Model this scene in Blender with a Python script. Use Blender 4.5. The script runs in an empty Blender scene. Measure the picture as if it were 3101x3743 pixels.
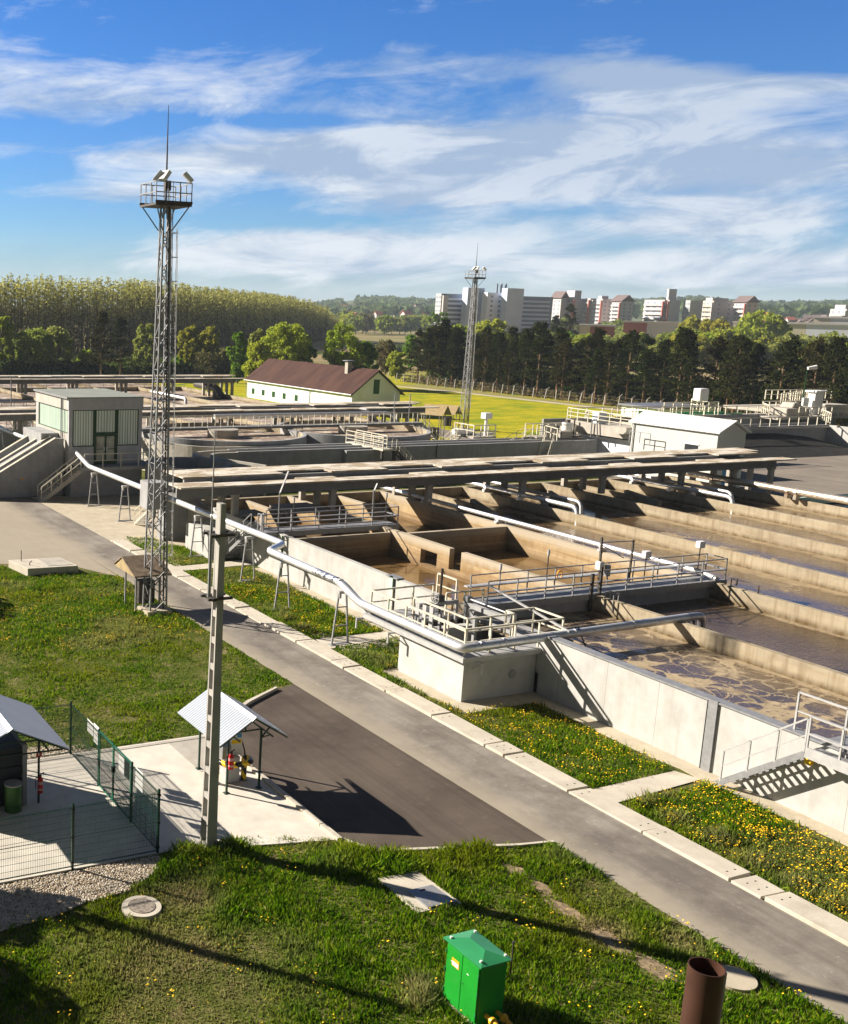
import bpy, math, random
import numpy as np
from mathutils import Vector, Matrix, noise
random.seed(7); rng = np.random.default_rng(7)
R = math.radians
scene = bpy.context.scene
COL = scene.collection

# ------------------------------------------------------------------ camera
H = 15.5
YAW, PITCH, ROLL, F, PX, PY = 4.05094284e-01, 1.85972776e-01, 2.37479329e-02, 3976.93, 493.99, 1872.0
def cam_axes():
    cy, sy = math.cos(YAW), math.sin(YAW)
    f = Vector((sy*math.cos(PITCH), cy*math.cos(PITCH), -math.sin(PITCH)))
    r = Vector((cy, -sy, 0)); u = r.cross(f)
    cr, sr = math.cos(ROLL), math.sin(ROLL)
    return cr*r+sr*u, -sr*r+cr*u, f
CR, CU, CF = cam_axes()
def P(px, py, z=0.0):
    """world point at height z seen at photo pixel (px,py) - used to survey far things"""
    d = CF + CR*((px-PX)/F) - CU*((py-PY)/F)
    t = (z-H)/d.z
    return Vector((d.x*t, d.y*t, z))
def A(px, py, dist):
    """world point at horizontal distance dist along the sight line"""
    d = CF + CR*((px-PX)/F) - CU*((py-PY)/F)
    n = math.hypot(d.x, d.y)
    return Vector((d.x/n*dist, d.y/n*dist, H+d.z/n*dist))
def D(px, py, z=0.0): return P(px*1.7822, py*1.7822, z)
cam = bpy.data.cameras.new('camera'); camo = bpy.data.objects.new('camera', cam); COL.objects.link(camo)
m = Matrix.Identity(4)
for i, v in enumerate((CR, CU, -CF)):
    for j in range(3): m[j][i] = v[j]
m[0][3], m[1][3], m[2][3] = 0, 0, H
camo.matrix_world = m
cam.sensor_fit = 'HORIZONTAL'; cam.sensor_width = 36; cam.lens = 36*F/3101
cam.shift_x = (1550.5-PX)/3101; cam.shift_y = 0
cam.clip_start = 0.3; cam.clip_end = 9000
scene.camera = camo

# ------------------------------------------------------------------ nodes
def newmat(name):
    mt = bpy.data.materials.new(name); mt.use_nodes = True
    nt = mt.node_tree; nt.nodes.clear()
    out = nt.nodes.new('ShaderNodeOutputMaterial')
    return mt, nt, out
class NT:
    def __init__(s, nt): s.nt = nt
    def n(s, t, **k):
        nd = s.nt.nodes.new('ShaderNode'+t)
        for a, b in k.items(): setattr(nd, a, b)
        return nd
    def l(s, a, b): s.nt.links.new(a, b)
    def set(s, sock, v):
        if hasattr(v, 'is_output') or isinstance(v, bpy.types.NodeSocket): s.l(v, sock)
        else:
            try: sock.default_value = v
            except Exception:
                sock.default_value = (v[0], v[1], v[2], 1)
    def math(s, op, a, b=None, c=None, clamp=False):
        nd = s.n('Math', operation=op, use_clamp=clamp); s.set(nd.inputs[0], a)
        if b is not None: s.set(nd.inputs[1], b)
        if c is not None: s.set(nd.inputs[2], c)
        return nd.outputs[0]
    def mix(s, f, a, b, blend='MIX'):
        nd = s.n('Mix', data_type='RGBA', blend_type=blend)
        s.set(nd.inputs[0], f); s.set(nd.inputs[6], c4(a)); s.set(nd.inputs[7], c4(b))
        return nd.outputs[2]
    def noise(s, vec, scale, detail=3, rough=.55, dist=0):
        nd = s.n('TexNoise'); s.l(vec, nd.inputs['Vector'])
        nd.inputs['Scale'].default_value = scale; nd.inputs['Detail'].default_value = detail
        nd.inputs['Roughness'].default_value = rough; nd.inputs['Distortion'].default_value = dist
        return nd.outputs[0]
    def ramp(s, f, stops, interp='LINEAR'):
        nd = s.n('ValToRGB'); nd.color_ramp.interpolation = interp
        e = nd.color_ramp.elements
        while len(e) < len(stops): e.new(0.5)
        for el, (p, c) in zip(e, stops):
            el.position = p; el.color = c4(c) if not isinstance(c, (int, float)) else (c, c, c, 1)
        s.l(f, nd.inputs[0]); return nd.outputs[0]
    def rng(s, f, a, b, c=0, d=1):
        nd = s.n('MapRange'); s.set(nd.inputs[0], f)
        for i, v in enumerate((a, b, c, d)): nd.inputs[i+1].default_value = v
        return nd.outputs[0]
    def pos(s, scale=(1, 1, 1), rot=(0, 0, 0)):
        g = s.n('NewGeometry'); mp = s.n('Mapping')
        mp.inputs['Scale'].default_value = scale; mp.inputs['Rotation'].default_value = rot
        s.l(g.outputs['Position'], mp.inputs['Vector']); return mp.outputs[0]
    def bump(s, h, strength=.3, dist=.02):
        b = s.n('Bump'); b.inputs['Strength'].default_value = strength; b.inputs['Distance'].default_value = dist
        s.l(h, b.inputs['Height']); return b.outputs[0]
def c4(c):
    if isinstance(c, (tuple, list)) and len(c) == 3: return (c[0], c[1], c[2], 1)
    return c
def principled(k, out, col, rough=.8, metal=0, spec=.3, normal=None):
    p = k.n('BsdfPrincipled')
    k.set(p.inputs['Base Color'], c4(col)); k.set(p.inputs['Roughness'], rough)
    k.set(p.inputs['Metallic'], metal); p.inputs['Specular IOR Level'].default_value = spec
    if normal is not None: k.l(normal, p.inputs['Normal'])
    k.l(p.outputs[0], out.inputs[0]); return p

def simple(name, col, rough=.7, metal=0, var=.15, scale=3, spec=.3, dirt=None, bump=0):
    mt, nt, out = newmat(name); k = NT(nt); v = k.pos()
    n = k.noise(v, scale, 4)
    c = k.mix(k.rng(n, .3, .7), tuple(x*(1-var) for x in col), tuple(min(1, x*(1+var)) for x in col))
    if dirt:
        n2 = k.noise(v, scale*.35, 5, .65)
        c = k.mix(k.rng(n2, .52, .7, 0, .75), c, dirt)
    nm = k.bump(k.noise(v, 40, 3), bump, .01) if bump else None
    principled(k, out, c, rough, metal, spec, nm)
    return mt

def concrete(name, col, dirt=(.2, .16, .11), dirtamt=.5, streak=.3, joints=0, bands=0, bandcol=(.3, .2, .1), lich=None, spots=0, waterline=None, paletop=None):
    """cast concrete: mottling, vertical run marks, shutter joints / board bands, stain"""
    mt, nt, out = newmat(name); k = NT(nt); v = k.pos()
    n = k.noise(v, 1.3, 6, .6)
    c = k.mix(k.rng(n, .3, .72), tuple(x*.84 for x in col), tuple(min(1, x*1.1) for x in col))
    st = k.noise(k.pos((3.2, 3.2, .22)), 1.0, 4, .6)
    c = k.mix(k.rng(st, .5, .8, 0, streak), c, dirt)
    if bands:
        bn = k.noise(k.pos((.12, .12, 5.5)), 1.0, 3, .6)
        c = k.mix(k.rng(bn, .42, .68, 0, bands), c, bandcol)
    n2 = k.noise(v, .55, 7, .7)
    c = k.mix(k.rng(n2, .53, .72, 0, dirtamt), c, dirt)
    if lich:
        n3 = k.noise(k.pos((.5, 1.6, 1)), .9, 7, .72)
        c = k.mix(k.rng(n3, .47, .53, 0, .85), c, lich)
    if joints:
        g = k.n('NewGeometry'); sx = k.n('SeparateXYZ'); k.l(g.outputs['Position'], sx.inputs[0])
        s = k.math('ADD', sx.outputs[0], sx.outputs[1])
        fr = k.math('FRACT', k.math('DIVIDE', s, joints))
        ln = k.math('LESS_THAN', fr, .012/joints*2)
        c = k.mix(k.math('MULTIPLY', ln, .45), c, (.12, .1, .08))
    if paletop:
        g = k.n('NewGeometry'); sx = k.n('SeparateXYZ'); k.l(g.outputs['Position'], sx.inputs[0])
        zz_ = k.math('ADD', sx.outputs[2], k.math('MULTIPLY', k.math('SUBTRACT', st, .5), .5))
        c = k.mix(k.rng(zz_, 2.0, 2.35, 0, .8), c, paletop)
        c = k.mix(k.rng(zz_, 1.5, 1.1, 0, .6), c, (.085, .045, .018))
    if waterline:
        g = k.n('NewGeometry'); sx = k.n('SeparateXYZ'); k.l(g.outputs['Position'], sx.inputs[0])
        w = k.rng(sx.outputs[2], waterline+.03, waterline+.30, 1, 0)
        w = k.math('MULTIPLY', w, k.rng(k.noise(k.pos((1.5, 1.5, .3)), 1.6, 5, .7), .3, .6, .35, 1))
        c = k.mix(w, c, (.09, .06, .025))
        c = k.mix(k.math('MULTIPLY', k.rng(k.noise(k.pos((1, .35, 1)), .8, 6, .7), .5, .68), k.rng(sx.outputs[2], 2.535, 2.525, 1, .55)), c, (.20, .165, .12))
    if spots:
        vo = k.n('TexVoronoi'); k.l(v, vo.inputs['Vector']); vo.inputs['Scale'].default_value = 1.1
        sp = k.math('LESS_THAN', vo.outputs[0], .035)
        c = k.mix(k.math('MULTIPLY', sp, .6), c, (.1, .09, .08))
    h = k.noise(v, 18, 5, .7)
    principled(k, out, c, .9, 0, .2, k.bump(h, .25, .02))
    return mt

M = {}
M['wall_white'] = concrete('painted concrete', (.42, .42, .405), (.27, .235, .19), .3, .32, joints=2.4, spots=1)
M['wall_lane'] = concrete('lane wall concrete', (.335, .29, .21), (.13, .085, .04), .65, .75, joints=3.0, bands=.25, bandcol=(.28, .18, .08), waterline=1.78)
M['wall_tan'] = concrete('stained basin concrete', (.38, .285, .165), (.14, .085, .035), .45, .55, joints=2.2, bands=.75, bandcol=(.2, .115, .045), paletop=(.40, .355, .28))
M['conc'] = concrete('plain concrete', (.31, .315, .32), (.15, .13, .11), .35, .4)
M['conc_light'] = concrete('light concrete', (.40, .375, .33), (.24, .19, .14), .35, .2)
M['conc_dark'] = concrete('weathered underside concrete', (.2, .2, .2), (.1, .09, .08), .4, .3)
M['deck'] = concrete('lichen stained deck concrete', (.58, .54, .47), (.3, .24, .17), .35, .1, lich=(.27, .205, .125))
M['slab'] = concrete('new slab concrete', (.57, .54, .475), (.42, .37, .30), .35, 0)
M['kerb'] = concrete('old kerb concrete', (.50, .46, .385), (.30, .24, .17), .5, 0, spots=1)
M['apron'] = concrete('apron concrete', (.44, .39, .30), (.22, .165, .10), .55, 0)
M['galv'] = simple('galvanised steel', (.25, .255, .265), .5, .25, .15, 4)
M['galv_light'] = simple('light galvanised steel', (.42, .42, .42), .5, .2, .1, 4)
def cladding(name, col, rough, metal):
    """sheet metal pipe cladding: overlapping seams, dull blotches, a few streaks"""
    mt, nt, out = newmat(name); k = NT(nt); g = k.n('NewGeometry'); sx = k.n('SeparateXYZ'); k.l(g.outputs['Position'], sx.inputs[0])
    f = k.math('FRACT', k.math('MULTIPLY', k.math('ADD', sx.outputs[0], sx.outputs[1]), .8))
    seam = k.rng(k.math('ABSOLUTE', k.math('SUBTRACT', f, .5)), .0, .018, 1, 0)
    n = k.noise(k.pos(), 1.1, 5, .65); n2 = k.noise(k.pos(), 7, 4, .7)
    c = k.mix(k.rng(n, .42, .66, 0, .7), col, tuple(x*.78 for x in col)); c = k.mix(k.rng(n2, .62, .72, 0, .5), c, tuple(x*.55 for x in col))
    c = k.mix(k.math('MULTIPLY', seam, .7), c, tuple(x*.35 for x in col))
    principled(k, out, c, k.rng(n, .35, .65, rough-.08, rough+.12), metal, .4, k.bump(k.math('ADD', k.noise(k.pos(), 2.2, 3), seam), .35, .02)); return mt
M['steel'] = cladding('bright pipe cladding', (.74, .74, .74), .44, .72)
M['steel_dark'] = cladding('dull pipe cladding', (.50, .49, .51), .38, .85)
M['pipe_rust'] = simple('pipe cladding with rust bloom', (.62, .55, .45), .38, .75, .15, .7, dirt=(.35, .2, .1))
M['cream'] = simple('cream railing paint', (.56, .53, .43), .5, 0, .1, 5, dirt=(.35, .28, .2))
M['black'] = simple('black rubber', (.012, .012, .013), .5)
M['darksteel'] = simple('dark grimy steel', (.06, .055, .05), .6, .3, .4, 6, dirt=(.13, .07, .03))
M['green_post'] = simple('dark green post paint', (.008, .035, .022), .4, 0, .2)
M['green_frame'] = simple('green gate paint', (.01, .10, .055), .4, 0, .2)
M['white'] = simple('white paint', (.68, .68, .67), .5, 0, .05)
M['shed_white'] = simple('white shed cladding', (.47, .48, .455), .5, 0, .04, .5)
M['roof_white'] = simple('white render and sheet', (.62, .66, .72), .4, .1, .05, .6)
M['roof_blue'] = simple('galvanised sheet roofing', (.50, .56, .66), .38, .25, .08, .7)
M['roof_grey'] = simple('grey sheet roofing', (.23, .235, .26), .4, .4, .1, .7)
M['felt'] = simple('roof felt', (.21, .23, .205), .9, 0, .12, .6)
M['red'] = simple('extinguisher red', (.42, .012, .012), .3, 0, .1)
M['yellow'] = simple('guard yellow', (.80, .52, .01), .35, 0, .08)
M['gasyellow'] = simple('gas pipe yellow', (.75, .42, .02), .4, 0, .1)
M['cab'] = simple('cabinet green', (.010, .245, .022), .42, 0, .12, 1.6, dirt=(.05, .20, .05))
M['cabroof'] = simple('cabinet roof green', (.03, .22, .085), .3, 0, .12, 1.5, dirt=(.10, .26, .16))
M['greend'] = simple('door green', (.008, .05, .012), .4, 0, .1)
M['shutter'] = simple('louvre green', (.02, .09, .03), .6, 0, .1)
M['glass_dark'] = simple('dark glass', (.03, .035, .04), .12, 0, .2, spec=.6)
M['orange'] = simple('orange sign', (.85, .35, .01), .5)
M['signred'] = simple('red sign', (.5, .05, .02), .5)
M['rust'] = simple('rusty pipe', (.062, .028, .019), .55, .25, .2, 3, dirt=(.09, .04, .022), bump=.15)
M['soil'] = simple('dark soil', (.012, .011, .009), 1, 0, .5, 1.2, bump=.5)
M['brownboard'] = simple('weathered board', (.33, .25, .13), .8, 0, .2, 3)
M['rustroof'] = simple('rusty corrugated sheet', (.24, .185, .13), .7, .1, .35, 3, dirt=(.12, .075, .045))
M['bark'] = simple('bark', (.085, .06, .042), .95, 0, .4, 6)
M['pinebark'] = simple('pine bark', (.17, .105, .06), .95, 0, .4, 2)
M['concpole'] = concrete('pole concrete', (.37, .355, .325), (.2, .17, .14), .35, .3)
M['palegreen'] = simple('pale green render', (.74, .82, .74), .8, 0, .08, .35, dirt=(.40, .46, .34))
M['palegreenmetal'] = simple('pale green metal', (.42, .56, .48), .5, 0, .05)
M['blue'] = simple('blue sign', (.05, .22, .45), .5)

def brick_roof():
    mt, nt, out = newmat('brown roof tiles'); k = NT(nt); v = k.pos()
    n = k.noise(k.pos((.12, .6, .3)), 1, 5, .6)
    c = k.mix(k.rng(n, .4, .65), (.040, .015, .010), (.066, .028, .017))
    g = k.n('NewGeometry'); sx = k.n('SeparateXYZ'); k.l(g.outputs['Position'], sx.inputs[0])
    fr = k.math('FRACT', k.math('MULTIPLY', sx.outputs[2], 5.0))
    c = k.mix(k.rng(fr, 0, .25, .45, 0), c, (.04, .014, .01))
    principled(k, out, c, .8, 0, .2); return mt
M['tiles'] = brick_roof()

def corr(name, col, axis, pitch=.2, rough=.4, metal=.2):
    mt, nt, out = newmat(name); k = NT(nt)
    g = k.n('NewGeometry'); sx = k.n('SeparateXYZ'); k.l(g.outputs['Position'], sx.inputs[0])
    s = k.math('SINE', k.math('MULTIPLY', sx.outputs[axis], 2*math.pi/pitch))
    n = k.noise(k.pos(), 1.2, 4)
    c = k.mix(k.rng(n, .3, .7), tuple(x*.88 for x in col), col)
    c = k.mix(k.rng(s, -1, -.2, .6, 0), c, tuple(x*.5 for x in col))  # rib valleys darkened in the colour to stand in for their shade
    principled(k, out, c, rough, metal, .3, k.bump(s, .45, .02)); return mt
M['corr_y'] = corr('ribbed sheet sunward tone', (.37, .41, .475), 1, .125, .5, .05)  # for roof slopes facing the sun, tone set for that light
M['corr_y_offsun'] = corr('ribbed sheet off-sun tone', (.44, .47, .54), 1, .16)  # same sheeting on slopes turned from the sun, toned for less light
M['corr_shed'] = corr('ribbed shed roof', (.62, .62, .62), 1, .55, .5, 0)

def glassmat(a, b, nm):
    """matt ribbed glazing; its tones stand in for light through and on the glass"""
    mt, nt, out = newmat(nm); k = NT(nt)
    n = k.noise(k.pos((9, 9, .15)), 1, 3, .6)
    c = k.mix(k.rng(n, .35, .65), a, b)
    n2 = k.noise(k.pos(), .7, 3)
    c = k.mix(k.rng(n2, .62, .75, 0, .5), c, tuple(x*.6 for x in a))
    principled(k, out, c, .4, 0, .4); return mt
M['glazing'] = glassmat((.55, .64, .57), (.80, .88, .80), 'ribbed glazing with painted backlight'); M['glazing_side'] = glassmat((.27, .35, .30), (.40, .49, .42), 'side glazing toned down for sun')  # front paled for light coming through, side darkened because sun strikes it

def grassmat(name, blades=False):
    mt, nt, out = newmat(name); k = NT(nt); v = k.pos()
    big = k.noise(v, .17, 4, .6); mid = k.noise(v, .9, 5, .65)
    if blades:
        at = k.n('Attribute', attribute_name='rnd'); r = at.outputs['Fac']
        dr = k.n('Attribute', attribute_name='dry').outputs['Fac']
        f = k.math('ADD', k.math('MULTIPLY', mid, .65), k.math('MULTIPLY', r, .45))
        c = k.ramp(f, [(.25, (.024, .070, .002)), (.46, (.062, .150, .003)), (.64, (.135, .24, .005)), (.9, (.32, .34, .03))])
        c = k.mix(k.rng(big, .48, .68, 0, .5), c, (.25, .235, .01))
        c = k.mix(dr, c, (.36, .29, .15))
        d = k.n('BsdfDiffuse'); t = k.n('BsdfTranslucent'); mx = k.n('MixShader'); mx.inputs[0].default_value = .4
        k.l(c, d.inputs[0]); k.l(c, t.inputs[0]); k.l(d.outputs[0], mx.inputs[1]); k.l(t.outputs[0], mx.inputs[2])
        k.l(mx.outputs[0], out.inputs[0])
    else:
        c = k.ramp(mid, [(.3, (.035, .06, .008)), (.5, (.055, .085, .01)), (.62, (.085, .1, .015)), (.75, (.15, .12, .05))])
        fine = k.noise(v, 14, 4, .7)
        c = k.mix(k.rng(fine, .35, .6, .7, 0), c, (.02, .035, .006))
        principled(k, out, c, 1, 0, .1, k.bump(fine, .8, .06))
    return mt
M['grassblade'] = grassmat('grass blades', True)

def groundmat():
    """one sheet: lawn soil near by, dandelion meadow, fields far away"""
    mt, nt, out = newmat('ground cover'); k = NT(nt); v = k.pos()
    mid = k.noise(v, .9, 5, .65); fine = k.noise(v, 14, 4, .7); big = k.noise(v, .05, 5, .6)
    c = k.ramp(mid, [(.3, (.05, .075, .01)), (.46, (.09, .11, .018)), (.58, (.17, .15, .06)), (.72, (.27, .21, .12))])
    c = k.mix(k.rng(fine, .35, .6, .6, 0), c, (.025, .045, .006))
    g = k.n('NewGeometry'); sx = k.n('SeparateXYZ'); k.l(g.outputs['Position'], sx.inputs[0])
    mead = k.mix(k.rng(k.noise(k.pos((.7, 1.3, 1)), .16, 6, .7), .36, .58), (.13, .23, .014), (.50, .40, .015))
    mead = k.mix(k.rng(k.noise(v, 1.2, 4, .7), .3, .7, .5, 0), mead, (.065, .115, .012))
    mm = k.math('MULTIPLY', k.rng(sx.outputs[0], 78, 84), k.rng(sx.outputs[1], 90, 98))
    c = k.mix(mm, c, mead)
    far = k.math('LENGTH' if False else 'MAXIMUM', sx.outputs[1], k.math('MULTIPLY', sx.outputs[0], 1.25))
    field = k.ramp(k.noise(k.pos((.6, 1.4, 1)), .012, 5, .5), [(.35, (.10, .14, .03)), (.5, (.26, .20, .11)), (.65, (.17, .18, .05))])
    c = k.mix(k.rng(far, 215, 260), c, field)
    principled(k, out, c, 1, 0, .05, k.bump(fine, .6, .05)); return mt
M['ground'] = groundmat()

def asphalt(name, col, patch, patchamt=.5, edge=None):
    mt, nt, out = newmat(name); k = NT(nt); v = k.pos()
    n = k.noise(v, .33, 8, .72); f = k.noise(v, 60, 2)
    c = k.mix(k.rng(n, .40, .62, 0, patchamt), col, patch)
    c = k.mix(k.rng(k.noise(v, .16, 5, .6), .5, .62, 0, .4), c, tuple(x*1.12 for x in patch))
    c = k.mix(k.rng(f, .3, .7, 0, .35), c, tuple(x*.6 for x in col))
    w = k.noise(v, 1.6, 8, .75)
    c = k.mix(k.rng(k.noise(v, 9, 4, .6), .66, .72, 0, .55), c, tuple(min(1, x*1.6) for x in patch))
    c = k.mix(k.rng(w, .60, .66, 0, .45), c, tuple(min(1, x*1.5) for x in patch))
    ty = k.noise(k.pos((1.9, .07, 1)), 1.3, 5, .6)
    c = k.mix(k.rng(ty, .48, .66, 0, .45), c, tuple(x*.72 for x in col))
    if edge:
        g = k.n('NewGeometry'); sx = k.n('SeparateXYZ'); k.l(g.outputs['Position'], sx.inputs[0])
        e = k.math('ADD', sx.outputs[0], k.math('MULTIPLY', k.noise(v, .5, 3), 1.4))
        c = k.mix(k.rng(e, 24.3, 25.6, .75, 0), c, edge)
    principled(k, out, c, .93, 0, .15, k.bump(f, .3, .01)); return mt
M['road'] = asphalt('road asphalt', (.150, .134, .118), (.30, .272, .235), 1, edge=(.34, .30, .23))
M['lot'] = asphalt('new dark asphalt', (.072, .056, .045), (.125, .102, .083), .8)
M['lotb'] = asphalt('yard asphalt', (.19, .165, .14), (.27, .235, .195), .7)

def water(name, cell=.9, cover=.5, base=(.085, .055, .022), foamcol=(.42, .33, .21), rough=.1, rip=.35, patch=(.4, .6), wisp=.5, edge=0):
    """murky water: round dark cells with foam between them where foam gathers, thin wisps elsewhere"""
    mt, nt, out = newmat(name); k = NT(nt); v = k.pos()
    w = k.n('TexNoise'); k.l(v, w.inputs['Vector']); w.inputs['Scale'].default_value = .7; w.inputs['Detail'].default_value = 3
    ad = k.n('VectorMath', operation='MULTIPLY_ADD'); k.l(w.outputs['Color'], ad.inputs[0]); ad.inputs[1].default_value = (1.5, 1.5, 0); k.l(v, ad.inputs[2])
    vo = k.n('TexVoronoi', feature='SMOOTH_F1'); k.l(ad.outputs[0], vo.inputs['Vector']); vo.inputs['Scale'].default_value = cell; vo.inputs['Smoothness'].default_value = .12
    v2 = k.n('TexVoronoi', feature='DISTANCE_TO_EDGE'); k.l(ad.outputs[0], v2.inputs['Vector']); v2.inputs['Scale'].default_value = cell
    mask = k.rng(k.noise(v, .22, 4, .6), patch[0], patch[1])
    rad = k.math('ADD', .86-.25*cover, k.math('MULTIPLY', k.math('SUBTRACT', k.noise(v, .5, 4, .6), .5), 1.1))
    blob = k.rng(k.math('SUBTRACT', vo.outputs[0], rad), -.03, .04)
    line = k.math('MULTIPLY', k.rng(k.math('SUBTRACT', k.rng(k.noise(v, .9, 5, .7), .36, .64, .0, .075), v2.outputs[0]), -.012, .012), k.rng(k.noise(v, 4, 5, .7), .36, .5, .35, .9))
    v3 = k.n('TexVoronoi', feature='DISTANCE_TO_EDGE'); k.l(ad.outputs[0], v3.inputs['Vector']); v3.inputs['Scale'].default_value = cell*2.3
    l3 = k.math('MULTIPLY', k.rng(k.math('SUBTRACT', k.rng(k.noise(v, 1.7, 5, .7), .46, .66, -.02, .12), v3.outputs[0]), -.02, .02), k.rng(k.noise(v, .5, 3), .44, .56))
    big_ = k.rng(k.noise(v, .38, 5, .65), .56, .66)
    f1 = k.math('MULTIPLY', k.math('MAXIMUM', k.math('MAXIMUM', blob, line), k.math('MAXIMUM', l3, big_)), mask)
    ws = k.noise(k.pos((1, 2.3, 1)), 2.6, 8, .78, 1.2)
    f2 = k.math('MULTIPLY', k.rng(ws, .56, .64), wisp)
    if edge:
        gx_ = k.n('SeparateXYZ'); k.l(k.n('TexCoord').outputs['Generated'], gx_.inputs[0])
        e_ = k.math('MAXIMUM', k.rng(gx_.outputs[0], edge, 0), k.rng(gx_.outputs[0], 1-edge*1.6, 1))
        f1 = k.math('MAXIMUM', f1, k.rng(k.math('ADD', e_, k.math('MULTIPLY', k.math('SUBTRACT', k.noise(v, .45, 6, .65), .5), 1.6)), .5, .75, 0, .85))
    brk = k.rng(k.noise(v, 5, 5, .75), .32, .46)
    fm = k.math('MULTIPLY', k.math('MAXIMUM', f1, f2), brk)
    fcol = k.mix(k.rng(k.noise(v, 1.1, 4, .6), .32, .7), foamcol, tuple(x*.66 for x in foamcol))
    c = k.mix(fm, k.mix(k.rng(k.noise(v, .4, 4), .35, .65), base, tuple(x*1.8 for x in base)), fcol)
    rg = k.rng(fm, 0, 1, rough, .8)
    h = k.noise(k.pos((1, 1.7, 1)), 3.5, 4, .65)
    principled(k, out, c, rg, 0, .5, k.bump(h, rip, .05)); return mt
M['water_foam'] = water('foaming brown water', .95, .75, (.055, .038, .026), (.40, .315, .195), .2, .12, (.24, .40), .55, .10)
M['water_lane'] = water('brown lane water', .8, .3, (.055, .034, .016), (.38, .29, .17), .10, .14, (.44, .62), .42, .20)
M['water_calm'] = water('calm dark water', .5, .2, (.10, .06, .024), (.3, .23, .14), .07, .1, (.6, .8), .25)
M['water_rough'] = water('stirred brown water', 1.1, .3, (.048, .031, .018), (.36, .28, .17), .10, .9, (.6, .8), .42, .08)
M['sludge'] = water('crusted sludge', .5, .8, (.17, .12, .08), (.52, .45, .36), .5, .2, (.2, .4), .8)

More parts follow.
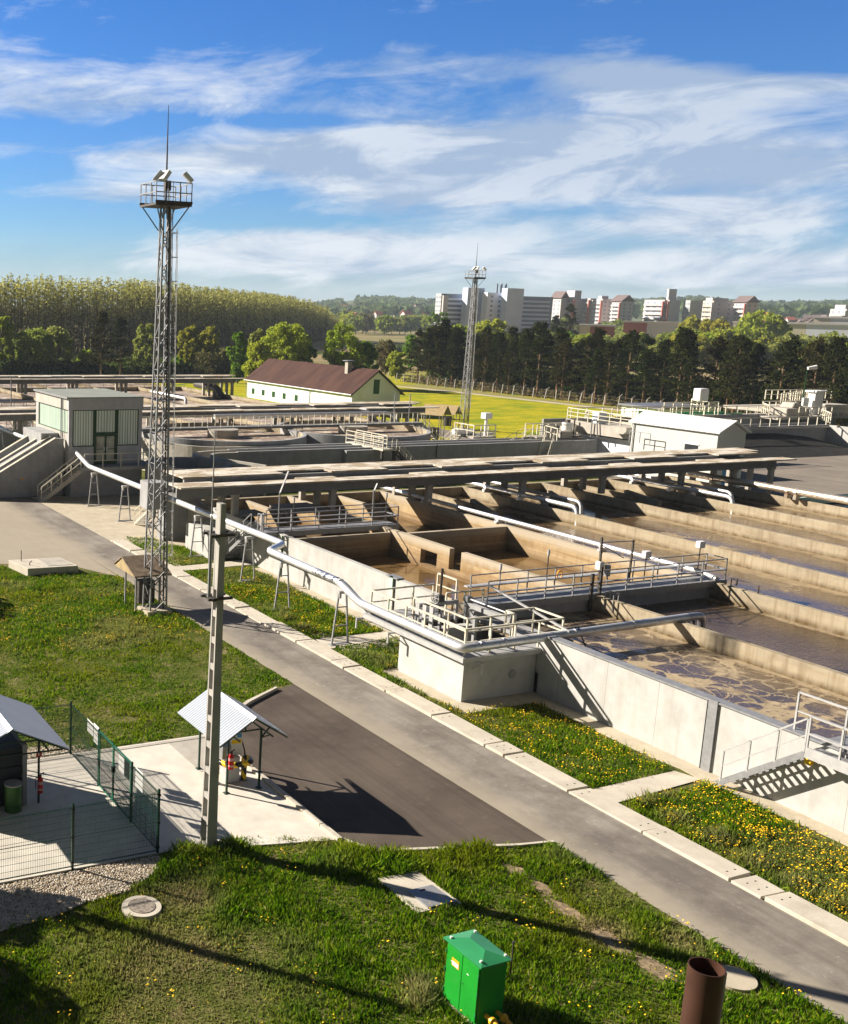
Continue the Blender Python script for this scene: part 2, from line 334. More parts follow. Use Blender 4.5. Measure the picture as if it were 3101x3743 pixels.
# ------------------------------------------------------------------ mesh builder
class MB:
    def __init__(s): s.v = []; s.f = []; s.mi = []; s.cur = 0
    def add(s, vs, fs):
        b = len(s.v); s.v += [tuple(p) for p in vs]
        for f in fs: s.f.append(tuple(b+i for i in f)); s.mi.append(s.cur)
        return s
    def box(s, x0, y0, z0, x1, y1, z1):
        return s.add([(x0,y0,z0),(x1,y0,z0),(x1,y1,z0),(x0,y1,z0),(x0,y0,z1),(x1,y0,z1),(x1,y1,z1),(x0,y1,z1)],
            [(0,3,2,1),(4,5,6,7),(0,1,5,4),(1,2,6,5),(2,3,7,6),(3,0,4,7)])
    def prism(s, pts, z0, z1):
        n = len(pts); vs = [(x, y, z0) for x, y in pts]+[(x, y, z1) for x, y in pts]
        return s.add(vs, [tuple(range(n-1, -1, -1)), tuple(range(n, 2*n))]+[(i, (i+1) % n, n+(i+1) % n, n+i) for i in range(n)])
    def extr(s, pts, axis, a, b):
        """polygon in the other two axes, extruded along axis from a to b"""
        n = len(pts); mk = {'x': lambda p, t: (t, p[0], p[1]), 'y': lambda p, t: (p[0], t, p[1])}[axis]
        vs = [mk(p, a) for p in pts]+[mk(p, b) for p in pts]
        return s.add(vs, [tuple(range(n-1, -1, -1)), tuple(range(n, 2*n))]+[(i, (i+1) % n, n+(i+1) % n, n+i) for i in range(n)])
    def quad(s, *p): return s.add(p, [tuple(range(len(p)))])
    def bar(s, a, b, w, h=None, up=(0, 0, 1)):
        a, b = Vector(a), Vector(b); h = h or w; d = (b-a).normalized(); u = Vector(up)
        if abs(d.dot(u)) > .95: u = Vector((1, 0, 0))
        r = d.cross(u).normalized()*w/2; u = r.cross(d).normalized()*h/2
        vs = [a-r-u, a+r-u, a+r+u, a-r+u, b-r-u, b+r-u, b+r+u, b-r+u]
        return s.add(vs, [(0,1,2,3),(7,6,5,4),(0,4,5,1),(1,5,6,2),(2,6,7,3),(3,7,4,0)])
    def tube(s, pts, r, n=8, caps=True):
        pts = [Vector(p) for p in pts]; rs = r if isinstance(r, (list, tuple)) else [r]*len(pts); b = len(s.v); k = len(pts)
        pr = None
        for i, p in enumerate(pts):
            d = (pts[min(i+1, k-1)]-pts[max(i-1, 0)]).normalized()
            if i and i < k-1:
                d = ((pts[i]-pts[i-1]).normalized()+(pts[i+1]-pts[i]).normalized()).normalized()
            if pr is None:
                q = Vector((0, 0, 1)) if abs(d.z) < .9 else Vector((1, 0, 0)); pr = d.cross(q).normalized()
            pr = (pr-d*pr.dot(d)).normalized(); q = d.cross(pr)
            sc = 1
            if i and i < k-1: sc = 1/max(.5, d.dot((pts[i+1]-pts[i]).normalized()))
            for j in range(n):
                t = 2*math.pi*j/n; s.v.append(tuple(p+(pr*math.cos(t)+q*math.sin(t))*rs[i]*(sc if False else 1)))
        for i in range(k-1):
            for j in range(n):
                s.f.append((b+i*n+j, b+i*n+(j+1) % n, b+(i+1)*n+(j+1) % n, b+(i+1)*n+j)); s.mi.append(s.cur)
        if caps:
            s.f.append(tuple(b+j for j in range(n-1, -1, -1))); s.f.append(tuple(b+(k-1)*n+j for j in range(n))); s.mi += [s.cur]*2
        return s
    def arc(s, cx, cy, r0, r1, a0, a1, z0, z1, n=48):
        """ring sector wall"""
        b = len(s.v)
        for i in range(n+1):
            a = a0+(a1-a0)*i/n; c, q = math.cos(a), math.sin(a)
            for r, z in ((r0, z0), (r1, z0), (r1, z1), (r0, z1)): s.v.append((cx+r*c, cy+r*q, z))
        for i in range(n):
            o = b+4*i
            for j in range(4): s.f.append((o+j, o+(j+1) % 4, o+4+(j+1) % 4, o+4+j)); s.mi.append(s.cur)
        s.f.append((b, b+3, b+2, b+1)); s.f.append((b+4*n, b+4*n+1, b+4*n+2, b+4*n+3)); s.mi += [s.cur]*2
        return s
    def disc(s, cx, cy, z, r, n=32):
        b = len(s.v)
        for i in range(n): s.v.append((cx+r*math.cos(2*math.pi*i/n), cy+r*math.sin(2*math.pi*i/n), z))
        s.f.append(tuple(b+i for i in range(n))); s.mi.append(s.cur); return s
    def cyl(s, cx, cy, z0, z1, r, n=20): return s.prism([(cx+r*math.cos(2*math.pi*i/n), cy+r*math.sin(2*math.pi*i/n)) for i in range(n)], z0, z1)

def build(name, mb, mat, parent=None, smooth=False, bevel=0, local=False):
    me = bpy.data.meshes.new(name); vs = mb.v
    o = bpy.data.objects.new(name, me); COL.objects.link(o)
    if parent is not None:
        if not local:
            l = getloc(parent); vs = [(x-l[0], y-l[1], z-l[2]) for x, y, z in vs]
        o.parent = parent
    elif not local:
        xs = [v[0] for v in vs]; ys = [v[1] for v in vs]; zs = [v[2] for v in vs]
        l = ((min(xs)+max(xs))/2, (min(ys)+max(ys))/2, min(zs))
        vs = [(x-l[0], y-l[1], z-l[2]) for x, y, z in vs]; o.location = l
    me.from_pydata(vs, [], mb.f)
    mats = mat if isinstance(mat, (list, tuple)) else [mat]
    for mm in mats: me.materials.append(M[mm] if isinstance(mm, str) else mm)
    if len(mats) > 1: me.polygons.foreach_set('material_index', mb.mi)
    me.validate()
    if smooth:
        me.polygons.foreach_set('use_smooth', [True]*len(me.polygons))
        try: me.set_sharp_from_angle(angle=R(40))
        except Exception: pass
    if bevel:
        bv = o.modifiers.new('bevel', 'BEVEL'); bv.width = bevel; bv.segments = 2; bv.limit_method = 'ANGLE'
    me.update(); return o
def builds(name, mbs, mat, parent=None, **kw):
    return [build(name, b, mat, parent, **kw) for b in mbs]
ORD = ('', 'first second third fourth fifth sixth seventh eighth ninth tenth eleventh twelfth thirteenth fourteenth fifteenth sixteenth seventeenth eighteenth nineteenth').__getitem__(1).split()
def ordinal(i):
    if i < 20: return ORD[i-1]
    t, u = divmod(i, 10); T = {2: 'twenty', 3: 'thirty', 4: 'forty', 5: 'fifty'}[t]
    return T+'-'+ORD[u-1] if u else T[:-1]+'ieth'
def pix(v):
    v = Vector(v)-Vector((0, 0, H)); f = v.dot(CF); return PX+F*v.dot(CR)/f, PY-F*v.dot(CU)/f
def getloc(o):
    l = Vector((0, 0, 0))
    while o is not None: l += o.location; o = o.parent
    return l
def tag(o, label=None, cat=None, group=None, kind=None):
    if label: o['label'] = label
    if cat: o['category'] = cat
    if group: o['group'] = group
    if kind: o['kind'] = kind
    return o
def thing(name, label, cat, loc=(0, 0, 0), rot=0, group=None):
    o = bpy.data.objects.new(name, None); COL.objects.link(o); o.location = loc; o.rotation_euler = (0, 0, rot)
    o.empty_display_size = .3
    return tag(o, label, cat, group)
def struct(name, mb, mat, **k): return tag(build(name, mb, mat, **k), kind='structure')
def dup(o, loc=None, rot=None, label=None, parent=None, scale=None, group=None):
    c = o.copy(); COL.objects.link(c); c.parent = parent
    if loc is not None: c.location = loc
    if rot is not None: c.rotation_euler = (0, 0, rot)
    if scale is not None: c.scale = scale if hasattr(scale, '__len__') else (scale,)*3
    if label: c['label'] = label
    if group: c['group'] = group
    for ch in o.children: dup(ch, parent=c)
    return c
_post = {}
def rail(parent, pts, h=1.1, gap=1.5, mat='cream', mids=1, r=.025, ends=True, wide=0, closed=False, kick=False):
    """posts and rails along a 3-D polyline of foot points; rails, mid rails and each post are parts"""
    pl = getloc(parent); top = MB(); mid = MB()
    pts = [Vector(p) for p in pts]
    key = (mat, round(h, 2), r)
    if key not in _post:
        pm = MB().bar((0, 0, 0), (0, 0, h), r*2, r*2); me = bpy.data.meshes.new('post'); me.from_pydata(pm.v, [], pm.f); me.materials.append(M[mat]); _post[key] = me
    spots = []
    for a, b in zip(pts, pts[1:]):
        L = (b-a).length; n = max(1, round(L/gap))
        top.bar(a+Vector((0, 0, h)), b+Vector((0, 0, h)), r*2, r*2)
        for q in range(mids):
            z = h*(q+1)/(mids+1)
            if wide and q == 0: mid.bar(a+Vector((0, 0, z)), b+Vector((0, 0, z)), .16, .05)
            else: mid.bar(a+Vector((0, 0, z)), b+Vector((0, 0, z)), r*1.5, r*1.5)
        if kick: mid.bar(a+Vector((0, 0, .07)), b+Vector((0, 0, .07)), .012, .13)
        for i in range(n+1): spots.append(a.lerp(b, i/n))
    seen = []
    for p in spots:
        if any((p-q).length < .05 for q in seen): continue
        seen.append(p); o = bpy.data.objects.new('post', _post[key]); COL.objects.link(o); o.parent = parent; o.location = p-pl
    build('top_rail', top, mat, parent)
    if mids: build('mid_rail', mid, mat, parent)
def stairs(parent, a, b, w, n, mat='galv', side=(1, 0), rails=True, closed=False, h=1.0, railmat=None):
    """flight from foot a to head b; side = unit vector across the flight"""
    a, b = Vector(a), Vector(b); s = Vector((side[0], side[1], 0))*w
    st = MB(); st.bar(a, b, .05, .2); st.bar(a+s, b+s, .05, .2); build('stringer', st, mat, parent)
    t = MB(); d = (b-a)/n; hd = Vector((d.x, d.y, 0)); 
    for i in range(n):
        p = a+d*(i+.7)+Vector((0, 0, .06)); 
        t.bar(p+hd*.1, p+hd*.1+s, hd.length*.8, .04, up=(0, 0, 1))
        if closed: t.bar(p+Vector((0, 0, -.1))-hd*.3, p+s+Vector((0, 0, -.1))-hd*.3, .04, .2)
    build('tread', t, mat, parent)
    if rails:
        for off in (Vector((0, 0, 0)), s): rail(parent, [a+off, b+off], h, 1.2, railmat or mat, 1, .022)
# ================================================================== sky and sun
SUN_DIR = Vector((-1.30, 1.42, 1.0)).normalized()
sun = bpy.data.lights.new('sun', 'SUN'); sun.energy = 5.0; sun.angle = R(.6); sun.color = (1, .90, .77)
so = bpy.data.objects.new('sun', sun); COL.objects.link(so); so.rotation_euler = SUN_DIR.to_track_quat('Z', 'Y').to_euler()
so.location = (-60, 60, 80)
w = bpy.data.worlds.new('World'); scene.world = w; w.use_nodes = True; nt = w.node_tree; nt.nodes.clear(); k = NT(nt)
out = k.n('OutputWorld'); bg = k.n('Background'); k.l(bg.outputs[0], out.inputs[0])
sky = k.n('TexSky', sky_type='NISHITA'); sky.sun_disc = False
sky.sun_elevation = math.asin(SUN_DIR.z); sky.sun_rotation = math.atan2(SUN_DIR.x, SUN_DIR.y)
sky.altitude = 200; sky.air_density = 1.0; sky.dust_density = .6; sky.ozone_density = 3.0
tc = k.n('TexCoord'); vdir = tc.outputs['Generated']
sx = k.n('SeparateXYZ'); k.l(vdir, sx.inputs[0])
hs = k.n('HueSaturation'); k.l(sky.outputs[0], hs.inputs['Color'])
az = k.math('ARCTAN2', sx.outputs[0], sx.outputs[1])
el = k.math('ARCSINE', k.math('MAXIMUM', sx.outputs[2], -.05))
front = k.math('MULTIPLY', k.rng(k.math('ABSOLUTE', k.math('SUBTRACT', az, YAW)), 1.3, .6), k.rng(el, 1.1, .5))
k.set(hs.inputs['Saturation'], k.rng(front, 0, 1, .75, 1.35)); hs.inputs['Value'].default_value = 1.0
skyc = k.mix(1.0, hs.outputs[0], k.mix(front, (.30, .28, .27), (.62, 1.0, 1.5)), 'MULTIPLY')
# cloud texture in azimuth / elevation, drawn out into long low streaks
cb = k.n('CombineXYZ')
k.l(k.math('MULTIPLY', az, 3.4), cb.inputs[0]); k.l(k.math('SUBTRACT', k.math('MULTIPLY', el, 11.0), k.math('MULTIPLY', az, .5)), cb.inputs[1])
n1 = k.noise(cb.outputs[0], 1.7, 11, .64, .5)
cb2 = k.n('CombineXYZ')
k.l(k.math('MULTIPLY', az, 4.5), cb2.inputs[0]); k.l(k.math('SUBTRACT', k.math('MULTIPLY', el, 17.0), k.math('MULTIPLY', az, 1.4)), cb2.inputs[1])
n2 = k.noise(cb2.outputs[0], 1.7, 10, .68, .8)
def azel(px, py):
    d = CF + CR*((px*1.7822-PX)/F) - CU*((py*1.7822-PY)/F); d.normalize(); return math.atan2(d.x, d.y), math.asin(d.z)
banks = [(520, 335, 420, 42, .26), (1000, 300, 430, 70, .34), (1400, 320, 380, 100, .26), (1430, 175, 330, 42, .26), (300, 150, 420, 50, .17), (250, 215, 300, 30, .12), (640, 520, 500, 50, .36), (1480, 452, 230, 42, .26),
         (1520, 560, 420, 34, .30), (930, 400, 330, 45, .22), (250, 400, 160, 22, .15), (1100, 130, 260, 40, .14), (60, 345, 170, 26, -.16), (110, 480, 190, 55, -.20), (640, 455, 260, 22, -.12), (1180, 430, 200, 18, -.14), (900, 30, 900, 40, -.10), (1630, 60, 260, 55, -.2), (620, 250, 280, 18, -.14)]
acc = None
for (bx, by, bw, bh, bs) in banks:
    a0, e0 = azel(bx, by); a1, e1 = azel(bx+bw, by); a2, e2 = azel(bx, by-bh)
    du = k.math('DIVIDE', k.math('SUBTRACT', az, a0), a1-a0); tilt = (e1-e0)/(a1-a0)
    dv = k.math('DIVIDE', k.math('SUBTRACT', k.math('SUBTRACT', el, e0), k.math('MULTIPLY', k.math('SUBTRACT', az, a0), tilt)), e2-e0)
    r2 = k.math('ADD', k.math('MULTIPLY', du, du), k.math('MULTIPLY', dv, dv))
    gs = k.math('MULTIPLY', k.math('EXPONENT', k.math('MULTIPLY', r2, -1.0)), bs)
    acc = gs if acc is None else k.math('ADD', acc, gs)
cl = k.math('ADD', k.math('ADD', k.math('MULTIPLY', n1, .62), k.math('MULTIPLY', n2, .38)), acc)
cm = k.math('DIVIDE', k.math('SUBTRACT', cl, .515), .21, clamp=True)
cm = k.math('MULTIPLY', cm, k.rng(front, 0, 1, .25, 1))
cm = k.math('MULTIPLY', cm, k.rng(el, 1.3, .5, .15, 1))
haz = k.math('MULTIPLY', k.rng(el, -.01, .07, .48, 0), k.rng(front, 0, 1, .2, 1))
cm2 = k.math('MAXIMUM', k.math('MULTIPLY', cm, .95), haz)
shade = k.math('MULTIPLY', k.rng(az, .38, .75), k.rng(el, .03, .12))
n3 = k.noise(cb.outputs[0], 2.2, 5, .6)
ccol = k.mix(k.math('SUBTRACT', k.rng(k.math('ADD', k.math('MULTIPLY', n2, .6), k.math('MULTIPLY', n3, .4)), .40, .56), k.math('MULTIPLY', shade, .5), clamp=True), (4.0, 5.3, 7.4), (9.2, 9.7, 10.4))
col = k.mix(cm2, skyc, ccol)
k.l(col, bg.inputs[0]); bg.inputs[1].default_value = .037
scene.view_settings.view_transform = 'Standard'; scene.view_settings.look = 'None'
scene.view_settings.exposure = 1.34; scene.view_settings.gamma = 1

# ================================================================== ground, roads, paths
g = MB(); N = 60
def hz(x, y): return 0.0
g.quad((-4000, -600, 0), (5000, -600, 0), (5000, 6000, 0), (-4000, 6000, 0))
struct('ground', g, 'ground')
def sheet(name, polys, z, mat, kind='structure'):
    b = MB()
    for p in polys: b.quad(*[(x, y, z) for x, y in p])
    o = build(name, b, mat); return tag(o, kind=kind)
sheet('road', [[(23.62, -10), (26.72, -10), (26.72, 120), (23.62, 64)], [(23.62, 64), (26.72, 120), (10, 120), (5, 63.6), (17.5, 62.4), (21.8, 60.6), (23.55, 57)]], .012, 'road')
lotb = MB().prism([(17.72, 23.0), (23.62, 22.9), (23.62, 37.6), (22.6, 37.25), (20.7, 36.2), (17.72, 34)], -.05, .008)
struct('parking_lot', lotb, 'lot')
# widened concrete yard between road and tank / control building
sheet('yard', [[(26.71, 66.45), (33, 66.45), (40, 84), (26.71, 84)], [(27.65, 57), (30.2, 63.5), (33, 63.5), (33, 66.5), (27.65, 66.5)]], .016, 'apron')
sheet('yard_asphalt', [[(77.6, 40), (140, 40), (150, 93.4), (90, 93.4), (84, 80), (77.6, 66)], [(91, 104), (96.5, 104), (97.8, 124), (95.6, 139), (92, 139)]], .012, 'lotb')
sheet('track', [[(143.6, 197.5), (146.8, 178.2), (149.2, 142.5), (150, 110), (152.4, 110), (151.6, 142.8), (149.2, 178.8), (146, 198)]], .012, 'apron')
sheet('dry_verge', [[(149.4, 130), (153.8, 130), (155.6, 200), (147.6, 200)]], .006, simple('dry verge grass', (.21, .19, .05), 1, 0, .35, 1.5))
# kerb slabs: long precast pieces, each a little out of line
y = 2.0; lens = [3.05, 3.05, 1.0, 3.05, 3.05, 3.05, 1.0, 3.05]
i = 0
kb = thing('kerb', 'line of pale precast kerb slabs along the right edge of the road', 'kerb', (27.17, 2, 0))
while y < 66.3:
    L = min(lens[i % 8], 66.4-y); dx = random.uniform(-.03, .03); s = MB()
    sk = random.uniform(-.06, .06); zt_ = .10+random.uniform(-.03, .03); s.prism([(26.72+dx, y+.03), (27.64+dx, y+.03+sk), (27.64+dx+random.uniform(-.04, .05), y+L-.05+sk), (26.72+dx, y+L-.05)], -.1, zt_)
    builds('lifting_hook', [MB().box(qx, qy, zt_, qx+.07, qy+.04, zt_+.004) for qx in (26.98+dx, 27.3+dx) for qy in (y+.3, y+L-.35)], 'darksteel', kb)
    build('kerb_slab', s, 'kerb', kb, bevel=.012); y += L; i += 1
# concrete slab of the fuel station, with its kerb
s = MB().prism([(2, 26.33), (12.1, 26.33), (12.6, 26.3), (17.55, 25.2), (17.55, 33.85), (2, 33.85)], -.1, .05); struct('concrete_pad', s, 'slab')
s = MB()
yy = 25.1
while yy < 33.9: s.box(17.56, yy+.01, -.1, 17.75, min(33.95, yy+.98), .13); yy += 1.0
s.prism([(17.56, 33.97), (17.75, 33.97), (20.75, 36.15), (22.6, 37.2), (22.55, 37.32), (20.65, 36.3)], -.1, .13)
tag(build('lot_kerb', s, 'kerb', bevel=.01), 'concrete kerb edging between the fuel station slab and the dark asphalt bay', 'kerb')
s = MB().box(17.76, 23.55, -.1, 22.4, 23.7, .06)
tag(build('lot_edging', MB().bar((17.75, 25.2, .02), (18.3, 24.2, .02), .12, .1).bar((18.3, 24.2, .02), (22.6, 23.0, .02), .12, .1).bar((22.6, 23.0, .02), (23.7, 22.8, .02), .1, .1), 'kerb'), 'thin edging strip along the front of the dark asphalt bay', 'kerb')
s = MB().box(7.2, 33.55, .05, 17.4, 33.72, .066).box(15.9, 30.9, .05, 17.4, 33.5, .058)
struct('pad_border', s, 'conc_light')
# small cross paths and the apron at the foot of the tank wall
sheet('path', [[(27.66, 24.15), (27.66, 25.2), (31.6, 25.35), (31.9, 24.5)], [(27.66, 41.2), (27.9, 42.7), (32.5, 42.7), (32.3, 41.8)], [(27.66, 57.2), (27.66, 58.3), (32.6, 58.6), (32.6, 57.4)]], .035, 'kerb')
def jag(x0, x1, y0, y1, n, j):
    L = []
    for i in range(n+1):
        yy = y0+(y1-y0)*i/n; L.append((x0+random.uniform(-j, j), yy))
    return L+[(x1, y1), (x1, y0)]
b = MB()
for (x0, y0, y1) in ((31.95, 4, 33.3), (31.9, 42.2, 56.5)):
    p = jag(x0, 32.72, y0, y1, 26, .12); b.prism(p[::-1], -.05, .03)
p = jag(28.1, 28.9, 32.6, 43.5, 16, .12); b.prism(p[::-1], -.05, .028)
p = [(28.2, 32.3), (32.7, 32.4), (32.7, 33.4), (28.2, 33.4)]; b.prism(p, -.05, .026)
b.prism([(28.95, 37.7), (32.7, 37.7), (32.7, 42.1), (28.95, 42.1)], -.05, .024)
struct('apron', b, 'apron')

tr_ = [(21.35, 22.6), (21.8, 22.4), (21.75, 21.4), (21.6, 20.4), (21.55, 19), (21.45, 17.8), (21.7, 16.8), (21.6, 16.2), (21.1, 16.4), (20.95, 17.6), (21.0, 18.8), (20.9, 19.8), (21.1, 20.9), (21.2, 21.8)]
sheet('bare_soil', [tr_], .02, simple('dry bare soil', (.22, .165, .10), 1, 0, .5, 5, bump=.6))

# ================================================================== aeration tank
YB = 66.0
tank = thing('aeration_tank', 'large concrete aeration tank with parallel lanes of brown water and pale outer wall', 'treatment tank', (32.7, 8, 0))
builds('outer_wall', [MB().box(32.72, 2, -.3, 33.02, 33.40, 2.53), MB().box(32.72, 40.06, -.3, 33.02, 59.4, 2.53)], 'wall_white', tank)
build('outer_wall', MB().box(32.72, 33.22, -.3, 33.02, 40.06, .9).box(32.72, 38.3, .9, 33.02, 40.06, 1.84), 'conc', tank)
build('wall_coping', MB().box(32.66, 2, 2.533, 33.10, 33.2, 2.60).box(32.64, 43.0, 2.533, 33.08, 43.9, 2.60), 'galv', tank)
build('outer_wall', MB().box(32.72, 59.4, -.3, 33.02, YB, 2.53), 'wall_white', tank)
# raised inlet chamber wall and thick block against the wall
build('inlet_block', MB().box(30.75, 59.5, -.2, 32.72, 63.2, 1.72), 'wall_white', tank, bevel=.02)
build('inlet_block', MB().extr([(63.3, -.2), (66.2, -.2), (66.2, 2.6), (63.3, 2.3)], 'x', 32.0, 32.70), 'conc_light', tank)
X = [40.05, 48.0, 55.6, 63.4, 70.4, 77.3]
build('lane_wall', MB().box(X[0]-.02, 2, -.2, X[0]+.32, 37.75, 2.53), 'wall_lane', tank, bevel=.02)
# wall between the two settling basins, with a square window and a notch
w0 = X[0]-.02; w1 = X[0]+.32
build('basin_wall', MB().box(w0, 38.1, -.2, w1, 47.15, 2.53).box(w0, 47.15, -.2, w1, 48.15, 1.35).box(w0, 48.15, -.2, w1, 49.2, 2.53)
      .box(w0, 49.2, -.2, w1, 50.7, 1.15).box(w0, 49.2, 2.0, w1, 50.7, 2.53).box(w0, 50.7, -.2, w1, YB, 2.53), 'wall_tan', tank)
build('basin_wall', MB().box(X[1], 38.1, -.2, X[1]+.34, YB, 2.53), 'wall_tan', tank)
build('lane_wall', MB().box(X[1], 2, -.2, X[1]+.34, 37.75, 2.53), 'wall_lane', tank, bevel=.02)
for x in X[2:]: build('lane_wall', MB().box(x, 2, -.2, x+.34, YB, 2.53), 'wall_lane', tank, bevel=.02)
build('end_wall', MB().box(33.02, YB, -.2, 77.64, YB+.35, 2.53), 'wall_lane', tank)
build('cross_wall', MB().box(33.02, 37.75, -.2, X[1]+.34, 38.1, 2.30), 'conc', tank)
build('cross_wall', MB().box(w1, 52.5, -.2, X[1], 52.8, 2.5), 'wall_tan', tank)
build('cross_wall', MB().box(33.02, 53.6, -.2, w0, 53.9, 2.35), 'wall_tan', tank)
build('outer_lining', MB().box(33.02, 38.1, -.2, 33.04, YB, 2.5), 'wall_tan', tank)
# sloping splitter walls under the channel
sp = MB()
for x in (36.6, 44.2): build('splitter_wall', MB().extr([(YB, 2.4), (YB, -.2), (54.5, -.2), (60.5, 2.4)], 'x', x, x+.3), 'wall_tan', tank)
sp = MB()
for x in (52, 59.6, 67, 74): build('splitter_wall', MB().extr([(YB, 2.3), (YB, 1.2), (58.2, 1.2), (60.2, 2.3)], 'x', x, x+.34), 'wall_lane', tank)
builds('splitter_wall', [MB().prism([(50.5, 57.0), (50.9, 57.0), (53.0, 61.5), (52.6, 61.5)], 0, 2.5), MB().prism([(58.0, 57.6), (58.4, 57.6), (61.6, 63.0), (61.2, 63)], 0, 2.5), MB().prism([(66, 57), (66.4, 57), (68.2, 61.8), (67.8, 61.8)], 0, 2.45)], 'wall_lane', tank)
builds('cover_slab', [MB().box(36.9, 60.2, 2.45, 39.8, 63.0, 2.62), MB().box(33.1, 60.3, 2.42, 35.2, 62, 2.55)], 'conc_light', tank)
# dark joint strips on the outer wall
build('joint_strip', MB().box(32.64, 24.82, 0, 32.717, 25.18, 2.62), 'galv', tank)
build('joint_gap', MB().box(32.66, 25.19, 0, 32.716, 25.24, 2.55), 'black', tank)
build('joint_strip', MB().box(32.64, 43.35, 0, 32.717, 43.6, 2.6), 'palegreenmetal', tank)
build('joint_gap', MB().box(32.66, 43.24, 0, 32.716, 43.32, 2.55), 'black', tank)
build('joint_gap', MB().box(32.66, 54.1, 0, 32.716, 54.18, 2.5), 'greend', tank)
# water, lane by lane
def wsheet(x0, y0, x1, y1, z, mat): struct('water', MB().quad((x0, y0, z), (x1, y0, z), (x1, y1, z), (x0, y1, z)), mat)
wsheet(33.02, 2, w0, 37.75, 1.76, 'water_foam')
wsheet(w1, 2, X[1], 37.75, 1.70, 'water_rough')
wsheet(33.04, 38.1, w0, YB, .95, 'water_calm'); wsheet(w1, 38.1, X[1], YB, 1.0, 'water_calm')
for a, bb, mt in zip(X[1:], X[2:], ('water_lane', 'water_lane', 'water_lane', 'water_lane', 'water_lane')):
    wsheet(a+.34, 2, bb, YB, 1.78, mt)

# ================================================================== sluice platform on the white box
pf = thing('sluice_platform', 'white concrete valve chamber with a railed platform beside the grass strip', 'platform', (30.8, 35.5, 0))
build('chamber', MB().box(28.95, 33.42, -.2, 29.35, 37.65, 1.84).box(29.35, 33.42, -.2, 32.72, 33.8, 1.84).box(29.35, 37.25, -.2, 32.72, 37.65, 1.84), concrete('white chamber render', (.46, .455, .44), (.36, .34, .30), .2, .12), pf)
build('blank_flange', MB().tube([(31.5, 33.42, .95), (31.5, 33.39, .95)], .2, 20).tube([(31.5, 33.40, .95), (31.5, 33.37, .95)], .13, 20), 'conc', pf)
s = MB(); zt, zb = 2.0, 1.845
s.box(28.72, 33.22, zb, 30.0, 40.05, zt).box(30.0, 33.22, zb, 34.5, 34.65, zt).box(30.0, 38.3, zb, 34.1, 40.05, zt).box(33.2, 34.65, zb, 34.5, 38.3, zt)
build('deck', s, 'conc', pf)
build('chamber_lining', MB().box(30.0, 34.6, -.1, 33.2, 34.65, zb).box(30.0, 38.3, 0, 33.2, 38.35, zb), 'darksteel', pf)
build('chamber_floor', MB().box(29.35, 33.8, -.1, 32.72, 37.25, .5), 'darksteel', pf)
build('edge_channel', MB().box(28.66, 33.16, 1.78, 28.72, 40.1, 1.98).box(28.72, 33.16, 1.78, 34.5, 33.215, 1.98), 'galv_light', pf)
e = .08
rail(pf, [(34.0, 35.1, 2), (34.0, 33.4, 2), (28.9, 33.4, 2), (28.9, 39.85, 2), (32.4, 39.9, 2)], 1.1, 1.35, 'cream', 1, .035)
rail(pf, [(32.45, 35.1, 2), (32.45, 34.62, 2), (30.0, 34.62, 2), (30.0, 38.2, 2)], 1.1, 1.2, 'cream', 1, .035)
rail(pf, [(32.45, 35.1, 2), (34.0, 35.1, 2)], 1.1, 1.6, 'cream', 1, .035)
rail(pf, [(34.0, 41.6, 2.0), (34.0, 40.2, 2.0)], 1.1, 1.4, 'cream', 1, .035)
rail(pf, [(31.9, 38.35, 2), (34.0, 38.35, 2)], 1.1, 1.0, 'cream', 1, .035)
def bracket(x, y, sgn):
    b = MB()
    if sgn == 'x': b.bar((x, y, 1.75), (x+.75, y, 1.75), .06, .08).bar((x+.05, y, 1.7), (x+.75, y, 1.3), .05, .05).bar((x, y, 1.3), (x, y, 1.8), .07, .07)
    else: b.bar((x, y, 1.75), (x, y+.75, 1.75), .06, .08).bar((x, y+.05, 1.7), (x, y+.75, 1.3), .05, .05).bar((x, y, 1.3), (x, y, 1.8), .07, .07)
    build('bracket', b, 'galv_light', pf)
for (x, y) in ((28.35, 40.1), (28.35, 37.7)): bracket(x, y, 'x')
for x in (29.4,): bracket(x, 32.85, 'y')
# sluice gates with handwheels, each on its own frame
def gate(x, y, label, h=1.6):
    t = thing('sluice_gate', label, 'sluice gate', (x, y, 2.0), group='sluice gates on the platform')
    build('frame', MB().bar((x-1.15, y, 2.75), (x+1.15, y, 2.75), .14, .16).bar((x-1.1, y, .2), (x-1.1, y, 2.7), .12).bar((x+1.1, y, .2), (x+1.1, y, 2.7), .12), 'conc', t)
    build('spindle', MB().tube([(x+.15, y, 1.2), (x+.15, y, 2.75+h)], .055, 8), 'darksteel', t, True)
    build('gearbox', MB().box(x-.12, y-.13, 2.83, x+.32, y+.15, 3.12).cyl(x-.1, y-.18, 2.9, 3.05, .1, 10), 'darksteel', t, bevel=.02)
    wl = MB(); cx, cz, rr = x-.3, 3.1, .26
    pts = [(x-.3+.0, y-.2+rr*math.cos(a), 3.08+rr*math.sin(a)) for a in [i*math.pi/8 for i in range(17)]]
    wl.tube(pts, .02, 6, False)
    for i in range(3):
        a = i*math.pi/3; wl.bar((x-.3, y-.2-rr*math.cos(a), 3.08-rr*math.sin(a)), (x-.3, y-.2+rr*math.cos(a), 3.08+rr*math.sin(a)), .025)
    build('handwheel', wl, 'galv_light', t, True)
gate(31.2, 38.1, 'sluice gate with tall dark spindle and handwheel at the left of the platform')
gt = thing('sluice_gate', 'low sluice gate with a pale drive shaft running across the platform hole', 'sluice gate', (33.0, 36.4, 2), group='sluice gates on the platform')
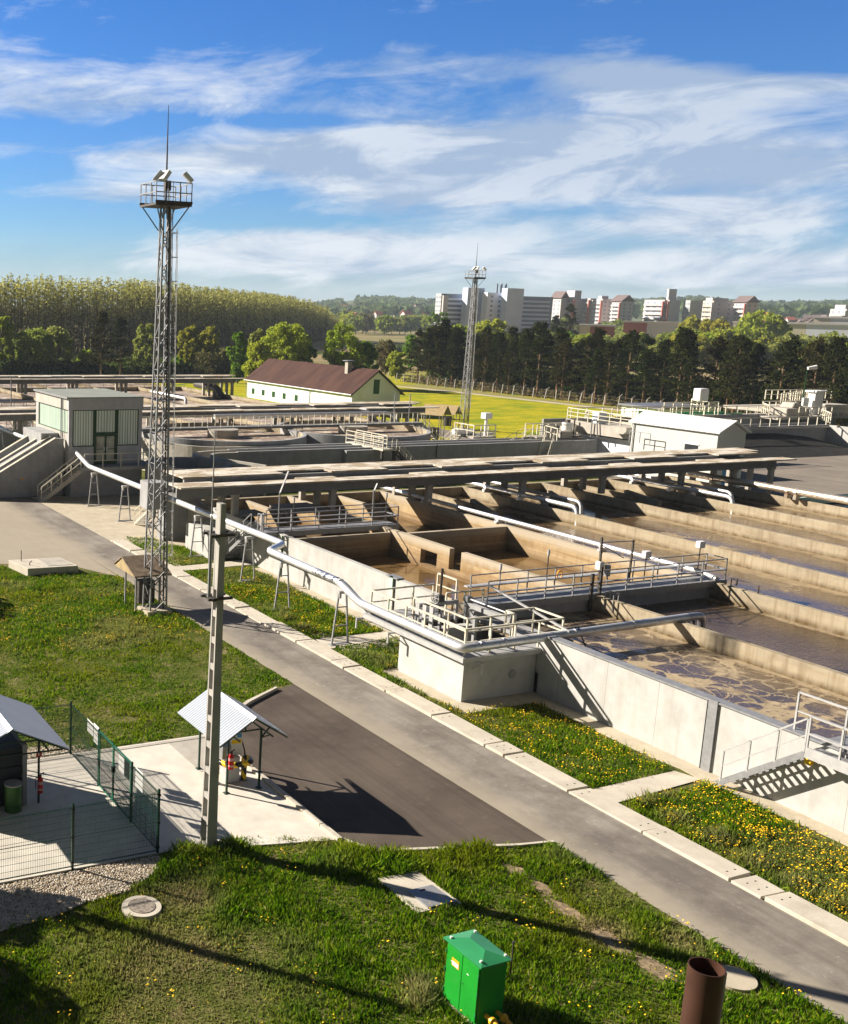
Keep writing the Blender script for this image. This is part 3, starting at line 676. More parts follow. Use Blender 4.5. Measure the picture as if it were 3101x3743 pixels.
build('frame', MB().box(32.6, 34.9, 2.55, 32.85, 38.0, 2.75).bar((32.7, 34.95, .3), (32.7, 34.95, 2.6), .12).bar((32.7, 37.9, .3), (32.7, 37.9, 2.6), .12), 'conc', gt)
builds('guide_post', [MB().bar((30.7, 37.2, .3), (30.7, 37.2, 2.6), .12), MB().bar((31.6, 36.0, .3), (31.6, 36.0, 2.7), .14)], 'conc', gt)
build('drive_shaft', MB().tube([(32.72, 37.9, 2.92), (32.72, 35.0, 2.92)], .03, 8), 'white', gt, True)
builds('gearbox', [MB().box(32.6, 37.75, 2.76, 32.9, 38.05, 3.02), MB().box(32.62, 34.85, 2.76, 32.84, 35.05, 3.0)], 'galv', gt, bevel=.02)
gt = thing('gate_plates', 'row of three grey stop boards standing against the inner platform railing', 'stop boards', (29.9, 38.4, 2))
for i in range(3): build('board', MB().box(29.75+.1*i, 37.5-.35*i, 2.01, 29.81+.1*i, 37.75-.35*i, 3.0), 'galv_light', gt)

# ================================================================== long clad pipe
def bend(pts, rad=.35, n=5):
    """round the corners of a polyline"""
    pts = [Vector(p) for p in pts]; o = [pts[0]]
    for a, b, c in zip(pts, pts[1:], pts[2:]):
        d1 = (a-b); d2 = (c-b); rr = min(rad, d1.length*.45, d2.length*.45); p = b+d1.normalized()*rr; q = b+d2.normalized()*rr
        for i in range(n+1):
            t = i/n; o.append(p*(1-t)**2+b*2*t*(1-t)+q*t*t)
    return o+[pts[-1]]
pp = thing('clad_pipe', 'long shiny silver clad pipe running from the control building past the tank wall', 'pipe', (30.3, 60, 0))
run = bend([(29.3, 87.8, 3.4), (29.3, 87.8, 4.62), (30.25, 86.3, 4.5), (30.3, 80.1, 2.98), (30.3, 50.1, 3.02), (28.62, 48.7, 3.05), (28.62, 42.1, 2.98), (28.55, 40.2, 2.44), (28.5, 33.05, 2.44), (41.1, 33.05, 2.62), (41.75, 33.05, 2.6), (41.8, 33.05, 1.75)], .35)
n_end = [i for i, p in enumerate(run) if abs(p.y-33.05) < .01 and p.x > 28.9]
build('pipe_run', MB().tube(run[:n_end[0]+1], .184, 20), 'steel', pp, True)
build('pipe_run', MB().tube(run[n_end[0]:], .182, 20), 'steel_dark', pp, True)
bands = [MB().tube([(x, y-.04, z), (x, y+.04, z)], .198, 16) for (y, x, z) in ((79.0, 30.3, 2.98), (72.6, 30.3, 2.99), (66, 30.3, 3.0), (60.6, 30.3, 3.0), (54, 30.3, 3.02), (47.4, 28.62, 3.04), (47.05, 28.62, 3.04), (41.95, 28.62, 2.97), (42.25, 28.62, 2.98), (36.5, 28.53, 2.44))]
bands += [MB().tube([(x-.04, 33.05, 2.455+(x-28.5)*.0135), (x+.04, 33.05, 2.455+(x-28.5)*.0135)], .196, 16) for x in (29.4, 30.6, 34.3, 37.6)]
builds('pipe_band', bands, 'steel', pp, smooth=True)
build('pipe_strap', MB().box(33.85, 32.8, 1.9, 34.05, 33.3, 2.3).bar((34.5, 33.02, 2.72), (34.75, 32.8, 1.95), .1, .05).bar((41.2, 33.05, 1.9), (41.2, 33.05, 2.45), .12), 'darksteel', pp)
# A-frame supports
af = thing('pipe_support', '', 'pipe support', (0, 0, 0))
for s_ in (-1, 1): build('leg', MB().bar((.46*s_, 0, 0), (.2*s_, 0, 2.55), .075, .075), 'galv', af, local=True)
for z in (.06, .95, 1.85): 
    wd = .46-.26*z/2.55; build('rung', MB().bar((-wd, 0, z), (wd, 0, z), .045, .05), 'galv', af, local=True)
build('saddle', MB().box(-.26, -.11, 2.52, .26, .11, 2.66).prism([(-.24, -.1), (-.12, -.1), (-.12, .1), (-.24, .1)], 2.3, 2.6), 'galv_light', af, local=True)
build('base_plate', MB().box(-.6, -.16, .02, .6, .16, .06), 'conc', af, local=True)
spots = [(30.3, 78.95, 'pipe support nearest the stairs of the control building'), (30.3, 72.6, 'pipe support standing on the bare yard beside the small side stairs'),
         (30.35, 60.6, 'pipe support in front of the low concrete inlet block'), (30.34, 53.9, 'pipe support beside the metal stairs to the short bridge'),
         (29.1, 47.9, 'pipe support on the grass just past the elbow of the silver pipe'), (28.6, 41.7, 'pipe support nearest the white valve chamber')]
for i, (x, y, l) in enumerate(spots):
    o = af if i == 0 else dup(af, label=l)
    o.location = (x, y, 0); o['label'] = l; o['group'] = 'A-frame supports under the silver pipe'
    if i in (4, 5): o.scale = (1, 1, 1.0)
# ================================================================== bridges over the tank
br = thing('walkway_bridge', 'long grey metal footbridge with cable trays crossing two lanes from the valve platform', 'footbridge', (41, 38.2, 2.5))
build('deck', MB().box(33.4, 37.62, 2.5, 48.9, 38.75, 2.58), 'galv', br)
build('girder', MB().box(33.4, 37.55, 2.32, 48.9, 37.615, 2.62).box(33.4, 38.76, 2.32, 48.9, 38.82, 2.62), 'galv', br)
rail(br, [(33.6, 37.6, 2.6), (48.8, 37.6, 2.6)], 1.1, 1.75, 'galv', 1, .024, wide=1)
rail(br, [(33.6, 38.78, 2.6), (48.8, 38.78, 2.6), (48.8, 37.6, 2.6)], 1.1, 1.75, 'galv', 1, .024, wide=1)
build('cable_tray', MB().box(33.5, 38.86, 3.1, 48.7, 39.12, 3.16), 'galv_light', br)
build('tray_arm', MB().bar((33.65, 37.6, 3.5), (33.9, 32.9, 2.66), .1, .07), 'galv_light', br)
build('girder_frame', MB().box(40.25, 37.5, 1.6, 40.37, 37.6, 3.9).box(39.7, 37.5, 1.5, 39.85, 37.6, 3.6), 'darksteel', br)
ho = thing('hoist_post', 'tall dark hoist frame standing in the middle of the long bridge', 'hoist', (40.9, 38.7, 2.6))
build('mast', MB().bar((40.6, 37.9, 1.9), (40.9, 38.3, 5.15), .09), 'darksteel', ho)
build('mast', MB().bar((43.4, 38.7, 2.2), (43.55, 38.8, 4.75), .08), 'darksteel', ho)
build('jib', MB().bar((40.9, 38.3, 4.9), (43.55, 38.8, 4.7), .05).bar((40.9, 38.3, 4.8), (42.9, 38.7, 3.9), .04), 'galv', ho)
build('winch', MB().box(40.65, 38.0, 3.6, 40.95, 38.3, 4.0), 'white', ho, bevel=.03)
build('switch_box', MB().box(41.0, 37.85, 3.3, 41.2, 38.05, 3.85), 'galv', ho)
def sensor(x, y, z, h, label, box=True):
    t = thing('instrument_post', label, 'instrument post', (x, y, z))
    build('stand', MB().tube([(x, y, z), (x, y, z+h)], .03, 6), 'darksteel', t)
    if box: build('housing', MB().box(x-.2, y-.14, z+h, x+.2, y+.14, z+h+.36), 'white', t, bevel=.04)
    else: build('housing', MB().tube([(x, y, z+h), (x, y, z+h+.3)], .06, 8), 'galv_light', t)
    return t
sensor(48.2, 38.75, 2.6, 1.45, 'white instrument box on the far end of the long bridge railing')
sensor(44.6, 38.85, 2.6, 1.15, 'tilted white instrument box halfway along the far half of the bridge')
sensor(38.2, 38.85, 2.3, 2.0, 'thin dark probe post behind the long bridge near the basin wall', False)
sensor(35.4, 38.9, 2.6, 1.2, 'short post with a pale probe at the near end of the long bridge', False)
t = thing('cable_reel', 'orange cable coil hung on the bridge railing left of the hoist', 'cable coil', (38.9, 38.7, 3.2))
pts = [(39.0+.16*math.cos(a), 38.84, 3.3+.2*math.sin(a)) for a in [i*math.pi/6 for i in range(13)]]
build('coil', MB().tube(pts, .035, 6, False), 'orange', t)
mx = thing('submerged_mixer', 'dark agitator rack hanging into the stirred lane under the bridge end', 'agitator', (44, 39, 1.7))
b = MB().bar((41, 39.1, 2.0), (47.8, 39.1, 2.2), .12)
build('beam', b, 'darksteel', mx)
for i in range(4): build('paddle', MB().extr([(39.0, 1.72), (39.3, 1.72), (39.25, 2.35), (39.1, 2.45)], 'x', 41.6+i*1.7, 41.75+i*1.7), 'darksteel', mx)
lad = thing('wall_ladder', 'small dark rung loop on top of the second lane wall at the bridge foot', 'ladder', (48.4, 36.4, 2.5))
build('loop', MB().tube([(48.1, 36.7, 2.55), (48.1, 36.7, 2.95), (48.1, 35.2, 2.95), (48.1, 35.2, 2.55)], .04, 6).tube([(48.5, 36.7, 2.55), (48.5, 36.7, 2.9)], .05, 6), 'darksteel', lad)
lad = thing('wall_ladder', 'small pale rung loops on the first lane wall beside the bridge', 'ladder', (40.2, 36.6, 2.5))
build('loop', MB().tube([(40.0, 36.9, 2.0), (40.0, 36.9, 2.85), (40.3, 36.9, 2.9), (40.3, 36.9, 2.55)], .03, 6).tube([(40.0, 36.4, 2.0), (40.0, 36.4, 2.85), (40.3, 36.4, 2.9), (40.3, 36.4, 2.55)], .03, 6), 'galv', lad)

br = thing('walkway_bridge', 'short grey metal footbridge with stairs over the left settling basin', 'footbridge', (36, 55.3, 2.5))
build('deck', MB().box(31.55, 54.78, 2.5, 41.4, 55.95, 2.57), 'galv', br)
build('girder', MB().box(31.55, 54.7, 2.3, 41.4, 54.775, 2.62).box(31.55, 55.96, 2.3, 41.4, 56.02, 2.62), 'galv', br)
rail(br, [(31.7, 54.75, 2.6), (41.3, 54.75, 2.6)], 1.1, 1.9, 'galv', 1, .026, wide=1)
rail(br, [(32.6, 55.98, 2.6), (41.3, 55.98, 2.6), (41.3, 54.75, 2.6)], 1.1, 1.9, 'galv', 1, .026, wide=1)
rail(br, [(31.6, 54.75, 2.6), (31.6, 55.2, 2.6)], 1.1, .9, 'galv', 1, .026)
stairs(br, (31.6, 59.6, .05), (31.6, 56.0, 2.55), .85, 12, 'galv')
build('lamp_pole', MB().tube([(33.0, 55.2, 2.6), (33.0, 55.2, 4.9)], .05, 8).bar((33.0, 55.2, 4.85), (33.7, 55.5, 6.1), .09, .06), 'galv', br)
build('lamp_pole', MB().tube([(40.2, 55.9, 2.6), (40.2, 55.9, 4.6)], .05, 8).bar((40.2, 55.9, 4.5), (40.5, 56.0, 5.0), .09, .06), 'galv', br)
build('pump_tube', MB().tube([(32.3, 55.9, 2.6), (32.3, 55.9, 3.5)], .12, 12), 'galv_light', br, True)
t = sensor(34.5, 56.0, 2.6, 1.5, 'white probe head on a post by the short bridge', False)
sensor(41.2, 55.9, 2.6, 1.5, 'white lamp bracket at the end of the short bridge', False)

# stairs and landing at the right edge
sr = thing('access_stairs', 'grey metal stairs climbing along the white tank wall at the right edge', 'stairs', (32.3, 22.5, 0))
stairs(sr, (32.02, 24.0, .08), (32.02, 21.15, 2.3), .66, 13, 'galv', rails=False)
rail(sr, [(32.02, 23.9, .2), (32.02, 21.2, 2.35)], 1.1, 1.0, 'galv_light', 1, .026)
build('landing', MB().box(32.0, 17.6, 2.25, 32.66, 21.1, 2.4).box(32.66, 17.6, 2.62, 33.9, 21.1, 2.70), 'galv', sr)
build('landing_edge', MB().box(31.94, 17.6, 2.2, 31.995, 21.12, 2.55), 'galv_light', sr)
rail(sr, [(31.98, 21.1, 2.45), (31.98, 18.0, 2.45)], 1.1, .95, 'galv_light', 1, .028, wide=1)
rail(sr, [(32.9, 22.2, 2.6), (32.9, 20.6, 2.6)], 1.25, 1.6, 'galv_light', 1, .03)
rail(sr, [(33.0, 20.4, 2.7), (39.8, 20.4, 2.7)], 1.0, 1.6, 'galv', 1, .03, wide=1)
build('catwalk', MB().box(33.0, 18.9, 2.55, 40.0, 20.4, 2.66), 'galv', sr)
t = thing('spot_lamp', 'tiny yellow lamp fixed to the wall under the metal stair landing', 'wall lamp', (32.6, 21.4, 1.8))
build('housing', MB().box(32.55, 21.3, 1.75, 32.71, 21.5, 1.95), 'yellow', t)

# ================================================================== pipes lying on the lane walls
def wallpipe(name, label, pts, r, mat, feet=(), group=None):
    t = thing(name, label, 'pipe', pts[0], group=group)
    build('pipe_run', MB().tube(bend(pts, .5), r, 14), mat, t, True)
    for (x, y, z0, z1) in feet: build('foot', MB().box(x-.25, y-.12, z0, x+.25, y+.12, z1).tube([(x, y-.12, z1+r*.9), (x, y+.12, z1+r*.9)], r*1.15, 12), mat, t)
    return t
wallpipe('air_pipe', 'straight silver pipe lying along the wall right of the deep basins', [(48.15, 66.5, 2.86), (48.15, 38.6, 2.86), (48.2, 37.6, 2.7)], .13, 'steel', [(48.15, 53.5, 2.54, 2.66), (48.15, 61, 2.54, 2.66), (48.15, 45, 2.54, 2.66)])
for j, (x, lab) in enumerate(((55.75, 'second'), (63.55, ''), (70.55, ''))):
    if j == 0: ls = ('left pipe of the pair ending over the lane right of the deep basins', 'right pipe of the pair ending over the lane right of the deep basins')
    elif j == 1: continue
    else: ls = ('left pipe of the far pair bending into the lane near the white shed', 'right pipe of the far pair bending into the lane near the white shed')
    wallpipe('air_pipe', ls[0], [(x+.05, 66.5, 2.95), (x+.05, 54.6, 2.95), (x-.02, 54.4, 1.75)], .15, 'steel', [(x+.05, 60, 2.54, 2.76), (x+.05, 63.6, 2.54, 2.76)])
    wallpipe('air_pipe', ls[1], [(x+2.0, 66.5, 2.95), (x+2.0, 56.2, 2.95), (x+1.95, 56.0, 1.7)], .12, 'steel', [(x+2, 59.6, 1.7, 2.76)])
wallpipe('return_pipe', 'thick rust tinted pipe on the rightmost tank wall', [(77.0, 66.5, 3.12), (77.0, 10, 3.12)], .27, 'pipe_rust', [(77.0, 61.5, 2.54, 2.85), (77.0, 54.3, 2.54, 2.85), (77.0, 55.0, 2.54, 2.85), (77, 46, 2.54, 2.85)])
st = MB().box(77.29, 50, 1.9, 77.295, 57, 2.5)

# ================================================================== covered distribution channel
def channel(name, label, x0, x1, yf, zt, z0f, cols, far=False, deep=5.3, slots=True, mat='deck', legs_to=2.53):
    """elevated twin concrete channel: front trough lower, back trough higher, on three-column frames"""
    t = thing(name, label, 'channel', ((x0+x1)/2, yf+2.5, 0))
    s = MB(); z = zt-.14
    yb0 = yf+2.35; yb1 = yf+deep
    # front trough: beam, slab with openings
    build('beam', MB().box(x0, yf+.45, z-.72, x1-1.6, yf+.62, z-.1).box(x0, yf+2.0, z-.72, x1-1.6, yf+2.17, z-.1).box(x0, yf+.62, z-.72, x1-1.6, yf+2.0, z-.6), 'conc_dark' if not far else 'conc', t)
    segs = []; L = x1-x0; n = max(3, int(L/9)); w = L/n
    for i in range(n):
        a = x0+i*w; segs.append((a, a+w*.32))
    d = MB(); d.box(x0, yf-.1, z-.1, x1, yf+1.15, z)
    for a, b in segs: d.box(a, yf+1.15, z-.1, b, yf+1.75, z)
    build('cover', d, mat, t)
    s = MB().box(x0+1.4, yb0, zt-.75, x1-6 if x1-x0 > 40 else x1, yb0+.18, zt-.0)
    s.box(x0+1.4, yb1-.18, zt-.75, x1, yb1, zt-.0).box(x0+1.4, yb0+.18, zt-.75, x1, yb1-.18, zt-.62)
    build('trough', s, 'conc', t)
    d = MB(); d.box(x0+1.3, yb0+1.0, zt, x1, yb1+.12, zt+.1)
    for q, (a, b) in enumerate(segs):
        a2 = max(a+w*.35, x0+1.3) if q else x0+1.3; b2 = min(a2+w*(.5 if q else .8), x1-.2)
        d.box(a2, yb0-.06, zt, b2, yb0+.999, zt+.1)
    build('cover', d, mat, t)
    for c in cols:
        cc = MB()
        ys = ((yf+.75, yf+1.05), (yf+2.6, yf+2.9), (yb1-.8, yb1-.5))
        for yy, (y0, y1) in enumerate(ys):
            top = z-.7 if yy == 0 else zt-.75
            build('column', MB().extr([(y0, legs_to if c < 78 else 0), (y1, legs_to if c < 78 else 0), (y1, top-.35), (y1+.35, top), (y0-.15, top), (y0, top-.35)] if yy == 0 else [(y0, legs_to if c < 78 else 0), (y1, legs_to if c < 78 else 0), (y1, top), (y0, top)], 'x', c, c+.42), 'conc_light', t)
    return t
channel('covered_channel', 'long lichen stained concrete channel crossing the near tank on columns', 28.6, 84, 59.75, 4.78, 2.53, [32.75, 40.1, 48.0, 56.3, 64, 72.2, 78.0, 82.3])
channel('covered_channel', 'weathered concrete channel on columns behind the round tanks', 26, 83.8, 104.7, 4.85, 2.53, [32.7, 40, 48, 56, 64, 72, 77.8, 81.2])
channel('covered_channel', 'farthest concrete channel running across in front of the left trees', 14, 84.6, 153.6, 4.92, 2.53, [24, 32.7, 40, 48, 56, 64, 72, 79.2, 82.4])
# left end housing of the near channel
t = thing('head_chamber', 'boxy concrete head chamber at the left end of the near channel', 'chamber', (30.8, 64, 0))
build('wall', MB().box(28.8, 64.9, 2.3, 29.9, 66.4, 4.1).box(30.2, 65.5, -.1, 33, 66.5, 4.0), 'conc', t)
build('downpipe', MB().tube(bend([(30.0, 66, 4.0), (30.05, 66.6, 3.2), (30.05, 66.6, 1.4), (29.9, 67.4, .6)], .3), .06, 8), 'darksteel', t)
sd = thing('side_stairs', 'small metal stairs behind the lattice mast beside the channel head', 'stairs', (30.5, 68, 0))
stairs(sd, (30.5, 71.2, .05), (30.5, 67.4, 2.3), .8, 11, 'conc_light', railmat='cream')

# ================================================================== far tank group between channels
tk = thing('aeration_tank', 'second concrete aeration tank with crusted lanes behind the control building', 'treatment tank', (60, 128, 0))
s = MB(); s.box(24, 110, -.2, 24.35, 168, 2.4).box(24, 168, -.2, 80.3, 168.3, 2.4)
for x in (32.7, 40, 48, 56, 64, 72, 80): s.box(x, 110, -.2, x+.34, 168, 2.4)
build('lane_wall', s, 'wall_lane', tk)
build('end_wall', MB().box(24, 109.7, -.2, 80.3, 110, 2.5), 'conc', tk)
wsheet(24.4, 110, 80, 168, 1.75, 'sludge')
s = MB().box(10, 204, -.2, 84, 204.4, 1.3)
for x in (12, 20, 28, 36, 44.5, 53, 61.5, 70, 78.5, 83.7): s.box(x, 168.5, -.2, x+.4, 204, 1.3)
build('rear_lane_wall', s, 'wall_lane', tk)
wsheet(12.4, 168.6, 83.6, 204, .8, 'sludge')
for (x, l) in ((57, 'pale pipe pair left of the far channel columns'), (67, 'pale pipe pair right of the roof of the control building'), (79.6, 'dark cut pipe end sticking out beside the house')):
    wallpipe('air_pipe', l, [(x, 151, 3.0), (x, 139, 3.0), (x, 138.8, 1.7)] if x < 78 else [(x+.8, 163, 3.2), (x, 154, 3.2), (x-.2, 151.6, 2.0)], .22 if x < 78 else .55, 'steel' if x < 78 else 'darksteel')
fb = thing('walkway_bridge', 'pale railed footbridge over the far lanes left of the control building roof', 'footbridge', (36, 131, 2.4))
build('deck', MB().box(28, 130.4, 2.35, 44, 131.6, 2.5), 'galv', fb)
rail(fb, [(28, 130.4, 2.5), (44, 130.4, 2.5)], 1.1, 1.6, 'galv', 1, .04)
rail(fb, [(28, 131.6, 2.5), (44, 131.6, 2.5)], 1.1, 1.6, 'galv', 1, .04)
build('mast', MB().tube([(37.3, 131, 2.5), (37.3, 131, 7.2)], .07, 6).tube([(39.0, 131, 2.5), (39.0, 131, 6.6)], .07, 6), 'galv', fb)
rail(tk, [(26, 166, 2.4), (79.6, 166, 2.4)], 1.1, 2.4, 'galv', 1, .035)
sensor(33.2, 131.5, 2.5, 2.4, 'white cabinet on a post above the footbridge at the far left')
# big duct on trestles behind the round tanks, and clarifiers
du = thing('clad_pipe', 'thick horizontal silver duct behind the round settling tanks', 'pipe', (63, 101, 3))
build('pipe_run', MB().tube(bend([(52.3, 101.5, 4.42), (74.3, 101.5, 4.42), (75.4, 101.6, 3.4)], .8), .27, 18), 'steel', du, True)
for x in (54, 62.5, 71.8): build('trestle', MB().bar((x-.3, 101.5, 2.4), (x, 101.5, 4.2), .1).bar((x+.3, 101.5, 2.4), (x, 101.5, 4.2), .1).tube([(x+.3, 101.5, 4.2), (x+.7, 101.5, 3.6), (x+.5, 101.5, 2.8)], .12, 8), 'darksteel', du)
def clarifier(cx, cy, r, label, zr=3.5, rusty=False):
    t = thing('round_clarifier', label, 'round tank', (cx, cy, 0))
    build('ring_wall', MB().arc(cx, cy, r-.35, r, 0, 2*math.pi, -.2, zr, 64), 'conc', t, True)
    build('rim_lining', MB().arc(cx, cy, r-.37, r-.351, 0, 2*math.pi, zr-1.3, zr-.02, 64), 'wall_lane', t, True)
    build('hub', MB().cyl(cx, cy, zr-1.2, zr+.25, 1.55, 28), 'conc_light', t, True)
    tag(build('water', MB().disc(cx, cy, zr-.55, r-.36, 48), 'sludge'), kind='structure')
    return t
cA = clarifier(50.7, 96.4, 8.3, 'round concrete settling tank in the middle left behind the curved channel')
cB = clarifier(66.2, 96.5, 8.0, 'round concrete settling tank with rust streaked rim nearer the far mast')
build('rust_stain', MB().arc(66.2, 96.5, 8.0, 8.02, R(-52), R(-28), 1.2, 3.35, 10), concrete('rust streaked rim', (.36, .3, .24), (.23, .075, .02), .2, 1.0), cB)
br2 = thing('scraper_bridge', 'long railed scraper walkway spanning both round tanks', 'footbridge', (60, 97.4, 3.6))
build('deck', MB().box(36, 96.9, 3.62, 75.6, 98.0, 3.85), 'conc_dark', br2)
rail(br2, [(36, 96.85, 3.85), (75.6, 96.85, 3.85)], 1.1, 1.45, 'cream', 0, .03)
rail(br2, [(36, 98.0, 3.85), (72.6, 98.0, 3.85)], 1.1, 1.45, 'cream', 0, .03)
sb = thing('tank_stairs', 'cream railed stairs coming down from the round tank bridge end', 'stairs', (75, 97, 0))
stairs(sb, (78.6, 95.6, .4), (75.4, 97.0, 3.8), 1.0, 12, 'cream', side=(.2, .98))
build('stair_flight', MB().extr([(0, 0), (1, 0)], 'x', 0, 1) if False else MB().bar((71.6, 102.6, 4.9), (73.4, 102.6, 3.4), 1.3, .25), 'conc', sb)
build('ladder_pole', MB().tube([(72.6, 98.2, 3.8), (72.6, 98.2, 7.0)], .05, 6).tube([(74.6, 98.2, 3.8), (74.6, 98.2, 6.9)], .05, 6), 'galv', sb)
# third round tank at the left (empty, deep) and the S-shaped channels
cC = thing('round_clarifier', 'empty deep round tank half hidden behind the lattice mast', 'round tank', (36.5, 80, 0))
build('ring_wall', MB().arc(39.2, 80.4, 3.3, 3.6, 0, 2*math.pi, -.2, 2.95, 56), 'conc', cC, True)
build('floor', MB().disc(39.2, 80.4, .05, 3.35), 'conc_dark', cC)
build('curb_block', MB().box(39.6, 76.3, 2.4, 41.6, 77.6, 2.97).box(42.0, 76.2, 0, 43.6, 77.3, 2.9), 'conc_dark', cC)
ch = thing('open_channel', 'long open concrete channel with curved left end in front of the round tanks', 'channel', (62, 86, 0))
s = MB()
s.box(45.9, 84.3, 1.3, 88.0, 84.55, 3.15).box(45.9, 84.55, 1.3, 88, 86.0, 1.5).box(45.9, 86.0, 1.3, 88.0, 86.25, 3.15).box(50, 87.7, 1.3, 88, 87.95, 3.12).box(50, 86.25, 1.3, 88, 87.7, 1.45)
build('straight_wall', s, 'conc', ch)
s = MB()
def curve_wall(pts, w, z0, z1):
    pts = [Vector((x, y, 0)) for x, y in pts]; L = []; Rr = []
    for i, p in enumerate(pts):
        d = (pts[min(i+1, len(pts)-1)]-pts[max(i-1, 0)]).normalized(); n = Vector((-d.y, d.x, 0))*w/2
        L.append(p+n); Rr.append(p-n)
    for i in range(len(pts)-1):
        s.prism([tuple(L[i].xy), tuple(Rr[i].xy), tuple(Rr[i+1].xy), tuple(L[i+1].xy)][::1], z0, z1)
cw = [tuple(v.xy) for v in bend([(46.0, 84.42, 0), (43.2, 84.4, 0), (42.4, 82.0, 0), (44.4, 76.6, 0)], 1.6, 8)]
curve_wall(cw, .26, -.1, 3.1)
cw = [tuple(v.xy) for v in bend([(50, 86.12, 0), (43.6, 86.0, 0), (41.6, 84.9, 0), (41.4, 82.0, 0), (42.9, 76.6, 0)], 1.6, 8)]
curve_wall(cw, .26, -.1, 3.1)
cw = [tuple(v.xy) for v in bend([(50, 87.82, 0), (44.6, 88.2, 0), (42.2, 92.6, 0), (41.5, 99, 0)], 3.0, 10)]
curve_wall(cw, .3, -.1, 3.1)
build('curved_wall', s, 'conc_light', ch, True)
for x in (47, 52.2, 57.4, 63.2, 68.0, 74, 79, 84): build('pier', MB().box(x, 84.6, -.1, x+.6, 87.6, 1.3), 'conc_light', ch)
build('gate_block', MB().box(56.9, 83.7, .9, 59.9, 84.28, 3.0).box(59.9, 83.9, .9, 61.6, 84.28, 3.0), 'conc', ch)
build('spindle', MB().tube([(67.5, 84.2, 2.0), (67.5, 84.2, 3.3)], .05, 6), 'darksteel', ch)
cb2 = thing('walkway_bridge', 'small cream railed footbridge over the open channel with dark stairs', 'footbridge', (60.7, 85.6, 3.1))
build('deck', MB().box(60.1, 82.6, 3.02, 61.25, 88.7, 3.18), 'cream', cb2)
rail(cb2, [(60.1, 88.6, 3.18), (60.1, 82.6, 3.18)], 1.1, 1.5, 'cream', 2, .035)
rail(cb2, [(61.25, 88.6, 3.18), (61.25, 83.6, 3.18)], 1.1, 1.2, 'cream', 2, .035)
stairs(cb2, (64.6, 82.0, .1), (61.6, 82.6, 3.05), .8, 13, 'darksteel', side=(.1, .99), railmat='cream')
build('support', MB().box(60.0, 82.6, 0, 60.2, 82.8, 3.0).box(61.3, 82.6, 0, 61.6, 82.8, 3.0), 'darksteel', cb2)
c3 = thing('walkway_bridge', 'cream railed stair bridge over the right part of the open channel', 'footbridge', (84, 87, 3))
build('deck', MB().box(82.0, 86.6, 3.14, 90.8, 88.2, 3.3), 'conc_light', c3)
stairs(c3, (77.2, 87.2, 1.2), (82.0, 87.2, 3.2), 1.0, 12, 'cream', side=(0, 1))
stairs(c3, (78.4, 81.4, .1), (82.6, 84.8, 3.1), .9, 13, 'cream', side=(-.63, .77))
rail(c3, [(82, 86.6, 3.3), (87.2, 86.6, 3.3)], 1.2, 1.1, 'cream', 1, .045)
rail(c3, [(82, 88.3, 3.3), (89.2, 88.3, 3.3)], 1.2, 1.1, 'cream', 1, .045)
rail(c3, [(83, 84.8, 3.15), (83, 86.6, 3.3)], 1.2, 1.1, 'cream', 1, .045)
build('panel', MB().box(83.2, 86.5, 3.3, 84.5, 86.56, 4.4).box(84.8, 86.0, 3.2, 86.2, 86.5, 3.9), 'conc_light', c3)
c4_ = thing('pump_station', 'cream railed pump landing with white pipe on the channel beside the brown notice roof', 'pump', (78, 92, 3))
build('landing', MB().box(76.4, 89.6, 2.9, 79.4, 92.6, 3.1), 'conc_light', c4_)
rail(c4_, [(76.4, 92.6, 3.1), (76.4, 89.6, 3.1), (79.2, 89.6, 3.1)], 1.2, 1.0, 'cream', 1, .045)
stairs(c4_, (73.6, 90.6, 1.6), (76.4, 91.4, 3.0), .9, 8, 'cream', side=(0, 1))
build('pump_body', MB().tube([(75.4, 91.6, 3.4), (78, 91.6, 3.4)], .3, 12).tube([(78.6, 90.4, 3.1), (78.6, 90.4, 5.0)], .16, 10).box(78.2, 90.1, 4.9, 79.1, 90.8, 5.5).tube([(77.8, 91.0, 3.2), (80.2, 91.0, 3.2)], .16, 10), 'white', c4_, True)
def noticehut(x, y, label, z=2.0, rot=0):
    t = thing('shelter_roof', label, 'small shelter', (x, y, 0), R(rot))
    for sx_ in (-1.0, 1.0):
        for sy in (-.55, .55): build('post', MB().box(sx_-.04, sy-.04, 0, sx_+.04, sy+.04, z+.1), 'galv', t, local=True)
    b = MB().extr([(-1.35, z), (-1.3, z-.06), (0, z+1.15), (0, z+1.22)], 'x', -1.5, 1.5); build('roof_sheet', b, 'brownboard', t, local=True)
    b = MB().extr([(1.35, z), (0, z+1.22), (0, z+1.15), (1.3, z-.06)], 'x', -1.5, 1.5); build('roof_sheet', b, 'conc_dark', t, local=True)
    build('cabinet', MB().box(-.5, -.25, .3, .5, .25, 1.7), 'darksteel', t, local=True)
    return t
noticehut(87.3, 109.6, 'weathered board roof over equipment beside the end of the mid channel', 3.3, -62)
noticehut(99.2, 121.9, 'second board roofed shelter at the foot of the far mast', 2.0, -62)

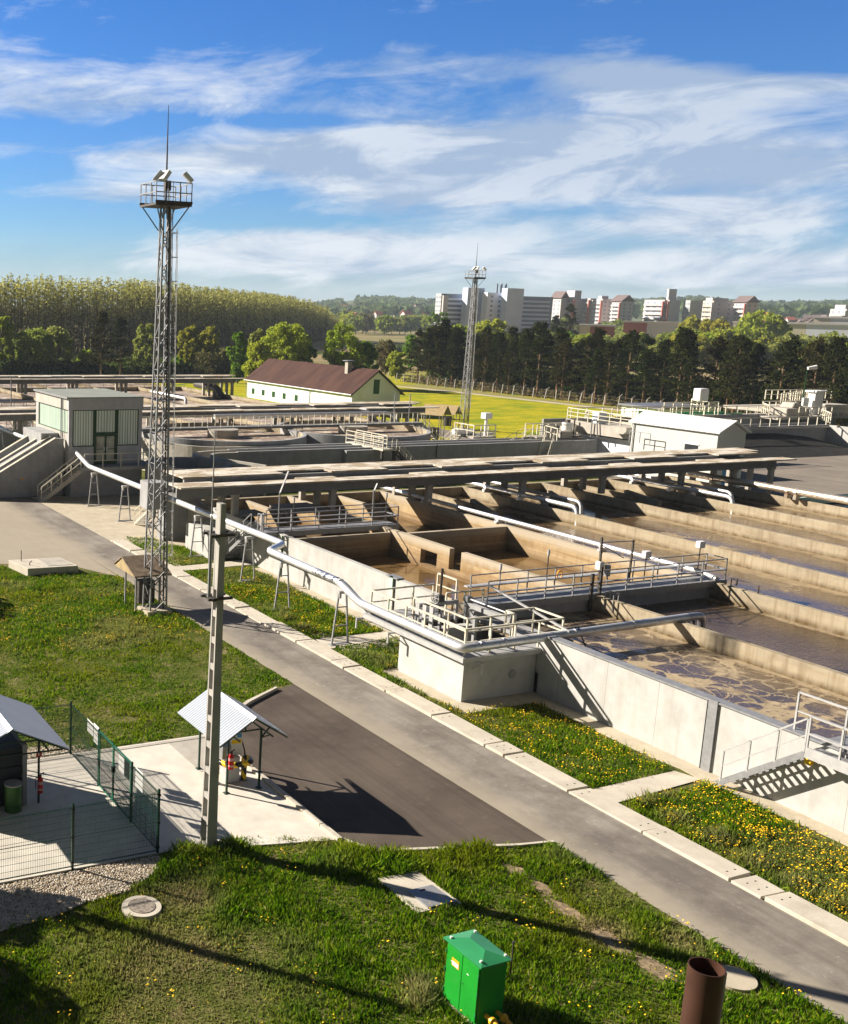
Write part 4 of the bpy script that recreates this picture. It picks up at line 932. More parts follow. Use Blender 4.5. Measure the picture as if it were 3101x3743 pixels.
# ================================================================== right hand structures
rs = thing('elevated_inlet', 'tall pale concrete inlet structure with cream railings left of the white shed', 'treatment structure', (88, 85, 0))
build('side_wall', MB().extr([(79.2, 3.75), (88.2, 3.75), (88.2, 4.95), (79.6, 4.75)], 'x', 87.3, 87.6), 'conc_light', rs)
build('basin', MB().box(87.6, 79.4, 3.7, 97, 88.4, 4.5).box(87.6, 88.1, 3.7, 110, 88.4, 5.0).box(97, 79.4, 3.7, 97.3, 88.1, 4.9), 'conc_light', rs)
build('spill_box', MB().extr([(79.6, 4.3), (81.2, 4.3), (81.2, 5.0), (79.2, 5.0), (79.2, 4.6)], 'x', 86.3, 87.28), 'conc_light', rs)
build('lower_house', MB().box(88.3, 80.4, 0, 96, 86.8, 3.3), 'roof_white', rs)
build('canopy', MB().box(87.9, 80.0, 3.3, 96, 87.0, 3.55), 'white', rs)
build('block', MB().box(88.3, 84.7, 4.5, 89.4, 85.6, 6.0), 'roof_white', rs)
rail(rs, [(87.4, 79.6, 4.85), (87.4, 88.1, 4.95)], 1.2, 1.4, 'cream', 2, .045)
rail(rs, [(89.8, 80, 4.5), (89.8, 88, 4.5)], 1.2, 1.5, 'cream', 1, .045)
rail(rs, [(88, 88.25, 5), (110, 88.25, 5)], 1.1, 2.2, 'cream', 1, .04)
build('inlet_pipe', MB().tube(bend([(87.1, 84.4, 3.4), (87.1, 84.4, 5.2), (87.1, 83.8, 5.4), (87.1, 83.5, 3.6)], .25), .06, 8), 'conc_dark', rs)
tkk = thing('white_tank', 'white cylinder tank with dark valve beside the concrete inlet', 'tank', (86.6, 87.3, 3))
build('body', MB().cyl(86.3, 86.9, 3.1, 4.7, .55, 20), 'white', tkk, True)
build('valve', MB().box(86.1, 86.7, 4.7, 86.5, 87.1, 5.0).tube([(86.95, 86.6, 3.2), (86.95, 86.6, 5.0)], .08, 8), 'darksteel', tkk)

sh = thing('white_shed', 'white clad shed with ribbed gable roof standing behind the near channel', 'shed', (89.8, 71, 0))
x0, x1, y0, y1, ze, zr = 85.1, 88.6, 68.0, 77.4, 5.75, 6.75
build('wall', MB().box(x0, y0, 0, x1, y1, ze).extr([(x0, ze), (x1, ze), ((x0+x1)/2, zr-.1)], 'y', y0+.001, y1-.001), 'shed_white', sh)
xm = (x0+x1)/2
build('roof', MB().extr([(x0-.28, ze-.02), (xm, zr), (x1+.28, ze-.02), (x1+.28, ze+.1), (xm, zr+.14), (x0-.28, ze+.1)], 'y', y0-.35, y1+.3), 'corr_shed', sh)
build('window', MB().box(x0-.03, 69.9, 3.9, x0+.02, 71.3, 4.45), 'glass_dark', sh)
build('window_frame', MB().box(x0-.06, 69.8, 4.45, x0, 71.4, 4.53), 'white', sh)
build('door', MB().box(86.2, y0-.04, 0, 87.2, y0+.0, 2.4), 'blue', sh)
build('downpipe', MB().tube([(x0-.1, y1-.2, ze), (x0-.1, y1-.2, 2.5)], .06, 8), 'white', sh)
rail(sh, [(x0-.9, 74.4, 4.0), (x0-.9, 76.8, 4.0)], 1.0, 1.2, 'galv', 1, .03)

tw = thing('thickener_basin', 'long dark retaining wall of the raised thickener basin at the far right', 'treatment tank', (120, 94, 0))
build('front_wall', MB().box(97, 93.5, -.1, 136.6, 93.8, 2.75), 'conc', tw)
build('side_wall', MB().box(136.6, 70, -.1, 136.9, 93.8, 2.75), 'wall_white', tw)  # paler wall tone puts the sun on this face into its colour
build('back_wall', MB().box(97, 101.5, -.1, 150, 101.8, 3.4).box(97, 96.5, 1.8, 137, 96.7, 2.7), 'conc', tw)
build('ledge', MB().box(97, 93.2, 2.4, 136.8, 93.5, 2.6), 'conc_light', tw)
rail(tw, [(100, 93.6, 2.75), (136.4, 93.6, 2.75)], 1.1, 1.75, 'cream', 0, .05)
rail(tw, [(108, 101.6, 3.4), (136, 101.6, 3.4)], 1.1, 2.0, 'cream', 0, .05)
tag(build('water', MB().box(97.3, 93.85, 1.7, 136.5, 101.4, 1.9), 'water_calm'), kind='structure')
hl = MB(); rx = [(98, .3), (108, 1.9), (118, 2.0), (127, 1.9), (133, 1.3), (136.4, .3)]
for i, (xa, za) in enumerate(rx[:-1]):
    xb, zb_ = rx[i+1]; hl.quad((xa, 93.45, za), (xb, 93.45, zb_), (xb, 90.2, zb_*.55), (xa, 90.2, za*.55)); hl.quad((xa, 90.2, za*.55), (xb, 90.2, zb_*.55), (xb-1, 85.8, .0), (xa-1, 85.8, .0))
tag(build('sludge_heap', hl, 'soil', smooth=True), 'low black heap of dried sludge against the retaining wall', 'heap')
sm = thing('sludge_machine', 'cream railed machinery deck with white cabinets at the right edge', 'machinery deck', (140, 101, 3))
build('deck', MB().box(134, 98.5, 2.9, 152, 104, 3.2).box(138, 104, 3.4, 156, 110, 3.8), 'conc_light', sm)
for (a, b_, z) in (((133.5, 99.5), (137, 103.2), 3.4), ((137, 103.2), (150, 103.2), 3.6), ((138, 98.6), (151, 98.6), 3.2), ((141, 106), (156, 106), 4.9), ((136, 92.8), (141, 97.6), 3.0), ((141, 103.6), (156, 110), 4.6)):
    rail(sm, [(a[0], a[1], z), (b_[0], b_[1], z)], 1.3, 1.3, 'cream', 1, .055)
builds('machine', [MB().box(136.5, 99.2, 3.2, 141, 102, 4.3).extr([(138, 4.3), (140, 4.3), (139.6, 5.0), (138.4, 5.0)], 'y', 99.6, 101.5), MB().box(146, 100, 3.2, 150, 102.4, 4.6)], 'conc_light', sm, bevel=.15)
build('cabinet', MB().box(143.5, 100.5, 3.2, 145.2, 101.6, 6.3), 'white', sm, bevel=.03)
build('cabinet_cap', MB().box(143.2, 100.2, 6.3, 145.5, 101.9, 6.5), 'white', sm)
gb = thing('scraper_trolley', 'green framed scraper trolley with a white box on top behind the shed', 'trolley', (132, 107, 3))
build('beam', MB().box(120, 104.5, 3.1, 131.6, 104.9, 3.5).box(124, 103.0, 3.0, 133.0, 103.4, 3.4), 'cabroof', gb)
rail(gb, [(131.5, 109.9, 3.4), (128.2, 103.4, 3.4)], 1.3, 1.8, 'cream', 1, .07)
rail(gb, [(120, 104.4, 3.5), (130, 104.4, 3.5)], 1.3, 1.8, 'cream', 1, .06)
build('motor_box', MB().box(126.4, 104.4, 4.9, 128.0, 105.6, 6.6), 'white', gb, bevel=.15)
lp = thing('street_lamp', 'slim dark pole with a white lamp head in front of the pines at the right', 'lamp', (142.4, 101.4, 0))
build('pole', MB().tube([(142.4, 101.4, 0), (142.4, 101.4, 9.6)], [.1, .06], 8), 'greend', lp)
build('lamp_head', MB().tube([(142.2, 101.2, 9.5), (143.2, 100.7, 9.7)], [.2, .3], 12), 'white', lp, True)
build('lamp_box', MB().box(142.0, 101.0, 4.4, 143.1, 101.3, 5.5), 'white', lp, bevel=.05)
lb = thing('flat_roof_hut', 'pale green low building with grey flat roof in front of the pines', 'hut', (135, 117, 0))
build('wall', MB().box(130.4, 113.9, 0, 141, 121, 2.9), 'palegreen', lb)
build('roof', MB().box(130.0, 113.5, 2.9, 141.4, 121.4, 3.15), 'roof_grey', lb)
build('window', MB().box(130.36, 116.0, 1.6, 130.41, 117.8, 2.4), 'greend', lb)
gc = thing('channel_cover', 'pale green edged tank cover frame beside the rust tinted pipe', 'cover', (95, 64, 0))
build('frame', MB().box(86.5, 57.5, .1, 100, 57.8, .9).box(86.5, 57.8, .1, 86.8, 62, .9).box(86.5, 61.7, .1, 100, 62, .9), 'palegreenmetal', gc)
build('inner', MB().box(86.8, 57.8, .1, 100, 61.7, .3), 'soil', gc)
# ================================================================== control building
cbd = thing('control_building', 'flat roofed grey control building with ribbed glazing and green door frame', 'building', (33, 87.5, 0))
x0, x1, y0, y1 = 29.75, 36.25, 83.5, 92.2
build('base', MB().box(x0+.1, 83.2, -.1, x1-.05, y1, 2.3), concrete('grey base render', (.32, .325, .35), (.2, .2, .2), .2, .2), cbd)
build('balcony', MB().box(30.2, 81.9, 2.32, 37.05, 83.4, 2.6).box(36.3, 83.4, 2.32, 37.05, 90, 2.6), 'conc', cbd)
wl = concrete('grey render', (.43, .43, .455), (.25, .24, .23), .25, .25); wc = concrete('pale side render', (.40, .385, .35), (.3, .27, .23), .25, .3)
zt = 8.1
build('wall', MB().box(x0, y0, 2.3, x0+.32, y0+.25, 7.15).box(x1-.32, y0, 2.3, x1, y0+.25, 7.15).box(x0+.32, y0, 2.6, 31.95, y0+.25, 4.12).box(34.05, y0, 2.6, x1-.32, y0+.25, 4.12)
      .box(x0-.06, y0-.06, 7.15, x1+.06, y0+.25, zt).box(x1-.25, y0+.25, 2.3, x1, y1, zt-.1).box(x0, y1-.25, 2.3, x1-.25, y1, zt-.1), wl, cbd)
build('side_wall', MB().box(x0-.06, y0+.25, 7.15, x0+.25, y1, zt).box(x0, y0+.25, 2.3, x0+.25, y1-.25, 5.2).box(x0, y1-.7, 5.2, x0+.25, y1-.25, 7.15), wc, cbd)
build('roof', MB().box(x0-.18, y0-.12, zt, x1+.12, y1+.1, zt+.1), 'felt', cbd)
build('gutter', MB().box(x0-.24, y0-.12, zt-.05, x0-.181, y1+.1, zt+.12), 'galv', cbd)
build('downpipe', MB().tube([(x0-.12, y0+1.6, zt-.05), (x0-.12, y0+1.6, 3.0)], .05, 8).tube([(x0-.12, y0+1.25, zt-.05), (x0-.12, y0+1.25, 4.6)], .03, 6), 'galv', cbd)
def pane(a, b, c, d, axis, off, name='window', mull=None):
    """glazing a..b along the wall, c..d in height"""
    w_ = MB(); fr = MB()
    if axis == 'x':
        w_.box(a, off+.06, c, b, off+.09, d)
        for (p, q, r_, s_) in ((a, c, b, c+.07), (a, d-.07, b, d), (a, c, a+.07, d), (b-.07, c, b, d)): fr.box(p, off+.0, q, r_, off+.058, s_)
        if mull:
            for i in range(1, mull): xx = a+(b-a)*i/mull; fr.box(xx-.012, off+.03, c, xx+.012, off+.058, d)
    else:
        w_.box(off+.06, a, c, off+.09, b, d)
        for (p, q, r_, s_) in ((a, c, b, c+.06), (a, d-.06, b, d), (a, c, a+.06, d), (b-.06, c, b, d)): fr.box(off+.0, p, q, off+.058, r_, s_)
        if mull:
            for i in range(1, mull): yy = a+(b-a)*i/mull; fr.box(off+.04, yy-.01, c, off+.058, yy+.01, d)
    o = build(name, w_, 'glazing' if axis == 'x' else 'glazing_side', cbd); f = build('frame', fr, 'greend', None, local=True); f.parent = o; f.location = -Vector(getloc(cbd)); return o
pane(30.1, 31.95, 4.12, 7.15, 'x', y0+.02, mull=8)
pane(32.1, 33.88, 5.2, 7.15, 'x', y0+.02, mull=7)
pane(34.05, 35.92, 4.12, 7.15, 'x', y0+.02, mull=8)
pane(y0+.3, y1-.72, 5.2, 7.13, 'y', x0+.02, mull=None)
build('post', MB().box(31.95, y0-.02, 2.62, 32.1, y0+.12, 7.15), 'greend', cbd); build('post', MB().box(33.88, y0-.02, 2.62, 34.05, y0+.12, 7.15), 'greend', cbd)
build('door_head', MB().box(32.1, y0-.03, 4.95, 33.88, y0+.12, 5.2).box(32.1, y0-.02, 2.62, 33.88, y0+.1, 2.9), 'greend', cbd)
for (a, b) in ((32.17, 32.93), (33.05, 33.8)):
    d = build('door', MB().box(a, y0+.03, 2.92, b, y0+.06, 4.93), simple('frosted door glass', (.36, .37, .30), .3, 0, .3, 1.6), cbd)
    hb = MB().box(a, y0+.0, 3.85, b, y0+.029, 3.9).box(a-.05, y0, 2.9, a+.02, y0+.029, 4.95).box(b-.02, y0, 2.9, b+.05, y0+.029, 4.95)
    f = build('frame', hb, 'greend', None, local=True); f.parent = d; f.location = -Vector(getloc(cbd))
    xh = b-.06 if a < 33 else a+.06
    f = build('handle', MB().box(xh-.04, y0-.05, 3.75, xh+.04, y0-.001, 4.05), 'white', None, local=True); f.parent = d; f.location = -Vector(getloc(cbd))
rail(cbd, [(30.6, 82.0, 2.6), (36.95, 82.0, 2.6), (36.95, 86, 2.6)], 1.1, 1.45, 'cream', 1, .032)
stc = thing('concrete_stairs', 'saw-toothed concrete stairs with pale railings up to the control building door', 'stairs', (28.6, 82, 0))
sp = [(26.85, 0)]
for i in range(15):
    xx = 26.85+i*.235; zz = (i+1)*.17; sp += [(xx, zz), (xx+.235, zz)]
sp += [(30.4, 2.2), (27.3, 0)]
build('flight', MB().extr(sp[::-1], 'y', 81.95, 83.05), 'conc_light', stc)
for yy in (82.0, 83.0): rail(stc, [(26.95, yy, .15), (30.3, yy, 2.55)], 1.0, 1.15, 'cream', 1, .03)
# inclined screw pump troughs left of the building
sc = thing('screw_pump_troughs', 'sloping concrete screw pump troughs rising to the control building', 'screw pump ramp', (26, 86, 0))
for i, (yy, mt) in enumerate(((84.3, 'conc'), (85.7, 'conc'), (87.3, 'conc'), (89.6, 'conc'))):
    xe = 29.6 if i < 2 else 29.3
    build('ramp_wall', MB().extr([(21.6, -.1), (xe, -.1), (xe, 4.75), (28.9, 4.75 if i != 1 else 4.6), (21.6, -.02+.6)], 'y', yy, yy+.28), 'conc', sc)
    build('coping', MB().extr([(21.6, .6), (28.9, 4.753), (28.9, 4.82), (21.6, .67)], 'y', yy-.05, yy+.34), 'kerb', sc)
build('trough_floor', MB().extr([(21.6, .02), (29.3, 3.6), (29.3, 3.3), (21.6, -.1)], 'y', 84.58, 89.6), 'conc_dark', sc)
build('screw_cover', MB().bar((22.6, 86.6, 1.0), (28.9, 86.6, 4.5), .35, .3), 'conc', sc)
build('head_block', MB().prism([(28.2, 86), (29.7, 86), (29.7, 91), (28.2, 91)], 2.5, 5.0), 'conc', sc)
t = thing('warning_plate', 'small orange plate on the sloping trough wall', 'sign', (26.0, 84.2, 1.5)); build('plate', MB().box(25.9, 84.26, 1.5, 26.1, 84.295, 1.62), 'orange', t)
pq = thing('clad_pipe', 'second silver pipe with a kink coming in from the left behind the troughs', 'pipe', (30.9, 102, 2))
build('pipe_run', MB().tube(bend([(30.9, 128, 4.2), (30.9, 106, 3.0), (30.9, 99.6, 3.0), (31.6, 97, 3.6), (29.2, 91.0, 4.6), (29.2, 91.0, 2.6)], .6), .19, 14), 'steel', pq, True)
o = dup(af, (30.9, 107.6, 0), label='pipe support of the second silver pipe at the left edge', group='A-frame supports under the silver pipe')
t = thing('access_stairs', 'concrete stairs and cream railings at the left edge beyond the troughs', 'stairs', (33, 112, 0))
stairs(t, (33.6, 112, .1), (36.4, 118, 3.4), 1.3, 13, 'conc', side=(.9, -.4), closed=True)
build('landing_wall', MB().box(30, 118, 0, 33.6, 119, 3.3), 'conc', t)
stairs(t, (33.4, 104, .1), (31.8, 108.4, 2.9), 1.0, 10, 'galv', side=(.9, .3), railmat='cream')
rail(t, [(33.2, 106.4, 2.6), (33.2, 101.5, 2.6), (36.4, 101.5, 2.6)], 1.4, 1.2, 'cream', 1, .04)

# ================================================================== lattice masts
def mast(x, y, label):
    t = thing('lattice_mast', label, 'lattice mast', (0, 0, 0), group='lattice floodlight masts')
    Ht = 20.3; wd = lambda z: .46-(.46-.175)*min(1, z/Ht)
    cor = [(-1, -1), (1, -1), (1, 1), (-1, 1)]
    for (a, b) in cor: build('leg', MB().bar((a*wd(0), b*wd(0), 0), (a*wd(Ht), b*wd(Ht), Ht), .075), 'galv', t, local=True)
    br = MB(); n = 26; zs = [Ht*i/n for i in range(n+1)]
    for f in range(4):
        (a, b), (c, d) = cor[f], cor[(f+1) % 4]
        for i in range(n):
            z, z2 = zs[i], zs[i+1]
            p = Vector((a*wd(z), b*wd(z), z)); q = Vector((c*wd(z2), d*wd(z2), z2))
            if i % 2: p, q = Vector((c*wd(z), d*wd(z), z)), Vector((a*wd(z2), b*wd(z2), z2))
            br.bar(p, q, .042)
            if i % 2 == 0: br.bar((a*wd(z), b*wd(z), z), (c*wd(z), d*wd(z), z), .03)
    build('bracing', br, 'galv', t, local=True)
    ld = MB(); 
    for s_ in (-.2, .2): ld.bar((wd(1)+.1, s_, 1.2), (wd(Ht)+.1, s_, Ht+1.2), .035)
    for i in range(60): z = 1.4+i*.32; ld.bar((wd(z)+.1, -.2, z), (wd(z)+.1, .2, z), .022)
    build('ladder', ld, 'galv', t, local=True)
    cg = MB(); 
    for i in range(15):
        z = 3.0+i*1.15; cx = wd(z)+.1
        pts = [(cx+.4*math.sin(a), .28*math.cos(a), z) for a in [math.pi*j/8 for j in range(9)]]
        for p, q in zip(pts, pts[1:]): cg.bar(p, q, .03)
    for a in (0, 1, 2):
        s_ = (-.3, 0, .3)[a]; k_ = .4 if a == 1 else .2
        cg.bar((wd(3)+.1+k_, s_, 3), (wd(Ht)+.1+k_, s_, 19.3), .025)
    build('ladder_cage', cg, 'galv_light', t, local=True)
    build('platform', MB().box(-.95, -.95, Ht, .95, .95, Ht+.1).box(-.97, -.97, Ht+.1, .97, -.93, Ht+.22).box(-.97, .93, Ht+.1, .97, .97, Ht+.22), 'darksteel', t, local=True)
    bb = MB()
    for (a, b) in cor: bb.bar((a*.25, b*.25, Ht-1.1), (a*.85, b*.85, Ht), .05)
    build('brace', bb, 'galv', t, local=True)
    rl = MB(); c = [(-.93, -.93), (.93, -.93), (.93, .93), (-.93, .93), (-.93, -.93)]
    for (a, b), (d, e_) in zip(c, c[1:]):
        for h in (.5, .98): rl.bar((a, b, Ht+.1+h), (d, e_, Ht+.1+h), .045)
        for i in range(3): rl.bar((a+(d-a)*i/3, b+(e_-b)*i/3, Ht+.1), (a+(d-a)*i/3, b+(e_-b)*i/3, Ht+1.08), .04)
    build('railing', rl, 'galv', t, local=True)
    def flood(px, py, ax, tilt):
        o = build('floodlight', MB().extr([(-.1, -.05), (.1, -.05), (.16, .5), (-.06, .5)], 'x', -.22, .22), 'white', t, local=True, bevel=.02)
        o.location = (px, py, Ht+1.2); o.rotation_euler = (tilt, 0, ax); return o
    flood(-.55, -.75, R(-70), R(-35)); flood(-.75, -.3, R(-110), R(-35)); flood(.95, -.8, R(70), R(-40))
    build('junction_box', MB().box(-.2, -.35, Ht+.75, .1, -.15, Ht+1.2), 'darksteel', t, local=True)
    build('lightning_rod', MB().tube([(0, 0, Ht), (0, 0, Ht+1.6), (0, 0, 25.0)], [.05, .045, .014], 6), 'darksteel', t, local=True)
    build('cable', MB().bar((.35, -.3, 0), (.1, -.2, Ht), .06), 'darksteel', t, local=True)
    build('footing', MB().extr([(-.75, 0), (.75, 0), (.65, .22), (-.65, .22)], 'x', -.7, .7), 'apron', t, local=True)
    t.location = (x, y, 0); return t
m1 = mast(22.5, 49.6, 'tall grey lattice floodlight mast beside the road in the left foreground')
m2 = dup(m1, (100.1, 119.6, 0), label='distant lattice floodlight mast rising from the dandelion meadow')
# corrugated roof hut at the mast foot
ht = thing('meter_hut', 'open hut with rusty corrugated gable roof at the foot of the near mast', 'small shelter', (22.2, 50.3, 0))
for (x, y) in ((21.55, 49.9), (22.9, 49.9), (21.55, 51.3), (22.9, 51.3)): build('post', MB().box(x-.04, y-.04, 0, x+.04, y+.04, 2.05), 'galv', ht)
rf = MB()
for i in range(24):
    a = 21.2+i*.088; b = a+.05; rf.extr([(49.3, 2.0), (51.1, 2.66), (51.1, 2.73), (49.3, 2.07)], 'x', a, b); rf.extr([(49.3, 1.96), (51.1, 2.62), (51.1, 2.66), (49.3, 2.0)], 'x', b-.001, a+.089)
build('roof_sheet', rf, 'rustroof', ht)
build('roof_sheet', MB().extr([(52.2, 2.05), (52.2, 2.09), (51.11, 2.72), (51.11, 2.67)], 'x', 21.2, 23.3), 'rustroof', ht)
build('gable_board', MB().extr([(49.5, 2.0), (52.1, 2.0), (51.1, 2.6)], 'x', 21.24, 21.27), 'brownboard', ht)
build('meter_box', MB().box(21.9, 50.3, .3, 22.8, 50.9, 1.5), 'darksteel', ht)

# ================================================================== concrete pole in front
def concpole(x, y, h, label, name='utility_pole', detail=True):
    t = thing(name, label, 'utility pole', (x, y, 0))
    hw = lambda z: .165-.085*z/h; dp = lambda z: .135-.06*z/h
    fl = MB()
    # two side flanges and rungs between them (vierendeel pole)
    for s_ in (-1, 1):
        fl.add([(x-hw(0), y+s_*dp(0)*1.15-.05*0, -.3), (x+hw(0), y+s_*dp(0)*1.15, -.3), (x+hw(0), y+s_*dp(0)*1.15+.07*s_, -.3), (x-hw(0), y+s_*dp(0)*1.15+.07*s_, -.3),
                (x-hw(h), y+s_*dp(h), h), (x+hw(h), y+s_*dp(h), h), (x+hw(h), y+s_*dp(h)+.06*s_, h), (x-hw(h), y+s_*dp(h)+.06*s_, h)],
               [(0,3,2,1),(4,5,6,7),(0,1,5,4),(1,2,6,5),(2,3,7,6),(3,0,4,7)] if s_ > 0 else [(0,1,2,3),(4,7,6,5),(0,4,5,1),(1,5,6,2),(2,6,7,3),(3,7,4,0)])
    build('flange', fl, 'concpole', t)
    z = 0
    while z < h:
        a = z; b = min(h, z+.18) if z < h*.72 else h
        build('web', MB().box(x-hw(a)+.012, y-dp(a)*1.16, a, x+hw(b)-.012, y+dp(a)*1.16, b), 'concpole', t); z += .78 if z < h*.72 else 99
    if detail:
        for z in (7.55, 9.35):
            build('crossarm', MB().box(x-.42, y-.26, z, x+.34, y-.19, z+.07).box(x-.42, y+.19, z, x+.34, y+.26, z+.07).box(x-.3, y-.3, z-.01, x-.2, y+.3, z+.08), 'darksteel', t)
        build('rod', MB().tube([(x-.28, y, 7.6), (x-.28, y, 9.4), (x-.28, y, 10.0), (x-.28, y, 12.25)], [.05, .05, .022, .014], 6), 'galv', t)
    return t
concpole(13.82, 26.2, 10.25, 'slotted concrete utility pole with steel clamps and a rod in the left foreground')
concpole(2.4, 31.2, 9.5, 'second slotted concrete pole just outside the left edge', detail=False)

# ================================================================== fuel station
st_ = thing('pump_shelter', 'open steel shelter with white ribbed gable roof over the fuel pump', 'shelter', (16.5, 30.1, 0))
for (x, y) in ((15.96, 29.14), (17.16, 29.14), (15.96, 31.16), (17.16, 31.16)):
    build('post', MB().box(x-.03, y-.03, .05, x+.03, y+.03, 2.12).box(x-.09, y-.09, .05, x+.09, y+.09, .07), 'green_post', st_)
ze, zr = 1.98, 2.76; xl, xr, xm = 15.3, 17.82, 16.57
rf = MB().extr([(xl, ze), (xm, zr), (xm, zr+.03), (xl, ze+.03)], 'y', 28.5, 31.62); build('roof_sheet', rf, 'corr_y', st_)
rf = MB().extr([(xm, zr), (xr, ze), (xr, ze+.03), (xm, zr+.03)], 'y', 28.5, 31.62); build('roof_sheet', rf, 'corr_y_offsun', st_)
build('ridge_cap', MB().extr([(xm-.16, zr-.08), (xm, zr+.035), (xm+.16, zr-.08), (xm, zr+.06)], 'y', 28.48, 31.64), 'roof_white', st_)
fr = MB()
for y in (28.55, 29.14, 31.16, 31.56):
    fr.bar((xl+.04, y, ze-.03), (xm, y, zr-.03), .04).bar((xm, y, zr-.03), (xr-.04, y, ze-.03), .04)
    if y in (29.14, 31.16): fr.bar((15.9, y, 2.1), (17.2, y, 2.1), .04).bar((xm, y, 2.1), (xm, y, zr), .04)
fr.bar((15.96, 28.4, 2.12), (15.96, 31.7, 2.12), .04).bar((17.16, 28.4, 2.12), (17.16, 31.7, 2.12), .04).bar((17.16, 29.14, 1.8), (17.45, 29.14, 2.1), .04).bar((17.16, 28.6, 2.1), (17.16, 29.14, 1.8), .04)
build('frame', fr, 'green_post', st_)
fp = thing('fuel_pump', 'stainless fuel pump cabinet with a yellow and blue display board', 'fuel pump', (16.5, 29.95, .05))
build('cabinet', MB().box(16.28, 29.75, .06, 16.76, 30.25, .95), 'galv_light', fp, bevel=.02)
build('plinth', MB().box(16.3, 29.77, .05, 16.78, 30.27, .061), 'black', fp)
build('display', MB().box(16.46, 29.9, .95, 16.9, 30.05, 1.75), 'white', fp, bevel=.01)
build('display_stripe', MB().box(16.5, 29.894, 1.36, 16.86, 29.9, 1.5), 'yellow', fp)
build('display_badge', MB().box(16.7, 29.894, 1.56, 16.86, 29.9, 1.7), 'blue', fp)
build('nozzle_hose', MB().tube(bend([(16.92, 29.98, 1.4), (17.05, 29.95, 1.0), (17.0, 29.9, .6), (16.86, 29.9, .5)], .15), .025, 6), 'black', fp, True)
build('pump_head', MB().box(16.12, 29.8, .9, 16.45, 30.15, 1.35), 'galv', fp, bevel=.02)
def stripes(name):
    mt, nt, out = newmat(name); k = NT(nt)
    g_ = k.n('NewGeometry'); s_ = k.n('SeparateXYZ'); k.l(g_.outputs['Position'], s_.inputs[0])
    f = k.math('FRACT', k.math('MULTIPLY', k.math('ADD', k.math('ADD', s_.outputs[2], s_.outputs[0]), k.math('MULTIPLY', s_.outputs[1], -1)), 2.2))
    principled(k, out, k.mix(k.math('GREATER_THAN', f, .5), (.78, .5, .01), (.012, .012, .012)), .35, 0, .4); return mt
M['stripes'] = stripes('yellow black guard paint')
gd = thing('crash_guard', 'yellow and black hooped guard rail around the left side of the fuel pump', 'guard rail', (16.4, 29.5, .05), group='crash guards round the fuel pump')
build('hoop', MB().tube(bend([(15.98, 29.93, .05), (15.98, 29.9, .86), (16.15, 29.35, .86), (17.0, 29.42, .86), (17.1, 29.7, .86), (16.98, 29.86, .86), (16.98, 29.86, .05)], .16, 5), .095, 12), 'stripes', gd, True)
build('foot', MB().cyl(15.98, 29.93, .05, .075, .14, 14).cyl(16.98, 29.86, .05, .075, .14, 14), 'galv', gd)
gd = thing('crash_guard', 'yellow and black hooped guard rail behind the display board', 'guard rail', (16.9, 30.4, .05), group='crash guards round the fuel pump')
build('hoop', MB().tube(bend([(16.85, 30.3, .05), (16.85, 30.3, 1.1), (17.0, 30.75, 1.1), (16.85, 31.0, 1.0), (16.8, 31.0, .05)], .16, 5), .095, 12), 'stripes', gd, True)
def ext(x, y, z, label, post=True):
    t = thing('fire_extinguisher', label, 'fire extinguisher', (x, y, z))
    build('bottle', MB().tube([(x, y, z), (x, y, z+.02), (x, y, z+.46), (x, y, z+.54)], [.07, .09, .09, .035], 14), 'red', t, True)
    build('label_band', MB().tube([(x, y, z+.1), (x, y, z+.16)], .0915, 14, False).tube([(x, y, z+.3), (x, y, z+.4)], .0915, 14, False), simple('label print', (.55, .3, .28), .4, 0, .5, 30), t, True)
    build('valve', MB().box(x-.03, y-.03, z+.54, x+.03, y+.03, z+.6).bar((x, y, z+.6), (x+.12, y, z+.66), .03).tube(bend([(x-.03, y, z+.57), (x-.16, y, z+.5), (x-.15, y, z+.15)], .1), .014, 6), 'black', t)
    return t
ext(16.02, 29.02, .92, 'red fire extinguisher hanging on the front post of the pump shelter')
# store shelter at the left edge
ls = thing('store_shelter', 'steel shelter with grey ribbed roof over a dark container at the left edge', 'shelter', (8.8, 31.5, 0))
ze, zr = 2.12, 3.0; xl, xr, xm = 7.0, 10.72, 8.88; ya, yb = 29.6, 33.5
build('roof_sheet', MB().extr([(xm, zr), (xr, ze), (xr, ze+.03), (xm, zr+.03)], 'y', ya, yb), 'corr_y_offsun', ls)
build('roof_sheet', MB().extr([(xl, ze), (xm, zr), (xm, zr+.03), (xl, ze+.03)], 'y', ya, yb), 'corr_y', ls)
build('ridge_cap', MB().extr([(xm-.2, zr-.08), (xm, zr+.035), (xm+.2, zr-.08), (xm, zr+.06)], 'y', ya-.02, yb+.02), 'roof_white', ls)
for (x, y) in ((10.03, 30.58), (10.03, 33.0), (7.6, 30.58), (7.6, 33.0)): build('post', MB().box(x-.03, y-.03, .05, x+.03, y+.03, 2.2), 'green_post', ls)
fr = MB()
for y in (29.66, 30.58, 33.0): fr.bar((xl+.04, y, ze-.03), (xm, y, zr-.03), .04).bar((xm, y, zr-.03), (xr-.04, y, ze-.03), .04).bar((7.6, y, 2.2), (10.5, y, 2.15), .04)
fr.bar((10.03, 29.66, 2.2), (10.03, 33.4, 2.2), .04).bar((7.6, 29.66, 2.2), (7.6, 33.4, 2.2), .04)
build('frame', fr, 'green_post', ls)
ct = thing('storage_container', 'dark corrugated steel container under the left shelter', 'container', (8.4, 32, .05))
b = MB()
for i in range(9): b.box(6.9, 30.62 if i % 2 else 30.66, .1+i*.21, 9.5, 33.2, .1+(i+1)*.21-.001)
build('shell', b, simple('dark blue grey steel', (.02, .022, .03), .5, .3, .2, 3), ct)
